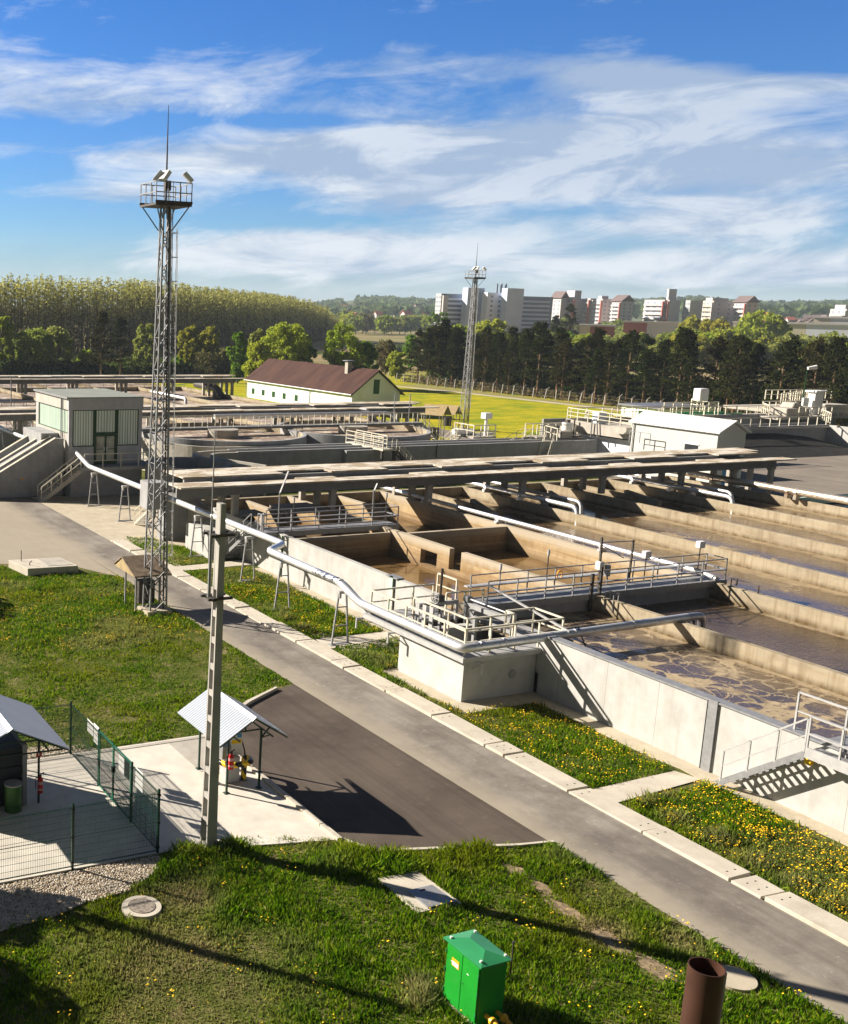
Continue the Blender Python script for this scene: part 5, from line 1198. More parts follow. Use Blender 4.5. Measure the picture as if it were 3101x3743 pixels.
build('corner_post', MB().box(9.5, 30.55, .06, 9.64, 30.75, 2.08).box(9.5, 33.05, .06, 9.62, 33.22, 2.08), 'roof_grey', ct)
bb = MB()
for i in range(9): bb.box(9.501, 30.76, .1+i*.21, 9.56 if i % 2 else 9.62, 33.04, .1+(i+1)*.21-.001)
build('side_cladding', bb, simple('side cladding grey', (.2, .2, .2), .5, .3, .2, 3), ct)
ba = thing('oil_drum', 'green drum with a silver lid standing before the dark container', 'drum', (9.13, 30.42, .05))
build('body', MB().tube([(9.13, 30.36, .06), (9.13, 30.36, .3), (9.13, 30.36, .32), (9.13, 30.36, .34), (9.13, 30.36, .92)], [.27, .27, .285, .27, .27], 24), simple('drum green', (.03, .1, .015), .35, .2, .15), ba, True)
build('lid', MB().cyl(9.13, 30.36, .92, .955, .285, 24), 'galv_light', ba, True)
ext(10.06, 30.5, .42, 'red fire extinguisher on the post of the left shelter')
t = thing('fire_sign', 'square red and white extinguisher sign on the post of the left shelter', 'sign', (10.03, 30.5, 1.65))
build('panel', MB().box(9.94, 30.52, 1.62, 10.12, 30.545, 1.8), 'signred', t); build('pictogram', MB().box(9.99, 30.514, 1.66, 10.03, 30.519, 1.76).bar((10.04, 30.517, 1.77), (10.09, 30.517, 1.66), .012, .004), 'white', t)
# mesh fence and gate
fc = thing('mesh_fence', 'dark green welded mesh fence around the fuel store slab', 'fence', (9.7, 26.4, 0))
def mesh_panel(a, b, z0=.08, z1=1.93):
    a, b = Vector(a), Vector(b); L = (b-a).length; d = (b-a)/L; s = MB(); n = int(L/.05)
    for i in range(n+1):
        p = a+d*(i*L/n); s.bar((p.x, p.y, z0), (p.x, p.y, z1), .007)
    for i in range(10):
        z = z0+.02+i*(z1-z0-.06)/9; s.bar((a.x, a.y, z), (b.x, b.y, z), .008)
    for z in (.12, 1.0, 1.86): s.bar((a.x, a.y, z), (b.x, b.y, z), .016)
    return s
def fpost(par, x, y, h=2.0): build('post', MB().box(x-.03, y-.03, .0, x+.03, y+.03, h), 'green_post', par); builds('clip', [MB().box(x-.045, y-.045, z_, x+.045, y+.045, z_+.05) for z_ in (.2, .95, 1.8)], 'black', par)
for (x, y) in ((12.26, 26.36), (9.65, 26.36), (7.05, 26.36), (4.4, 26.36), (12.26, 33.84), (9.7, 33.84), (7.2, 33.84), (12.26, 31.12), (12.26, 28.36)): fpost(fc, x, y)
for (a, b) in (((12.26, 26.36, 0), (9.65, 26.36, 0)), ((9.65, 26.36, 0), (7.05, 26.36, 0)), ((7.05, 26.36, 0), (4.4, 26.36, 0)), ((12.26, 26.36, 0), (12.26, 28.3, 0)), ((12.26, 31.2, 0), (12.26, 33.84, 0)), ((12.26, 33.84, 0), (9.7, 33.84, 0)), ((9.7, 33.84, 0), (7.2, 33.84, 0))):
    build('mesh_panel', mesh_panel(a, b), 'green_post', fc)
gt = thing('mesh_gate', 'double mesh gate with bright green frame in the fence', 'gate', (12.26, 29.7, 0))
for (ya, yb) in ((28.44, 29.82), (29.88, 31.04)):
    s = MB(); 
    for z in (.1, 1.95): s.bar((12.26, ya, z), (12.26, yb, z), .04)
    for y in (ya, yb): s.bar((12.26, y, .1), (12.26, y, 1.95), .04)
    lf = build('leaf_frame', s, 'green_frame', gt); mm_ = build('mesh_panel', mesh_panel((12.26, ya, 0), (12.26, yb, 0), .14, 1.92), 'green_post', None, local=True); mm_.parent = lf; mm_.location = -Vector(getloc(gt))
build('lock', MB().box(12.2, 29.8, 1.05, 12.32, 29.9, 1.25), 'black', gt)
def board(y0, y1, z0, z1, label, mat='white'):
    t = thing('sign_board', label, 'sign', (12.3, (y0+y1)/2, z0)); build('panel', MB().box(12.29, y0, z0, 12.30, y1, z1), mat, t); return t
board(31.75, 32.3, 1.5, 1.93, 'white blank sign hung on the fence, the one farthest from the gate')
board(31.22, 31.7, 1.36, 2.0, 'tall white blank sign beside the rear gate post')
board(29.05, 29.5, 1.25, 1.9, 'pale notice hung on the front gate leaf')
board(28.62, 29.03, 1.3, 1.93, 'black notice board hung on the front gate leaf', 'black')
t = board(27.6, 28.15, 1.32, 1.93, 'white notice with a green arrow mark beside the gate')
build('pictogram', MB().box(12.302, 27.82, 1.6, 12.306, 27.98, 1.68).extr([(27.82, 1.56), (27.82, 1.72), (27.7, 1.64)], 'x', 12.302, 12.306), simple('sign green', (.02, .3, .08), .5), t)

# ================================================================== foreground things
cb_ = thing('electrical_cabinet', 'bright green two door cabinet with pyramid roof in the foreground grass', 'cabinet', (16.1, 17.3, 0))
x0, x1, y0, y1, zt = 15.66, 16.42, 16.74, 17.9, 1.5
build('body', MB().box(x0+.04, y0+.03, .02, x1, y1-.03, zt), 'cab', cb_)
build('roof', MB().add([(x0-.05, y0-.06, zt), (x1+.08, y0-.06, zt), (x1+.08, y1+.06, zt), (x0-.05, y1+.06, zt), (x0-.05, y0-.06, zt+.03), (x1+.08, y0-.06, zt+.03), (x1+.08, y1+.06, zt+.03), (x0-.05, y1+.06, zt+.03), ((x0+x1)/2, (y0+y1)/2-.25, zt+.14), ((x0+x1)/2, (y0+y1)/2+.25, zt+.14)],
    [(0,3,2,1),(0,1,5,4),(1,2,6,5),(2,3,7,6),(3,0,4,7),(4,5,8),(5,6,9,8),(6,7,9),(7,4,8,9)]), 'cabroof', cb_)
ym = (y0+y1)/2
for i, (a, b) in enumerate(((y0+.05, ym-.008), (ym+.008, y1-.05))):
    d = build('door', MB().box(x0+.0, a, .1, x0+.039, b, zt-.08), 'cab', cb_, bevel=.008)
    v = MB()
    for r_ in range(4):
        for c_ in range(3): v.box(x0-.004, a+.14+c_*.1, zt-.2-r_*.03, x0-.0005, a+.2+c_*.1, zt-.19-r_*.03); v.box(x0-.004, a+.14+c_*.1, .2+r_*.03, x0-.0005, a+.2+c_*.1, .21+r_*.03)
    o = build('vent', v, 'cab', None, local=True); o.parent = d; o.location = -Vector(getloc(cb_))
    o = build('badge', MB().box(x0-.006, b-.22, zt-.42, x0-.0005, b-.16, zt-.4), 'white', None, local=True); o.parent = d; o.location = -Vector(getloc(cb_))
    if i == 0: o = build('lock', MB().cyl(x0-.005, b-.06, .78, .8, .012, 8), 'black', None, local=True); o.parent = d; o.location = -Vector(getloc(cb_))
builds('hinge', [MB().tube([(x0-.012, yy_, zz_), (x0-.012, yy_, zz_+.09)], .014, 8) for yy_ in (y0+.035, y1-.035) for zz_ in (.25, .75, 1.2)], 'cabroof', cb_)
build('plinth', MB().box(x0-.02, y0-.02, -.05, x1+.06, y1+.02, .018), 'apron', cb_)
t = thing('warning_label', 'orange and white warning label on the far door of the green cabinet', 'sign', (x0, 17.5, 1.0))
build('orange_part', MB().box(x0-.008, 17.42, 1.13, x0-.001, 17.66, 1.2), 'orange', t); build('white_part', MB().box(x0-.008, 17.44, 1.03, x0-.001, 17.64, 1.128), 'white', t); build('border', MB().box(x0-.006, 17.42, 1.01, x0-.002, 17.66, 1.13), 'orange', t)
for (x, y) in ((x0+.06, y0+.08), (x1-.02, y0+.08), (x0+.06, y1-.08), (x1-.02, y1-.08)): build('lifting_eye', MB().tube([(x, y, zt+.03), (x, y, zt+.1)], .03, 8), 'white', cb_, True)
build('gland_pipe', MB().tube([(x1+.02, y0-.08, 1.2), (x1+.02, y0-.08, 1.95)], .018, 6).tube([(x1+.02, y0-.08, 1.95), (x1+.02, y0-.08, 2.0)], .03, 8), 'darksteel', cb_)
for i, (dx, lab) in enumerate(((-.2, 'left yellow flanged gas pipe beside the green cabinet'), (.12, 'right yellow flanged gas pipe beside the green cabinet'))):
    t = thing('gas_pipe', lab, 'gas pipe', (15.95+dx, 16.2, 0), group='gas pipes beside the green cabinet')
    build('pipe_run', MB().tube(bend([(16.1+dx, 16.72, .28), (16.1+dx, 16.4, .28), (16.13+dx, 16.2, .2), (16.2+dx, 16.0, .0)], .12), .05, 12), 'gasyellow', t, True)
    build('flange', MB().tube([(16.1+dx, 16.53, .28), (16.1+dx, 16.47, .28)], .095, 14), 'gasyellow', t)
ps = thing('steel_flue', 'rusty brown open steel pipe rising in the right foreground', 'pipe', (10.2, 7.7, 0))
c0 = A(2585, 3535, 12.4); r_ = .185
ztop = c0.z
def ringtube(r0, z0, z1, n=48):
    b = MB(); vs = []
    for z in (z0, z1): vs += [(c0.x+r0*math.cos(2*math.pi*i/n), c0.y+r0*math.sin(2*math.pi*i/n), z) for i in range(n)]
    return b, vs, n
s = MB(); n = 48; rr = (r_, r_, r_-.012, r_-.012); zz = (0, ztop, ztop, 0); vs = []
for q in range(4): vs += [(c0.x+rr[q]*math.cos(2*math.pi*i/n), c0.y+rr[q]*math.sin(2*math.pi*i/n), zz[q]) for i in range(n)]
s.add(vs, [(q*n+i, q*n+(i+1) % n, (q+1)*n+(i+1) % n, (q+1)*n+i) for q in range(3) for i in range(n)])
ps.location = (c0.x, c0.y, 0)
build('shell', s, 'rust', ps, True)
build('seam', MB().tube([(c0.x+r_*math.cos(-.9), c0.y+r_*math.sin(-.9), 0), (c0.x+r_*math.cos(-.9), c0.y+r_*math.sin(-.9), ztop)], .012, 6), 'galv', ps)
build('clamp_wire', MB().arc(c0.x, c0.y, r_+.001, r_+.008, 0, 2*math.pi, ztop-.98, ztop-.965, 36), 'darksteel', ps)
mh = thing('manhole', 'round concrete manhole with an iron cover in the front lawn', 'manhole', (10.65, 23.8, 0))
build('ring', MB().cyl(10.65, 23.78, -.05, .12, .52, 32), 'kerb', mh, True); build('cover', MB().cyl(10.65, 23.78, .12, .135, .36, 28), simple('cast cover', (.22, .19, .16), .9, 0, .6, 14, dirt=(.10, .08, .06), bump=.6), mh, True)
hs_ = thing('inspection_hatch', 'concrete slab with a grey steel hatch lid in the front lawn', 'hatch', (18, 22, 0))
build('slab', MB().prism([(17.35, 21.0), (18.75, 20.95), (18.7, 22.8), (17.4, 22.85)], -.05, .07), 'kerb', hs_); build('lid', MB().prism([(17.72, 21.05), (18.6, 21.02), (18.55, 21.95), (17.72, 21.95)], .07, .12), 'galv', hs_)
build('lid_handle', MB().box(18.05, 21.8, .12, 18.2, 21.84, .135), 'black', hs_)
o = thing('manhole', 'bare concrete manhole ring half hidden behind the rusty pipe', 'manhole', (21, 15.9, 0)); gq = P(2200+935*.5178, 2700+1690*.5178, .05)
o.location = (gq.x, gq.y, 0); build('ring', MB().cyl(gq.x, gq.y, -.05, .06, .5, 28), 'apron', o, True)
cbk = thing('concrete_block', 'low flat concrete chamber with a small pipe stub at the left lawn edge', 'concrete chamber', (19.9, 59.8, 0))
build('block', MB().prism([(18.55, 58.85), (21.6, 58.7), (21.3, 61.1), (18.1, 61.3)], -.05, .45), 'kerb', cbk, bevel=.03)
build('lid', MB().prism([(19.9, 59.1), (21.4, 59.0), (21.2, 60.9), (19.8, 61.0)], .45, .47), 'conc_light', cbk)
build('stub', MB().tube([(18.9, 59.6, .45), (18.9, 59.6, .62), (19.0, 59.5, .75)], .03, 6).tube([(18.75, 60.8, .45), (18.75, 60.8, 1.1)], .025, 6), 'darksteel', cbk)
# ================================================================== long house
hb = thing('brown_roof_house', 'long pale green single storey house with brown tiled roof', 'house', (100.5, 157, 0))
x0, x1, y0, y1, ze, zr = 96.1, 105.0, 140.8, 174.0, 3.4, 6.75; xm = (x0+x1)/2
build('wall', MB().box(x0, y0, -.1, x1, y1, ze).extr([(x0, ze), (x1, ze), (xm, zr-.15)], 'y', y0+.001, y1-.001), 'palegreen', hb)
rf = build('roof', MB().extr([(x0-.4, ze-.36), (xm, zr), (x1+.5, ze-.4), (x1+.5, ze-.23), (xm, zr+.2), (x0-.4, ze-.19)], 'y', y0-.4, y1+.4), 'tiles', hb)
b = MB()
for i in range(18): b.box(x0+3.2, y0+2+i*1.75, zr-1.05+.02, x0+3.42, y0+2.3+i*1.75, zr-.78)
o = build('snow_guard', b, 'darksteel', None, local=True); o.parent = rf; o.location = -Vector(getloc(hb))
build('gutter', MB().tube([(x0-.46, y0-.4, ze-.3), (x0-.46, y1+.4, ze-.3)], .09, 8), 'galv_light', hb)
build('downpipe', MB().tube([(x0-.5, y0+12.2, ze-.4), (x0-.08, y0+12.0, ze-.9), (x0-.08, y0+12, 0)], .06, 6).tube([(x0-.3, y1+.1, ze-.4), (x0-.1, y1-.1, 0)], .06, 6), 'galv', hb)
for yy in (171.2, 167.6, 164.0, 160.4, 156.5): build('window', MB().box(x0-.04, yy, .75, x0+.05, yy+1.0, 1.75), 'greend', hb)
build('gable_shutter', MB().box(xm-.6, y0-.06, 3.2, xm+.45, y0+.05, 5.4), 'shutter', hb)
build('verge_board', MB().bar((x0-.5, y0-.42, ze-.4), (xm, y0-.42, zr+.05), .05, .2).bar((xm, y0-.42, zr+.05), (x1+.55, y0-.42, ze-.4), .05, .2), 'darksteel', hb)
chm = build('chimney', MB().box(x0+3.1, 147.0, 5.0, x0+3.9, 147.8, 7.75), 'conc_light', hb)
o = build('chimney_cap', MB().box(x0+2.8, 146.7, 7.9, x0+4.2, 148.1, 8.0), 'galv', None, local=True); o.parent = chm; o.location = -Vector(getloc(hb))

# ================================================================== leaf materials
def leafmat(name, dark, light, tint=None, trans=.35):
    mt, nt, out = newmat(name); k = NT(nt)
    at = k.n('Attribute', attribute_name='rnd').outputs['Fac']; inf = k.n('ObjectInfo').outputs['Random']
    n = k.noise(k.pos(), .55, 3)
    f = k.math('ADD', k.math('MULTIPLY', at, .5), k.math('MULTIPLY', n, .5))
    c = k.mix(k.rng(f, .25, .75), dark, light)
    if tint: c = k.mix(k.math('MULTIPLY', inf, .8), c, tint)
    d = k.n('BsdfDiffuse'); t = k.n('BsdfTranslucent'); mx = k.n('MixShader'); mx.inputs[0].default_value = trans
    k.l(c, d.inputs[0]); k.l(c, t.inputs[0]); k.l(d.outputs[0], mx.inputs[1]); k.l(t.outputs[0], mx.inputs[2]); k.l(mx.outputs[0], out.inputs[0])
    return mt
M['leaf_spring'] = leafmat('spring leaves', (.12, .20, .015), (.36, .46, .035), (.40, .42, .05), .5)
M['leaf_dense'] = leafmat('dense green leaves', (.06, .13, .012), (.22, .34, .03), (.13, .24, .02), .5)
M['leaf_yellow'] = leafmat('yellow green leaves', (.20, .21, .025), (.46, .41, .05), (.32, .34, .045), .5)
M['leaf_willow'] = leafmat('willow leaves', (.14, .20, .03), (.36, .42, .08), (.32, .34, .09), .5)
M['needles'] = leafmat('pine needles', (.008, .016, .004), (.04, .058, .013), (.05, .042, .014), .12)
M['brush'] = leafmat('bare brush twigs', (.10, .09, .04), (.24, .19, .09), (.15, .16, .05), .3)
M['poplar'] = leafmat('budding poplar twigs', (.22, .225, .06), (.44, .43, .12), None, .5)
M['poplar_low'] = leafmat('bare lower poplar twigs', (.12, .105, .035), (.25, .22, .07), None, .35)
M['scrub'] = leafmat('scrub leaves', (.03, .05, .012), (.11, .15, .025), None, .35)
M['far_leaf'] = leafmat('distant mixed foliage', (.05, .085, .035), (.14, .18, .07), None, .4)

def leaf_mesh(name, pts, sizes, mat, droop=0, aspect=1.0, up=None):
    """cloud of small leaf cards; pts Nx3, sizes N"""
    n = len(pts); d = rng.normal(size=(n, 3)); d /= np.linalg.norm(d, axis=1)[:, None]
    if up is not None: d = d*(1-up)+np.array([0, 0, 1])*up; d /= np.linalg.norm(d, axis=1)[:, None]
    a = rng.normal(size=(n, 3)); u = np.cross(d, a); u /= np.linalg.norm(u, axis=1)[:, None]; v = np.cross(d, u)
    s = sizes[:, None]; V = np.empty((n, 4, 3))
    V[:, 0] = pts-u*s-v*s*.35*aspect; V[:, 1] = pts+u*s*.2-v*s*aspect; V[:, 2] = pts+u*s+v*s*.35*aspect; V[:, 3] = pts-u*s*.2+v*s*aspect
    me = bpy.data.meshes.new(name); me.vertices.add(4*n); me.vertices.foreach_set('co', V.reshape(-1)); me.loops.add(4*n); me.polygons.add(n)
    me.loops.foreach_set('vertex_index', np.arange(4*n)); me.polygons.foreach_set('loop_start', np.arange(0, 4*n, 4))
    at = me.attributes.new('rnd', 'FLOAT', 'POINT'); at.data.foreach_set('value', np.repeat(rng.random(n), 4))
    me.materials.append(M[mat]); me.update(); me.validate(); return me
def link(name, me, parent=None):
    o = bpy.data.objects.new(name, me); COL.objects.link(o); o.parent = parent; return o

def crown_pts(n, h0, h1, rad, clumps, flat=1.0, shape='round'):
    """clumpy crown between heights h0..h1"""
    C = []; clumps = int(clumps*2.2)
    for i in range(clumps):
        t = rng.random(); z = h0+(h1-h0)*t
        if shape == 'round': rr = rad*math.sqrt(max(0.05, 1-(2*t-1)**2*.85))
        elif shape == 'cone': rr = rad*(1-t*.85)
        else: rr = rad*(.5+.5*math.sin(math.pi*min(1, t*1.1)))
        a = rng.random()*2*math.pi; r = rr*math.sqrt(rng.random())*1.0
        C.append((r*math.cos(a), r*math.sin(a), z, rad*(.13+.19*rng.random())))
    C = np.array(C); idx = rng.integers(0, clumps, n)
    d = rng.normal(size=(n, 3)); d /= np.linalg.norm(d, axis=1)[:, None]; q = rng.random(n)**.4
    return C[idx, :3]+d*(C[idx, 3]*q)[:, None]*np.array([1, 1, flat])
def limbs(h, r, n, spread, h0=.3, mat='bark', parent=None):
    b = MB(); b.tube([(0, 0, -.1), (.02*h*.3, 0, h*.35), (0, .02*h*.3, h*.65), (0, 0, h*.9)], [r, r*.75, r*.45, r*.12], 7)
    for i in range(n):
        t = h0+(.85-h0)*i/n; a = i*2.4+random.random(); L = spread*(1-t*.5)
        b.tube([(0, 0, h*t), (L*.5*math.cos(a), L*.5*math.sin(a), h*t+L*.35), (L*math.cos(a), L*math.sin(a), h*t+L*.8)], [r*.4, r*.22, r*.06], 5)
    return build('trunk', b, mat, parent, True, local=True)
def tree(label, group, h, rad, n, size, mat, shape='round', h0=.22, clumps=26, name='broadleaf_tree', brk='bark'):
    t = thing(name, label, 'tree', (0, 0, 0), group=group)
    limbs(h, .018*h+.05, 9, rad*.8, .25, brk, t)
    pts = crown_pts(n, h*h0, h*.96, rad, clumps, shape=shape)
    link('crown', leaf_mesh('crown', pts, size*(.6+.8*rng.random(n)), mat), t); return t
def pine(h, var):
    t = thing('pine_tree', '', 'tree', (0, 0, 0), group='pines in the row behind the leaning fence posts')
    b = MB(); b.tube([(0, 0, -.1), (.1, .05, h*.5), (0, 0, h*.97)], [.2, .15, .03], 7)
    L = []; S = []
    nb = 60
    for i in range(nb):
        q = rng.random()**.85; z = h*(.27+.72*q) if var % 2 == 0 else h*(.2+.79*q)
        rr = (1-max(0, (z/h-.25)/.75)**1.7)*2.5+.35; rr *= .7+.5*rng.random(); a = rng.random()*2*math.pi
        ex, ey = rr*math.cos(a), rr*math.sin(a)
        b.tube([(0, 0, z-.25), (ex*.6, ey*.6, z-.1), (ex, ey, z+.2)], [.045, .03, .012], 4, False)
        m_ = 75
        tt = rng.random(m_)**.55
        c = np.stack([ex*tt, ey*tt, z-.15+.4*tt], 1)+rng.normal(size=(m_, 3))*np.array([.32, .32, .17]); L.append(c)
    pts = np.concatenate(L); build('trunk', b, 'pinebark', t, True, local=True)
    link('crown', leaf_mesh('crown', pts, .10+.16*rng.random(len(pts)), 'needles', aspect=.5), t); return t
protoP = [pine(13.2, i) for i in range(4)]
first = [True]*4
LPN = 'dark pine in the row behind the leaning concrete fence posts'
def put(protos, used, i, loc, s, rot, label, group=None):
    p = protos[i]
    if not used[i]: used[i] = True; o = p
    else: o = dup(p)
    o.location = loc; o.rotation_euler = (0, 0, rot); o.scale = s; o['label'] = label
    if group: o['group'] = group
    return o
usedP = [False]*4; c = 0
yy = 96.0
while yy < 206:
    for row in range(3):
        if rng.random() < .12: continue
        x = 157.2+row*4.0+rng.normal()*.7; y_ = yy+rng.normal()*.6+row*1.3
        if row == 0: x -= .8
        sc = .70+.30*rng.random(); put(protoP, usedP, c % 4, (x, y_, 0), (sc*1.05, sc*1.05, sc*(.95+.18*rng.random())), rng.random()*6.28, LPN); c += 1
    yy += 3.7
for (x, y_, s_) in ((157, 198, .98), (160, 203, 1.0), (156.5, 192, .9)):
    put(protoP, usedP, c % 4, (x, y_, 0), (s_, s_, s_), c, LPN); c += 1
for (px, py, hh, lab) in ((802, 1030, 1.12, 'left one of the two dark pines beyond the far channel'), (955, 1030, 1.02, 'right one of the two dark pines beyond the far channel')):
    q = P(px*.4598, 900+py*.4598+9)
    o = put(protoP, usedP, c % 4, q, (hh*1.02, hh*1.02, hh*.98), c, lab, 'pair of dark pines on the left'); c += 1
# undergrowth behind the pines so no light comes through
n = 26000
X_ = 163+rng.random(n)*9; Y_ = 92+rng.random(n)*118; Z_ = rng.random(n)**1.5*5.0
tag(link('undergrowth', leaf_mesh('undergrowth', np.stack([X_, Y_, Z_], 1), .25+.3*rng.random(n), 'leaf_dense')), 'dark undergrowth between and behind the pines', 'undergrowth', kind='stuff')
n = 9000
X_ = 155.6+rng.random(n)*9; Y_ = 92+rng.random(n)*118; Z_ = rng.random(n)**2*1.6
tag(link('brush', leaf_mesh('brush', np.stack([X_, Y_, Z_], 1), .12+.2*rng.random(n), 'brush')), 'low dry brush along the foot of the pine row', 'brush', kind='stuff')

# leaning concrete fence posts in front of the pines
fp0 = thing('fence_post', '', 'fence post', (0, 0, 0), group='leaning concrete fence posts before the pines')
build('shaft', MB().bar((0, 0, -.1), (.12, -.1, 2.0), .13).bar((.12, -.1, 1.95), (.5, -.35, 2.4), .1), 'concpole', fp0, local=True)
yy = 100.0; i = 0
while yy < 214:
    o = fp0 if i == 0 else dup(fp0)
    o.location = (154.4+rng.normal()*.1, yy, 0); o.rotation_euler = (rng.normal()*.05, rng.normal()*.05, rng.normal()*.12)
    o['label'] = 'leaning bent-top concrete fence post between the dry verge and the pines'; yy += 2.95; i += 1
b = MB()
for z in (.6, 1.2, 1.8): b.bar((154.5, 100, z), (154.5, 214, z), .012)
tag(build('fence_wire', b, 'galv'), 'thin wires strung along the leaning fence posts', 'fence')

def relabel(objs, fmt_r, fmt_l, px0):
    """order labels outwards from a landmark's picture column"""
    rr = sorted([o for o in objs if pix(o.location)[0] > px0], key=lambda o: pix(o.location)[0]); ll = sorted([o for o in objs if pix(o.location)[0] <= px0], key=lambda o: -pix(o.location)[0])
    for L, f in ((rr, fmt_r), (ll, fmt_l)):
        for i, o in enumerate(L): o['label'] = f % ordinal(i+1) if i < 59 else f % 'last'
MAST = pix((100.1, 119.6, 0))[0]
relabel([o for o in COL.objects if o.name.startswith('fence_post')], '%s leaning bent-top fence post to the right of the far mast', '%s leaning bent-top fence post to the left of the far mast', MAST)
row1 = [o for o in COL.objects if o.name.startswith('pine_tree') and o.get('label') == LPN and o.location.x < 158.3]
relabel(row1, '%s pine of the front row to the right of the far mast', '%s pine of the front row to the left of the far mast', MAST)
for o in COL.objects:
    if o.name.startswith('pine_tree') and o.get('label') == LPN: o['label'] = 'dark pine in the rows behind the front row of pines'; o['group'] = 'pines of the back rows'
# ---------------------------------------------------------------- broadleaf trees
def single(px, top, half, mat, label, py=766, shape='round', n=7000, size=.22, h0=.1, clumps=30):
    """tree surveyed by its picture column, crown top row, half width and foot row"""
    q = D(px, py); dist = math.hypot(q.x, q.y); h = A(px*1.7822, top*1.7822, dist).z/.96; rad = half*1.7822/F*q.length*1.0
    t = tree(label, None, h, rad, n, size, mat, shape, h0, clumps); t.location = q; return t
single(487, 686, 23, 'leaf_dense', 'rounded dark green tree left of the brown roof', 786, size=.2)
single(585, 673, 50, 'leaf_spring', 'broad bright green tree behind the left end of the brown roof', 790, n=14000, size=.2, clumps=44)
single(530, 705, 30, 'leaf_spring', 'lower bright green tree at the left corner of the brown roof', 792, size=.2)
single(524, 676, 18, 'leaf_willow', 'slim pale green tree rising between the rounded tree and the broad one', 780)
single(622, 686, 24, 'leaf_dense', 'dense green tree directly behind the middle of the brown roof', 790)
single(698, 672, 40, 'leaf_spring', 'light birch like tree right of the middle of the brown roof', 795, n=12000, size=.18)
single(742, 704, 27, 'leaf_dense', 'dark round tree behind the chimney', 795)
single(4, 652, 26, 'leaf_spring', 'tall yellow green tree at the left edge', n=9000)
single(62, 682, 46, 'leaf_willow', 'wide pale willow at the left, first in from the edge', n=12000, clumps=40)
single(118, 674, 32, 'leaf_willow', 'wide pale willow left of the two dark pines', n=9000)
single(178, 722, 22, 'leaf_spring', 'low bushy green tree left of the two dark pines', n=4000)
single(298, 669, 27, 'leaf_willow', 'pale green tree just left of the near mast', n=9000)
single(388, 671, 25, 'leaf_yellow', 'yellow green tree right of the near mast, left one of two', n=8000)
single(428, 673, 24, 'leaf_yellow', 'yellow green tree right of the near mast, right one of two', n=8000)
single(378, 733, 24, 'leaf_dense', 'low dark bush at the right of the near mast', 764, n=4500)
single(790, 700, 26, 'brush', 'brownish bare bush right of the house', 768, n=6000, size=.18)
single(812, 722, 20, 'leaf_spring', 'small green tree at the left end of the pine row', 776, n=5000)
single(842, 690, 18, 'leaf_dense', 'dark green tree at the left end of the pine row', 760, n=5000)
n = 26000
pts = []
for i in range(n):
    px = -60+rng.random()*560; q = D(px, 757+rng.random()*12); pts.append((q.x, q.y, rng.random()**1.3*3.0*(.6+.5*noise.noise(Vector((px*.02, 0, 3)))+.3)))
tag(link('hedge', leaf_mesh('hedge', np.array(pts), .22+.25*rng.random(n), 'scrub')), 'dark tangled scrub beyond the far channel', 'scrub', kind='stuff')
n = 9000; pts = []
for i in range(n):
    px = 400+rng.random()*110; q = D(px, 757+rng.random()*14); pts.append((q.x, q.y, rng.random()*5.5))
tag(link('brush', leaf_mesh('brush', np.array(pts), .15+.2*rng.random(n), 'brush')), 'brown bare scrub left of the rounded tree', 'scrub', kind='stuff')

# ---------------------------------------------------------------- poplar plantation (one mass)
pts = []; low = []; tr = MB()
edge = [(-70, 727, 25.5), (150, 726, 26.0), (350, 724, 26.4), (480, 716, 25.5), (560, 710, 25), (620, 704, 24.5), (668, 699, 21.5), (694, 697, 15)]
ed = [(D(a, b_), h-1.9) for a, b_, h in edge]
nt_ = 0
for (p, h0_), (q, h1_) in zip(ed, ed[1:]):
    L = (q-p).length; m_ = int(L/.85)
    nrm = Vector((-(q-p).y, (q-p).x, 0)).normalized()
    if nrm.y < 0: nrm = -nrm
    for i in range(m_):
        for row in range(5):
            t = (i+rng.random())/m_; s = p.lerp(q, t)+nrm*(row*4.5+rng.random()*3.5); h = (h0_+(h1_-h0_)*t)*(.80+.2*rng.random())+.5*row
            if row < 4: tr.tube([(s.x, s.y, 0), (s.x+rng.normal()*.4, s.y, h*.55), (s.x+rng.normal()*.3, s.y, h*.97)], [.15, .10, .03], 3, False)
            m2 = 62; z = h*(.40+.60*rng.random(m2)**.9); r = (1-(z/h-.40)/.6)*1.5+.22
            pts.append(np.stack([s.x+rng.normal(size=m2)*r*1.25, s.y+rng.normal(size=m2)*r*1.25, z], 1))
            m3 = 28 if row < 4 else 70; z = h*(rng.random(m3)*.62); low.append(np.stack([s.x+rng.normal(size=m3)*.8, s.y+rng.normal(size=m3)*.8, z], 1)); nt_ += 1
pts = np.concatenate(pts); low = np.concatenate(low)
wood = thing('poplar_wood', 'tall budding poplar plantation forming one mass behind the trees at the left', 'wood', ed[0][0]); wood['kind'] = 'stuff'
build('trunks', tr, 'bark', wood)
o = link('crowns', leaf_mesh('poplar twigs', pts-np.array(ed[0][0])[None], .12+.22*rng.random(len(pts)), 'poplar', aspect=1.6), wood)
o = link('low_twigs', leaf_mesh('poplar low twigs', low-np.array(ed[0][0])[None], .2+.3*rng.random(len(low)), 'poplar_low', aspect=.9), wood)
for ch in wood.children: ch['kind'] = 'stuff'
print('poplars', nt_, len(pts))

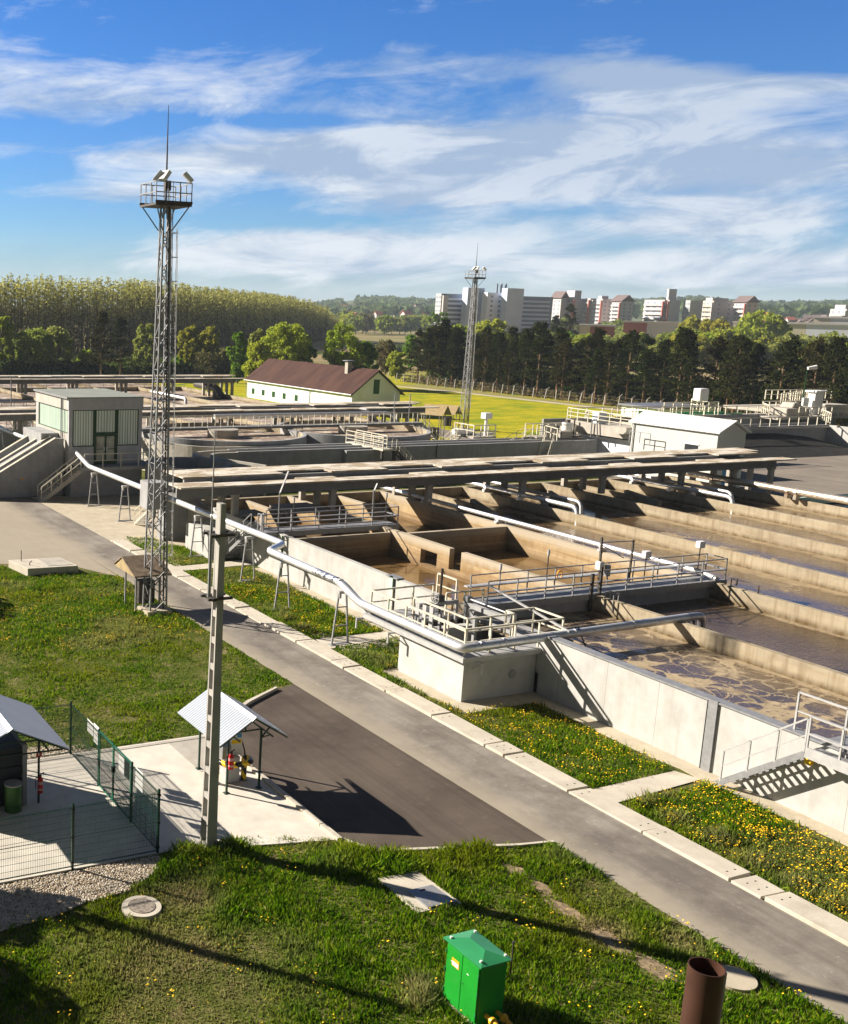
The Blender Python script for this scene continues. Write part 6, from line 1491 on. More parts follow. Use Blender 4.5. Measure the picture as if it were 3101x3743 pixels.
# ---------------------------------------------------------------- belts of trees beyond the pines and under the town
protoB = [tree('', None, 11, 5.2, 3200, .38, 'leaf_willow', name='broadleaf_tree'), tree('', None, 11, 5.0, 3200, .38, 'leaf_spring'), tree('', None, 11, 5.4, 3200, .38, 'leaf_yellow'), tree('', None, 10.5, 5.4, 3200, .38, 'leaf_dense'), tree('', None, 10, 5, 2600, .3, 'brush')]
usedB = [False]*5
belts = [  # px range, ground pixel row, count, height, kinds, label
    (880, 1330, 737, 22, 9.5, (0, 1, 0, 3), 'green tree from the left behind the left half of the pines'),
    (1330, 1760, 757, 20, 11.0, (1, 0, 2, 0), 'yellowish tree from the left behind the right half of the pines'),
    (900, 1300, 698, 22, 13.5, (0, 0, 1, 4), 'pale tree from the left below the grey apartment slab'),
    (1300, 1745, 705, 20, 12.5, (0, 4, 1, 2), 'pale tree from the left below the red and white blocks'),
    (700, 900, 684, 16, 15, (0, 0, 1, 4), 'pale tree from the left behind the brown field')]
for (a, b_, py, cnt, h, kinds, lab) in belts:
    made = []
    for i in range(cnt):
        px = a+(b_-a)*(i+.5+rng.normal()*.25)/cnt; q = D(px, py+rng.normal()*1.5+(px-a)*.022)
        s = h/11*(.75+.4*rng.random()); made += [put(protoB, usedB, kinds[rng.integers(0, 4)], q, (s*1.1, s*1.1, s), rng.random()*6.28, lab, lab.replace('tree from the left', 'trees'))]
    relabel(made, '%s '+lab, '%s '+lab, -9999)
for (px, py, h, kd, lab) in ((1555, 745, 19, 1, 'big light green tree rising above the pines at the right'), (1425, 742, 16, 2, 'bright yellow tree above the pines, left one'), (1470, 745, 15.5, 2, 'bright yellow tree above the pines, right one'), (1530, 750, 14, 1, 'green tree left below the big light green one'),
    (1000, 745, 14, 1, 'bright green tree left of the far mast'), (930, 745, 12, 1, 'bright green tree above the left pines')):
    q = D(px, py); s = h/11; put(protoB, usedB, kd, q, (s, s, s), px, lab)
# mistletoe tree with ball shaped clumps
t = thing('mistletoe_tree', 'bare tree full of dark mistletoe balls left of the far mast', 'tree', D(893, 722))
limbs(17, .35, 16, 6.5, .3, 'bark', t)
cl_ = []
for i in range(34):
    z = 7+rng.random()*10; a = rng.random()*6.28; r = (1.2+3.6*rng.random())*(1 if z < 14 else .7); d = rng.normal(size=(130, 3)); d /= np.linalg.norm(d, axis=1)[:, None]
    cl_.append(np.array([r*math.cos(a), r*math.sin(a), z])+d*.75*rng.random((130, 1))**.4)
link('mistletoe', leaf_mesh('mistletoe', np.concatenate(cl_), .16+.16*rng.random(34*130), 'leaf_dense'), t)
# conifers standing out of the belt
for (px, py, h, lab) in ((1162, 735, 1.55, 'tall dark conifer left of the red and white blocks'), (1133, 735, 1.2, 'lower dark conifer left of the red and white blocks'), (1722, 725, 1.5, 'dark conifer in front of the factory hall')):
    q = D(px, py); put(protoP, usedP, c % 4, q, (h*.9, h*.9, h), px, lab, 'single conifers near the town'); c += 1
# dark hedge by the factory
n = 5000; pts = []
for i in range(n): q = D(1640+rng.random()*90, 722+rng.random()*3); pts.append((q.x, q.y, rng.random()*9.5))
tag(link('hedge', leaf_mesh('hedge', np.array(pts), .5+.4*rng.random(n), 'needles')), 'dark conifer hedge in front of the long factory hall', 'hedge', kind='stuff')
# mound with bushes right of the house
mo = MB(); q0 = D(835, 722); q1 = D(770, 716)
for (px, py, w_, mt_) in ((800, 715, 24, 'soil'),):
    q = D(px, py); b = MB(); n = 14
    for i in range(n):
        a0 = i/n*math.pi*2; a1 = (i+1)/n*math.pi*2
        b.add([(q.x+w_*math.cos(a0), q.y+9*math.sin(a0), -.2), (q.x+w_*math.cos(a1), q.y+9*math.sin(a1), -.2), (q.x+w_*.6*math.cos(a1), q.y+4*math.sin(a1), 2.6), (q.x+w_*.6*math.cos(a0), q.y+4*math.sin(a0), 2.6)], [(0, 1, 2, 3)])
        b.quad((q.x, q.y, 3.0), (q.x+w_*.6*math.cos(a0), q.y+4*math.sin(a0), 2.6), (q.x+w_*.6*math.cos(a1), q.y+4*math.sin(a1), 2.6))
    struct('mound', b, 'soil', smooth=True)
n = 5000; pts = []
for i in range(n): q = D(770+rng.random()*75, 722+rng.random()*6); pts.append((q.x, q.y, rng.random()*3.2))
tag(link('scrub', leaf_mesh('scrub', np.array(pts), .25+.3*rng.random(n), 'far_leaf')), 'low scrub on the earth mound right of the house', 'scrub', kind='stuff')
# power line poles in the field
pole_pts = []
for i, (px, py, h, mt_, lab) in enumerate(((728, 681, 9.5, 'greend', 'dark green power pole left of the field'), (776, 676, 8.5, 'concpole', 'pale power pole in the middle of the field'), (827, 682, 9.5, 'concpole', 'pale power pole at the right of the field'), (893, 690, 9, 'concpole', 'pale power pole behind the mistletoe tree'), (1158, 700, 12, 'concpole', 'pale power pole before the grey apartment slab'))):
    q = D(px, py); t = thing('power_pole', lab, 'power pole', q)
    build('pole', MB().tube([(0, 0, 0), (0, 0, h)], [.35, .25], 6), mt_, t, local=True); build('crossarm', MB().box(-.9, -.1, h-.6, .9, .1, h-.4), mt_, t, local=True); pole_pts.append(q+Vector((0, 0, h-.4)))
b = MB()
for p, q in zip(pole_pts, pole_pts[1:]):
    L = [p.lerp(q, i/8)-Vector((0, 0, 4*1.1*(i/8)*(1-i/8))) for i in range(9)]
    b.tube(L, .06, 4)
tag(build('power_cable', b, 'galv_light'), 'sagging power cable strung between the field poles', 'cable')
# ================================================================== town on the horizon
def cols(c): return simple('render %.2f %.2f' % (c[0], c[2]), c, .85, 0, .05, .2)
BG = {'bluegrey': cols((.50, .57, .72)), 'lightgrey': cols((.66, .70, .80)), 'mid': cols((.50, .49, .52)), 'tan': cols((.60, .50, .46)), 'white': cols((.50, .485, .48)), 'red': cols((.55, .20, .17)), 'brick': cols((.30, .09, .06)), 'roofd': cols((.16, .12, .12)), 'dark': cols((.27, .31, .39)), 'cream': cols((.58, .53, .42))}
M.update({'b_'+k_: v for k_, v in BG.items()})
def ray2(px, py):
    d = CF + CR*((px*1.7822-PX)/F) - CU*((py*1.7822-PY)/F); return d
def face_items(t, axis, a0, a1, off, h, base, style, floors):
    """windows or balconies on one face; axis 'y': face looks to -x and runs along y, axis 'x': looks to -y"""
    fh = (h-base)/floors; L = a1-a0
    def bx_(u0, u1, z0, z1, d0, d1):
        return MB().box(off-d1, u0, z0, off-d0, u1, z1) if axis == 'y' else MB().box(u0, off-d1, z0, u1, off-d0, z1)
    if style in ('balcony', 'redbalc', 'cream', 'dark'):
        builds('balcony', [bx_(a0+L*.04, a1-L*.04, base+f*fh, base+f*fh+fh*.45, .01, 1.3) for f in range(floors)], {'balcony': 'b_white', 'redbalc': 'b_white', 'cream': 'b_cream', 'dark': 'b_lightgrey'}[style], t, local=True)
        build('side_fin', bx_(a0-.05, a0+max(.5, L*.04), base-2, h, .01, 1.5), 'b_red' if style == 'redbalc' else 'b_white', t, local=True)
        if style != 'dark':
            n_ = 3; builds('window', [bx_(a0+L*(i+.25)/n_, a0+L*(i+.65)/n_, base+f*fh+fh*.45, base+f*fh+fh*.9, .01, .08) for f in range(floors) for i in range(n_)], 'b_dark', t, local=True)
    elif style == 'win':
        n_ = min(5, max(2, int(L/7))); builds('window', [bx_(a0+L*(i+.5)/n_-.8, a0+L*(i+.5)/n_+.8, base+f*fh+fh*.35, base+f*fh+fh*.8, .01, .08) for f in range(floors) for i in range(n_)], 'b_dark', t, local=True)
def block(label, vols, dist, floors=9):
    """axis aligned volumes, each (left px, corner px, right px, roof row, left style, right style, left colour in a sunlit tone, right colour in a shaded tone, roof)"""
    t = None
    for (p0, pc, p1, yt, sl, sr, cl_, cr_, roof) in vols:
        C_ = A(pc*1.7822, yt*1.7822, dist); d0 = ray2(p0, yt); d1 = ray2(p1, yt)
        ly = C_.x/d0.x*d0.y-C_.y if p0 < pc else 14; lx = C_.y/d1.y*d1.x-C_.x if p1 > pc else 14
        ly = max(2, ly); lx = max(2, lx); dep = max(ly, 4.5); wid = max(lx, 5); h = C_.z
        if t is None: t = thing('apartment_block', label, 'apartment block', (C_.x, C_.y, 0)); o0 = Vector((C_.x, C_.y, 0))
        r = Vector((C_.x, C_.y, 0))-o0; x0, y0 = r.x, r.y
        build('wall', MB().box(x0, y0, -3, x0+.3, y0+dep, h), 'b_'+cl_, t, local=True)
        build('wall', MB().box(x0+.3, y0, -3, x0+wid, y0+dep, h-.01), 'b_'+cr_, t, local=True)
        if p0 < pc and sl: face_items(t, 'y', y0, y0+ly, x0, h-1, 4, sl, floors)
        if p1 > pc and sr: face_items(t, 'x', x0+.5, x0+lx, y0, h-1, 4, sr, floors)
        if roof == 'gable': build('roof', MB().extr([(x0-1, h), (x0+wid+1, h), (x0+wid/2, h+4.2)], 'y', y0-1, y0+dep+1), 'b_roofd', t, local=True)
        elif roof: build('roof_box', MB().box(x0+1, y0+2, h, x0+wid*.8, y0+dep*.8, h+roof), 'b_mid', t, local=True)
    return t
S_ = block('long blue grey apartment slab with two taller stair towers', [(895, 906, 1136, 602, 'win', 'dark', 'white', 'dark', None), (958, 961, 995, 590, None, None, 'bluegrey', 'bluegrey', None), (1039, 1042, 1076, 591, None, None, 'bluegrey', 'bluegrey', None), (999, 1001, 1034, 600, None, 'win', 'lightgrey', 'lightgrey', None)], 640)
b = [MB().tube([(q.x-S_.location.x, q.y-S_.location.y, q.z-3), (q.x-S_.location.x, q.y-S_.location.y, q.z+5)], .6, 6) for q in (A(px*1.7822, 600*1.7822, 668) for px in (1019, 1028, 1037))]
builds('chimney', b, 'b_dark', S_, local=True)
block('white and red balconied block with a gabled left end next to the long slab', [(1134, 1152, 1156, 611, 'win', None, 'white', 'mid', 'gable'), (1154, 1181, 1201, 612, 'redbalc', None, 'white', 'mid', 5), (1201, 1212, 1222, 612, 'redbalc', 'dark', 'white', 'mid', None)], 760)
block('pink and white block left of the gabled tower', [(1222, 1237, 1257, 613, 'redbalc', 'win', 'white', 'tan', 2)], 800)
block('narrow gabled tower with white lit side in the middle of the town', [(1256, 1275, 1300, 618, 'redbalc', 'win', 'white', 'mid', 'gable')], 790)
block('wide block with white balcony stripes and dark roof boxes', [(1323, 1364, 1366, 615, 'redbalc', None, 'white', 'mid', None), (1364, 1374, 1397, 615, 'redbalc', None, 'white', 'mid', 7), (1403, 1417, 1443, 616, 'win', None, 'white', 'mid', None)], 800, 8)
block('cream balconied block with long shaded grey side', [(1441, 1465, 1508, 617, 'cream', 'win', 'cream', 'mid', 2)], 820, 8)
block('gabled tower with lit white and shaded brown sides at the right end of the row', [(1507, 1532, 1556, 620, 'redbalc', 'win', 'white', 'tan', 'gable')], 820, 8)
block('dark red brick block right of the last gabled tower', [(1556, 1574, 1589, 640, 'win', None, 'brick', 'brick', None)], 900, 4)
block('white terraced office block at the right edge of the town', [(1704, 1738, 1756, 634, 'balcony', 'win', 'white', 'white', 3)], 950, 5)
def hall(label, px0, px1, yt, yb, dist, mats=('b_cream', 'b_lightgrey'), dep=40):
    a = A(px0*1.7822, yt*1.7822, dist); b_ = A(px1*1.7822, yt*1.7822, dist)
    t = thing('factory_hall', label, 'hall', (a.x, a.y, 0), math.atan2(b_.y-a.y, b_.x-a.x)); W = (Vector((b_.x, b_.y, 0))-Vector((a.x, a.y, 0))).length; h = a.z
    build('wall', MB().box(0, 0, -1, W*.3, dep, h), mats[0], t, local=True); build('wall', MB().box(W*.3+.01, .01, -1, W, dep, h), mats[1], t, local=True)
    build('roof', MB().box(-.5, -.5, h, W+.5, dep, h+.8), 'b_white', t, local=True); return t
hall('long low factory hall with cream front at the right edge', 1600, 1790, 664, 690, 560)
hall('smaller cream factory hall behind the long one', 1670, 1790, 652, 664, 650)
hall('low white warehouse below the right gabled tower', 1505, 1570, 662, 675, 600, ('b_white', 'b_mid'))
hall('low red roofed hall in front of the red and white block', 1190, 1262, 669, 680, 520, ('b_cream', 'b_brick'), 18)
hall('flat grey hall with red edge below the wide striped block', 1280, 1445, 661, 668, 600, ('b_brick', 'b_mid'), 20)
# hills and the houses on them
def hill(pts, dist, depth, mat):
    b = MB(); top = []
    for px, py in pts: top.append(A(px*1.7822, py*1.7822, dist))
    n = len(top)
    for i in range(n-1):
        p, q = top[i], top[i+1]; d = Vector((p.x, p.y, 0)).normalized(); e_ = Vector((q.x, q.y, 0)).normalized()
        b.quad(Vector((p.x, p.y, -5))-d*depth, Vector((q.x, q.y, -5))-e_*depth, q, p); b.quad(p, q, Vector((q.x, q.y, -5))+e_*depth, Vector((p.x, p.y, -5))+d*depth)
    return struct('hills', b, mat, smooth=True)
M['hillwood'] = simple('wooded hillside', (.075, .10, .045), 1, 0, .5, .02)
ridge = [(560, 640), (640, 628), (700, 618), (760, 614), (820, 616), (900, 620), (1000, 625), (1100, 628), (1200, 626), (1300, 622), (1400, 616), (1450, 617), (1520, 624), (1580, 627), (1650, 625), (1740, 624), (1850, 622)]
hill(ridge, 2400, 1200, 'hillwood')
hill([(500, 632), (700, 622), (850, 619), (1000, 623), (1150, 626), (1300, 624), (1450, 620), (1600, 620), (1700, 616), (1850, 613)], 3600, 600, 'hillwood')
n = 16000; pts = []
for i in range(n):
    px = 560+rng.random()*1250; f = rng.random(); base = np.interp(px, [r_[0] for r_ in ridge], [r_[1] for r_ in ridge])
    py = base-1.2+f*(30 if px < 1150 else 22); dist = 2400-1150*f
    q = A(px*1.7822, py*1.7822, dist); g_ = noise.noise(Vector((px*.03, f*4, 1)))
    if g_ < -.15: continue
    pts.append((q.x, q.y, q.z+rng.random()*5))
tag(link('hill_wood', leaf_mesh('hill wood', np.array(pts), 3.0+4*rng.random(len(pts)), 'far_leaf')), 'trees covering the far hillside', 'wood', kind='stuff')
hs0 = thing('hillside_house', '', 'house', (0, 0, 0), group='small houses on the far hillside')
build('wall', MB().box(-6, -5, -4, 6, 5, 6).extr([(-6, 6), (6, 6), (0, 10)], 'y', -5, 5), 'b_white', hs0, local=True)
build('roof', MB().extr([(-7, 5.4), (0, 10.2), (7, 5.4), (7, 6.4), (0, 11.2), (-7, 6.4)], 'y', -6, 6), 'b_brick', hs0, local=True)
hs1 = thing('hillside_house', '', 'house', (0, 0, 0), group='small houses on the far hillside')
build('wall', MB().box(-7, -5, -4, 7, 5, 6).extr([(-5, 6), (5, 6), (0, 10)], 'x', -7, 7), 'b_cream', hs1, local=True)
build('roof', MB().extr([(-6, 5.2), (0, 10.2), (6, 5.2), (6, 6.2), (0, 11.2), (-6, 6.2)], 'x', -8, 8), 'b_roofd', hs1, local=True)
used = [False, False]
for i in range(58):
    if i < 40: px = 690+rng.random()*215; py = 622+rng.random()*24
    else: px = 1560+rng.random()*185; py = 655+rng.random()*12
    dist = 2100-(py-616)*30 if i < 40 else 1100; q = A(px*1.7822, py*1.7822, dist); j = int(rng.integers(0, 2)); p = (hs0, hs1)[j]
    o = p if not used[j] else dup(p); used[j] = True
    o.location = q-Vector((0, 0, 4)); o.rotation_euler = (0, 0, rng.random()*3); s = .5+.35*rng.random(); o.scale = (s, s, s)
    o['label'] = ('white walled red roofed house on the far hillside' if j == 0 else 'cream walled dark roofed house on the far hillside') if i < 40 else ('white red roofed house beyond the factory halls' if j == 0 else 'cream dark roofed house beyond the factory halls')
    o['group'] = 'small houses on the far hillside' if i < 40 else 'small houses beyond the factory halls'

hh_ = [o for o in COL.objects if o.name.startswith('hillside_house')]
relabel([o for o in hh_ if o['group'].endswith('hillside')], '%s small house from the left on the far hillside', '%s', -99999)
relabel([o for o in hh_ if o['group'].endswith('halls')], '%s small house from the left beyond the factory halls', '%s', -99999)
# the air: haze that fades the town and the hills
hz_ = tag(build('haze', MB().box(-3900, -500, -1, 4900, 5200, 130), 'black'), 'thin pale haze over the town and hills', 'haze', kind='stuff')
mt, nt, out = newmat('haze air'); k = NT(nt); pv = k.n('VolumePrincipled')
pv.inputs['Color'].default_value = (.72, .86, 1.0, 1); pv.inputs['Density'].default_value = .00012; pv.inputs['Anisotropy'].default_value = 0
k.l(pv.outputs[0], out.inputs['Volume']); hz_.data.materials.clear(); hz_.data.materials.append(mt)

# ================================================================== grass, flowers, gravel near by
cy_, cx_ = np.array([CF.x, CF.y]), None
def in_view(x, y, z=0, m=700):
    v = np.stack([x, y, np.full_like(x, z-H)], 1); f = v@np.array(CF); px = PX+F*(v@np.array(CR))/f; py = PY-F*(v@np.array(CU))/f
    return (f > 1) & (px > -m) & (px < 3101+m) & (py > 0) & (py < 3743+m*.8)
def in_poly(x, y, poly):
    c = np.zeros(len(x), bool); n = len(poly)
    for i in range(n):
        x0, y0 = poly[i]; x1, y1 = poly[(i+1) % n]
        if y0 == y1: continue
        m_ = ((y0 > y) != (y1 > y)) & (x < (x1-x0)*(y-y0)/(y1-y0)+x0); c ^= m_
    return c
SB = [[(-2, 4), (23.62, 4), (23.62, 22.75), (22.4, 23.15), (18.3, 24.15), (17.6, 25.3), (16.5, 25.75), (15.4, 26.15), (13.2, 26.45), (12.4, 26.2), (11.9, 25.5), (10.6, 24.75), (9.4, 24.6), (8, 24.3), (-2, 23.8)],
      [(-4, 34.6), (11, 34.6), (13.2, 33.95), (17.7, 34.0), (20.7, 36.3), (22.6, 37.35), (23.62, 37.8), (23.5, 57.4), (21.7, 58.6), (18.4, 58.8), (18.0, 61.4), (16, 62.4), (6, 63.4), (-4, 63.8)],
      [(27.68, 5), (31.9, 5), (31.85, 24.4), (31.5, 24.15), (27.75, 24.05)], [(27.68, 25.25), (31.7, 25.45), (31.9, 26), (31.9, 32.3), (28.2, 32.3), (28.15, 34), (27.7, 34)], [(27.68, 34), (28.15, 34), (28.1, 41.1), (27.68, 41.1)],
      [(28.1, 37.8), (31.8, 37.9), (31.9, 41.9), (28, 41.2)], [(27.68, 42.75), (31.9, 42.8), (32.1, 57.2), (27.68, 57.0)], [(27.68, 58.4), (30.6, 58.6), (30.6, 62.4), (29.8, 66.4), (28.2, 67.4), (27.68, 64)]]
holes = [(10.65, 23.78, .6), (gq.x, gq.y, .62)]
tall = [(18.3, 23.6, .9, 2.0, 0), (17.3, 23.8, 1.0, 1.8, 0), (16.6, 23.9, .7, 1.6, .2), (14.1, 26.0, .7, 1.5, .1), (20.9, 23.2, .8, 1.7, 0), (23.2, 22.0, .6, 1.4, .3), (15.3, 18.3, .55, 1.9, .85), (15.0, 17.9, .4, 1.7, .8),
        (28.5, 22.6, .6, 1.9, .65), (28.5, 21.2, .6, 1.9, .65), (28.4, 19.8, .6, 1.9, .65), (28.5, 18.4, .6, 1.9, .65), (28.4, 17.2, .5, 1.8, .6), (28.3, 44.5, .6, 1.9, .6), (28.4, 46.5, .6, 1.9, .6), (28.9, 47.5, .6, 1.8, .6), (28.3, 39.8, .7, 1.9, .4), (28.9, 39.0, .8, 1.8, .5), (28.5, 38.2, .6, 1.8, .4), (29.6, 24.1, .5, 1.4, .8), (28.6, 23.9, .4, 1.6, .7), (29, 26.5, .6, 1.5, .2),
        (12.9, 26.1, .6, 1.6, .1), (12.1, 25.3, .5, 1.5, 0)]
bare = [(21.5, 21.9, .35, 1.2), (21.4, 20.9, .26, 1.8), (21.25, 19.6, .26, 2.2), (21.2, 18.2, .26, 2.2), (21.3, 17.0, .35, 1.6), (15.2, 36.4, .8, .6), (22.9, 42.5, .4, 1.8), (12.6, 34.7, .8, .5), (23.4, 19, .3, 5), (23.4, 40, .25, 5), (31.8, 27, .35, 6), (31.8, 20, .3, 5)]
LX = []; LY = []; LD = []
for k_, (poly, dens) in enumerate(zip(SB, (560, 210, 420, 330, 420, 330, 300, 220))):
    xs = [p[0] for p in poly]; ys = [p[1] for p in poly]; ar = (max(xs)-min(xs))*(max(ys)-min(ys)); n = int(ar*dens)
    x = min(xs)+rng.random(n)*(max(xs)-min(xs)); y_ = min(ys)+rng.random(n)*(max(ys)-min(ys)); jx = rng.normal(size=n)*.05; jy = rng.normal(size=n)*.05
    ok = in_poly(x+jx, y_+jy, poly) & in_view(x, y_)
    LX.append(x[ok]); LY.append(y_[ok])
gx = np.concatenate(LX); gy = np.concatenate(LY)
for (hx, hy, hr) in holes:
    ok = (gx-hx)**2+(gy-hy)**2 > hr*hr; gx, gy = gx[ok], gy[ok]
ok = ~((gx > 17.45) & (gx < 18.7) & (gy > 21.05) & (gy < 22.75)); gx, gy = gx[ok], gy[ok]
ok = ~((gx > 15.6) & (gx < 16.5) & (gy > 16.7) & (gy < 17.95)); gx, gy = gx[ok], gy[ok]
n = len(gx)
def vnoise(x, y, s, seed):
    """cheap value noise on a lattice"""
    r = np.random.default_rng(seed).random((256, 256)); u = x*s; v = y*s; i = np.floor(u).astype(int); j = np.floor(v).astype(int); fu = u-i; fv = v-j; fu = fu*fu*(3-2*fu); fv = fv*fv*(3-2*fv)
    g_ = lambda a, b: r[a % 256, b % 256]
    return (g_(i, j)*(1-fu)+g_(i+1, j)*fu)*(1-fv)+(g_(i, j+1)*(1-fu)+g_(i+1, j+1)*fu)*fv
hn = vnoise(gx, gy, .7, 1)*.45+vnoise(gx, gy, 2.1, 2)*.35+vnoise(gx, gy, 6, 3)*.2
hh = .05+.20*np.clip(hn*1.7-.38, 0, 1.2)**1.3
lawn = (gy > 34) & (gx < 24); hh[lawn] *= np.where(gy[lawn] < 45, .62, .95)
dry = np.clip((vnoise(gx, gy, .35, 4)-.62)*1.2, 0, .3)+(rng.random(n) < .05)*.5
for (dx_, dy_, dr_, da_) in ((10.6, 21.0, 3.0, .95), (9.6, 19.2, 2.8, .95), (12.2, 24.0, 1.5, .9), (21.3, 18.5, 1.0, 1.0), (22.8, 17.5, .8, .8), (22.9, 20.5, .5, .7), (13.5, 36.6, 2.0, .35), (20.5, 40.5, 2.6, .3), (22.8, 45, 1.2, .4), (12.5, 45, 2, .3)):
    w_ = np.clip(1.3-np.hypot(gx-dx_, gy-dy_)/dr_-.5*vnoise(gx, gy, 1.4, 12), 0, 1); dry = np.maximum(dry, w_*da_*(.5+.7*rng.random(n))); hh *= 1-.55*w_
for (tx, ty, tr_, hm, dd) in tall:
    w_ = np.clip(1.25-np.hypot(gx-tx, gy-ty)/tr_, 0, 1); hh += w_*.085*hm; dry = np.where(w_ > 0, dry*(1-w_)+dd*(.4+.6*rng.random(n))*w_, dry)
dead = np.zeros(n, bool)
for (bx, by, br_, e_) in bare:
    q = np.hypot((gx-bx)*1.0, (gy-by)/e_)/br_+1.2*(vnoise(gx, gy, 3.1, 9)-.35); dead |= (q < 1) & (rng.random(n) < .86)
ok = ~dead; gx, gy, hh, dry = gx[ok], gy[ok], hh[ok], dry[ok]; n = len(gx); print('blades', n)
a = rng.random(n)*2*math.pi; wd = (.011+.012*rng.random(n))*np.where(gy > 34, 1.7, 1.15); hh = hh*(.55+.8*rng.random(n)); ln = rng.normal(size=(n, 2))*hh[:, None]*.34
V = np.empty((n, 4, 3)); V[:, 0, 0] = gx-np.cos(a)*wd; V[:, 0, 1] = gy-np.sin(a)*wd; V[:, 0, 2] = 0; V[:, 1, 0] = gx+np.cos(a)*wd; V[:, 1, 1] = gy+np.sin(a)*wd; V[:, 1, 2] = 0
V[:, 2, 0] = gx+np.cos(a)*wd*.7+ln[:, 0]*.5; V[:, 2, 1] = gy+np.sin(a)*wd*.7+ln[:, 1]*.5; V[:, 2, 2] = hh*.65; V[:, 3, 0] = gx+ln[:, 0]; V[:, 3, 1] = gy+ln[:, 1]; V[:, 3, 2] = hh
me = bpy.data.meshes.new('grass'); me.vertices.add(4*n); me.vertices.foreach_set('co', V.reshape(-1)); me.loops.add(4*n); me.polygons.add(n)
idx = (np.arange(n)[:, None]*4+np.array([0, 1, 2, 3])[None]).reshape(-1); me.loops.foreach_set('vertex_index', idx); me.polygons.foreach_set('loop_start', np.arange(0, 4*n, 4))
at = me.attributes.new('rnd', 'FLOAT', 'POINT'); at.data.foreach_set('value', np.repeat(rng.random(n), 4)); at = me.attributes.new('dry', 'FLOAT', 'POINT'); at.data.foreach_set('value', np.repeat(dry, 4))
me.materials.append(M['grassblade']); me.update(); o = bpy.data.objects.new('grass', me); COL.objects.link(o); tag(o, 'rough green grass of the lawns and verges', 'grass', kind='stuff')
# dandelions: clustered yellow heads
def flowers(areas, name, label):
    P_ = []
    for (poly, cl_n, per, rad, singles) in areas:
        xs = [p[0] for p in poly]; ys = [p[1] for p in poly]
        cxs = min(xs)+rng.random(cl_n)*(max(xs)-min(xs)); cys = min(ys)+rng.random(cl_n)*(max(ys)-min(ys)); X_ = []; Y_ = []
        for a_, b_ in zip(cxs, cys):
            m_ = 1+rng.poisson(per); X_.append(a_+rng.normal(size=m_)*rad); Y_.append(b_+rng.normal(size=m_)*rad)
        X_.append(min(xs)+rng.random(singles)*(max(xs)-min(xs))); Y_.append(min(ys)+rng.random(singles)*(max(ys)-min(ys)))
        X_ = np.concatenate(X_); Y_ = np.concatenate(Y_); ok = in_poly(X_, Y_, poly) & in_view(X_, Y_); P_.append(np.stack([X_[ok], Y_[ok]], 1))
    P_ = np.concatenate(P_); b = MB()
    for x, y_ in P_:
        r = .016+.011*rng.random(); z = .13+.13*rng.random(); tx, ty = rng.normal()*.3, rng.normal()*.3-.15; vs = [(x, y_, z+r*.35)]
        for i in range(7): t = i*2*math.pi/7; vs.append((x+r*math.cos(t), y_+r*math.sin(t), z+r*(math.cos(t)*tx+math.sin(t)*ty)))
        b.add(vs, [(0, i+1, (i+1) % 7+1) for i in range(7)])
    print(name, len(P_)); return tag(build(name, b, simple('dandelion yellow', (.85, .52, .005), .7, 0, .12, 30)), label, 'flowers', kind='stuff')
flowers([(SB[0], 210, 5, .13, 260), ([(10, 45), (23.6, 44), (23.5, 58), (10, 58)], 240, 8, .22, 260), (SB[2], 320, 8, .16, 400), ([(29.4, 6), (31.9, 6), (31.85, 24.3), (29.6, 24.2)], 110, 9, .17, 160), (SB[3], 120, 6, .12, 120), (SB[5], 24, 5, .1, 24), (SB[6], 170, 6, .14, 160), (SB[7], 30, 6, .14, 20)], 'dandelions', 'yellow dandelion heads scattered in clumps over the lawns and verges')
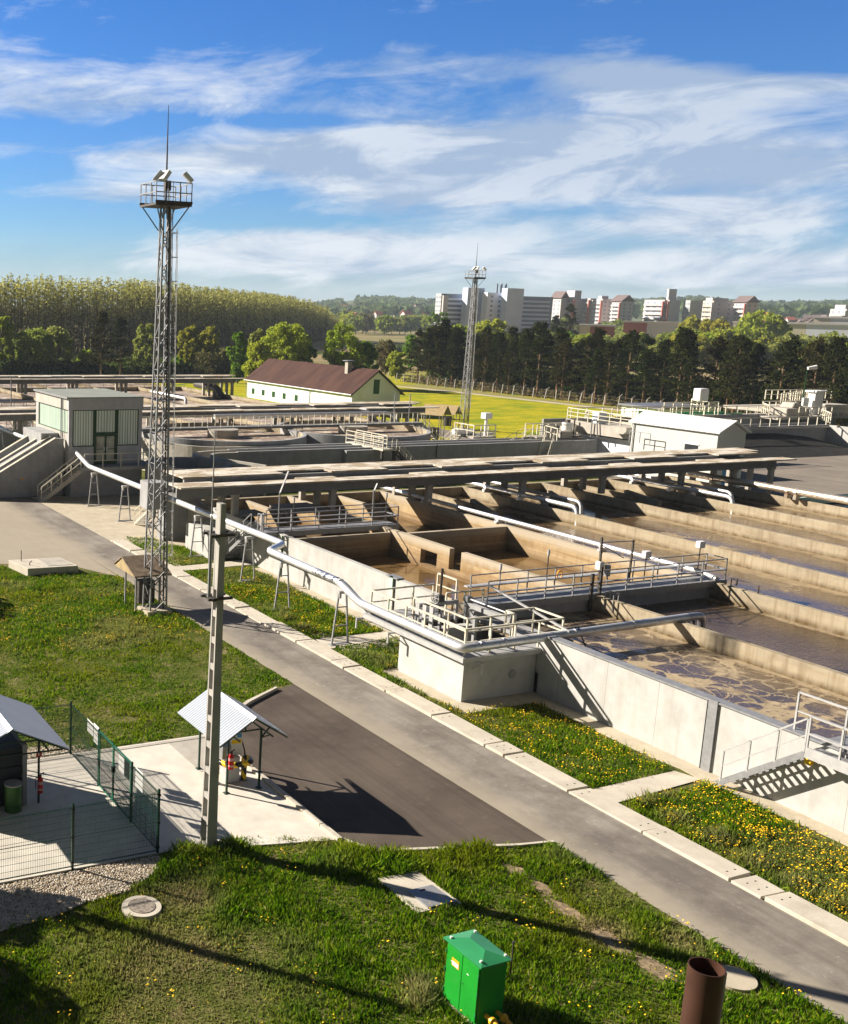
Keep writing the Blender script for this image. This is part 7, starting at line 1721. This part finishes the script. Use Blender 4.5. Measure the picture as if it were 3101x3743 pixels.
# gravel strips
def gravel(polys, dens, label):
    ico = [(0, 0, -1), (.72, -.53, -.45), (-.28, -.85, -.45), (-.89, 0, -.45), (-.28, .85, -.45), (.72, .53, -.45), (.28, -.85, .45), (-.72, -.53, .45), (-.72, .53, .45), (.28, .85, .45), (.89, 0, .45), (0, 0, 1)]
    fa = [(0,1,2),(1,0,5),(0,2,3),(0,3,4),(0,4,5),(1,5,10),(2,1,6),(3,2,7),(4,3,8),(5,4,9),(1,10,6),(2,6,7),(3,7,8),(4,8,9),(5,9,10),(6,10,11),(7,6,11),(8,7,11),(9,8,11),(10,9,11)]
    icn = np.array(ico); V = []; Fc = []; R_ = []; m_ = 0
    for poly in polys:
        xs = [p[0] for p in poly]; ys = [p[1] for p in poly]; n = int((max(xs)-min(xs))*(max(ys)-min(ys))*dens)
        x = min(xs)+rng.random(n)*(max(xs)-min(xs)); y_ = min(ys)+rng.random(n)*(max(ys)-min(ys)); ok = in_poly(x, y_, poly); x, y_ = x[ok], y_[ok]
        for a_, b_ in zip(x, y_):
            s = (.016+.022*rng.random())*np.array([1, .6+.5*rng.random(), .55+.3*rng.random()]); t = rng.random()*6.28; c_, q_ = math.cos(t), math.sin(t)
            p = icn*s; p = np.stack([p[:, 0]*c_-p[:, 1]*q_, p[:, 0]*q_+p[:, 1]*c_, p[:, 2]], 1)+np.array([a_, b_, .02+.03*rng.random()]); V.append(p); R_.append(rng.random()); m_ += 1
    V = np.concatenate(V); F_ = (np.array(fa)[None]+np.arange(m_)[:, None, None]*12).reshape(-1, 3)
    me = bpy.data.meshes.new('gravel'); me.vertices.add(len(V)); me.vertices.foreach_set('co', V.reshape(-1)); me.loops.add(3*len(F_)); me.polygons.add(len(F_)); me.loops.foreach_set('vertex_index', F_.reshape(-1)); me.polygons.foreach_set('loop_start', np.arange(0, 3*len(F_), 3))
    at = me.attributes.new('rnd', 'FLOAT', 'POINT'); at.data.foreach_set('value', np.repeat(np.array(R_), 12))
    mt, nt, out = newmat('pebbles'); k = NT(nt); at = k.n('Attribute', attribute_name='rnd').outputs['Fac']
    c = k.ramp(at, [(0, (.30, .22, .14)), (.35, (.58, .48, .35)), (.7, (.70, .65, .56)), (1, (.42, .38, .34))]); principled(k, out, c, .8, 0, .3); me.materials.append(mt); me.update(); me.validate()
    o = bpy.data.objects.new('gravel', me); COL.objects.link(o); tag(o, label, 'gravel', kind='stuff'); print('pebbles', m_)
gp = [(3, 26.22), (12.15, 26.2), (12.35, 25.9), (11.9, 25.45), (10.6, 24.7), (9.4, 24.6), (8.4, 24.25), (3, 23.7)]
gravel([gp], 1100, 'rounded pale gravel along the outer side of the fuel store fence')
gravel([[(9.2, 33.9), (13.3, 33.9), (13.0, 34.5), (11.0, 34.9), (9.2, 35.1)]], 700, 'gravel strip behind the left shelter')
sheet('gravel_bed', [gp, [(9.2, 33.9), (13.3, 33.9), (13.0, 34.5), (11.0, 34.9), (9.2, 35.1)]], .006, simple('gravel bed', (.26, .21, .16), 1, 0, .35, 20))
# shade trees just outside the left edge of the view
for (x, y_, s_) in ((10.3, 57.2, .44),):
    t = put(protoB, usedB, 3, (x, y_, 0), (s_, s_, s_*.75), 1.0, 'bushy dark tree cut off by the left edge of the lawn')
for (x, y_, s_, l_) in ((2.4, 30.2, .36, 'leafy tree just outside the left edge beside the fuel store'), (1.3, 26.2, .36, 'leafy tree just outside the lower left edge')): put(protoB, usedB, 3, (x, y_, 0), (s_, s_, s_*1.15), x, l_)
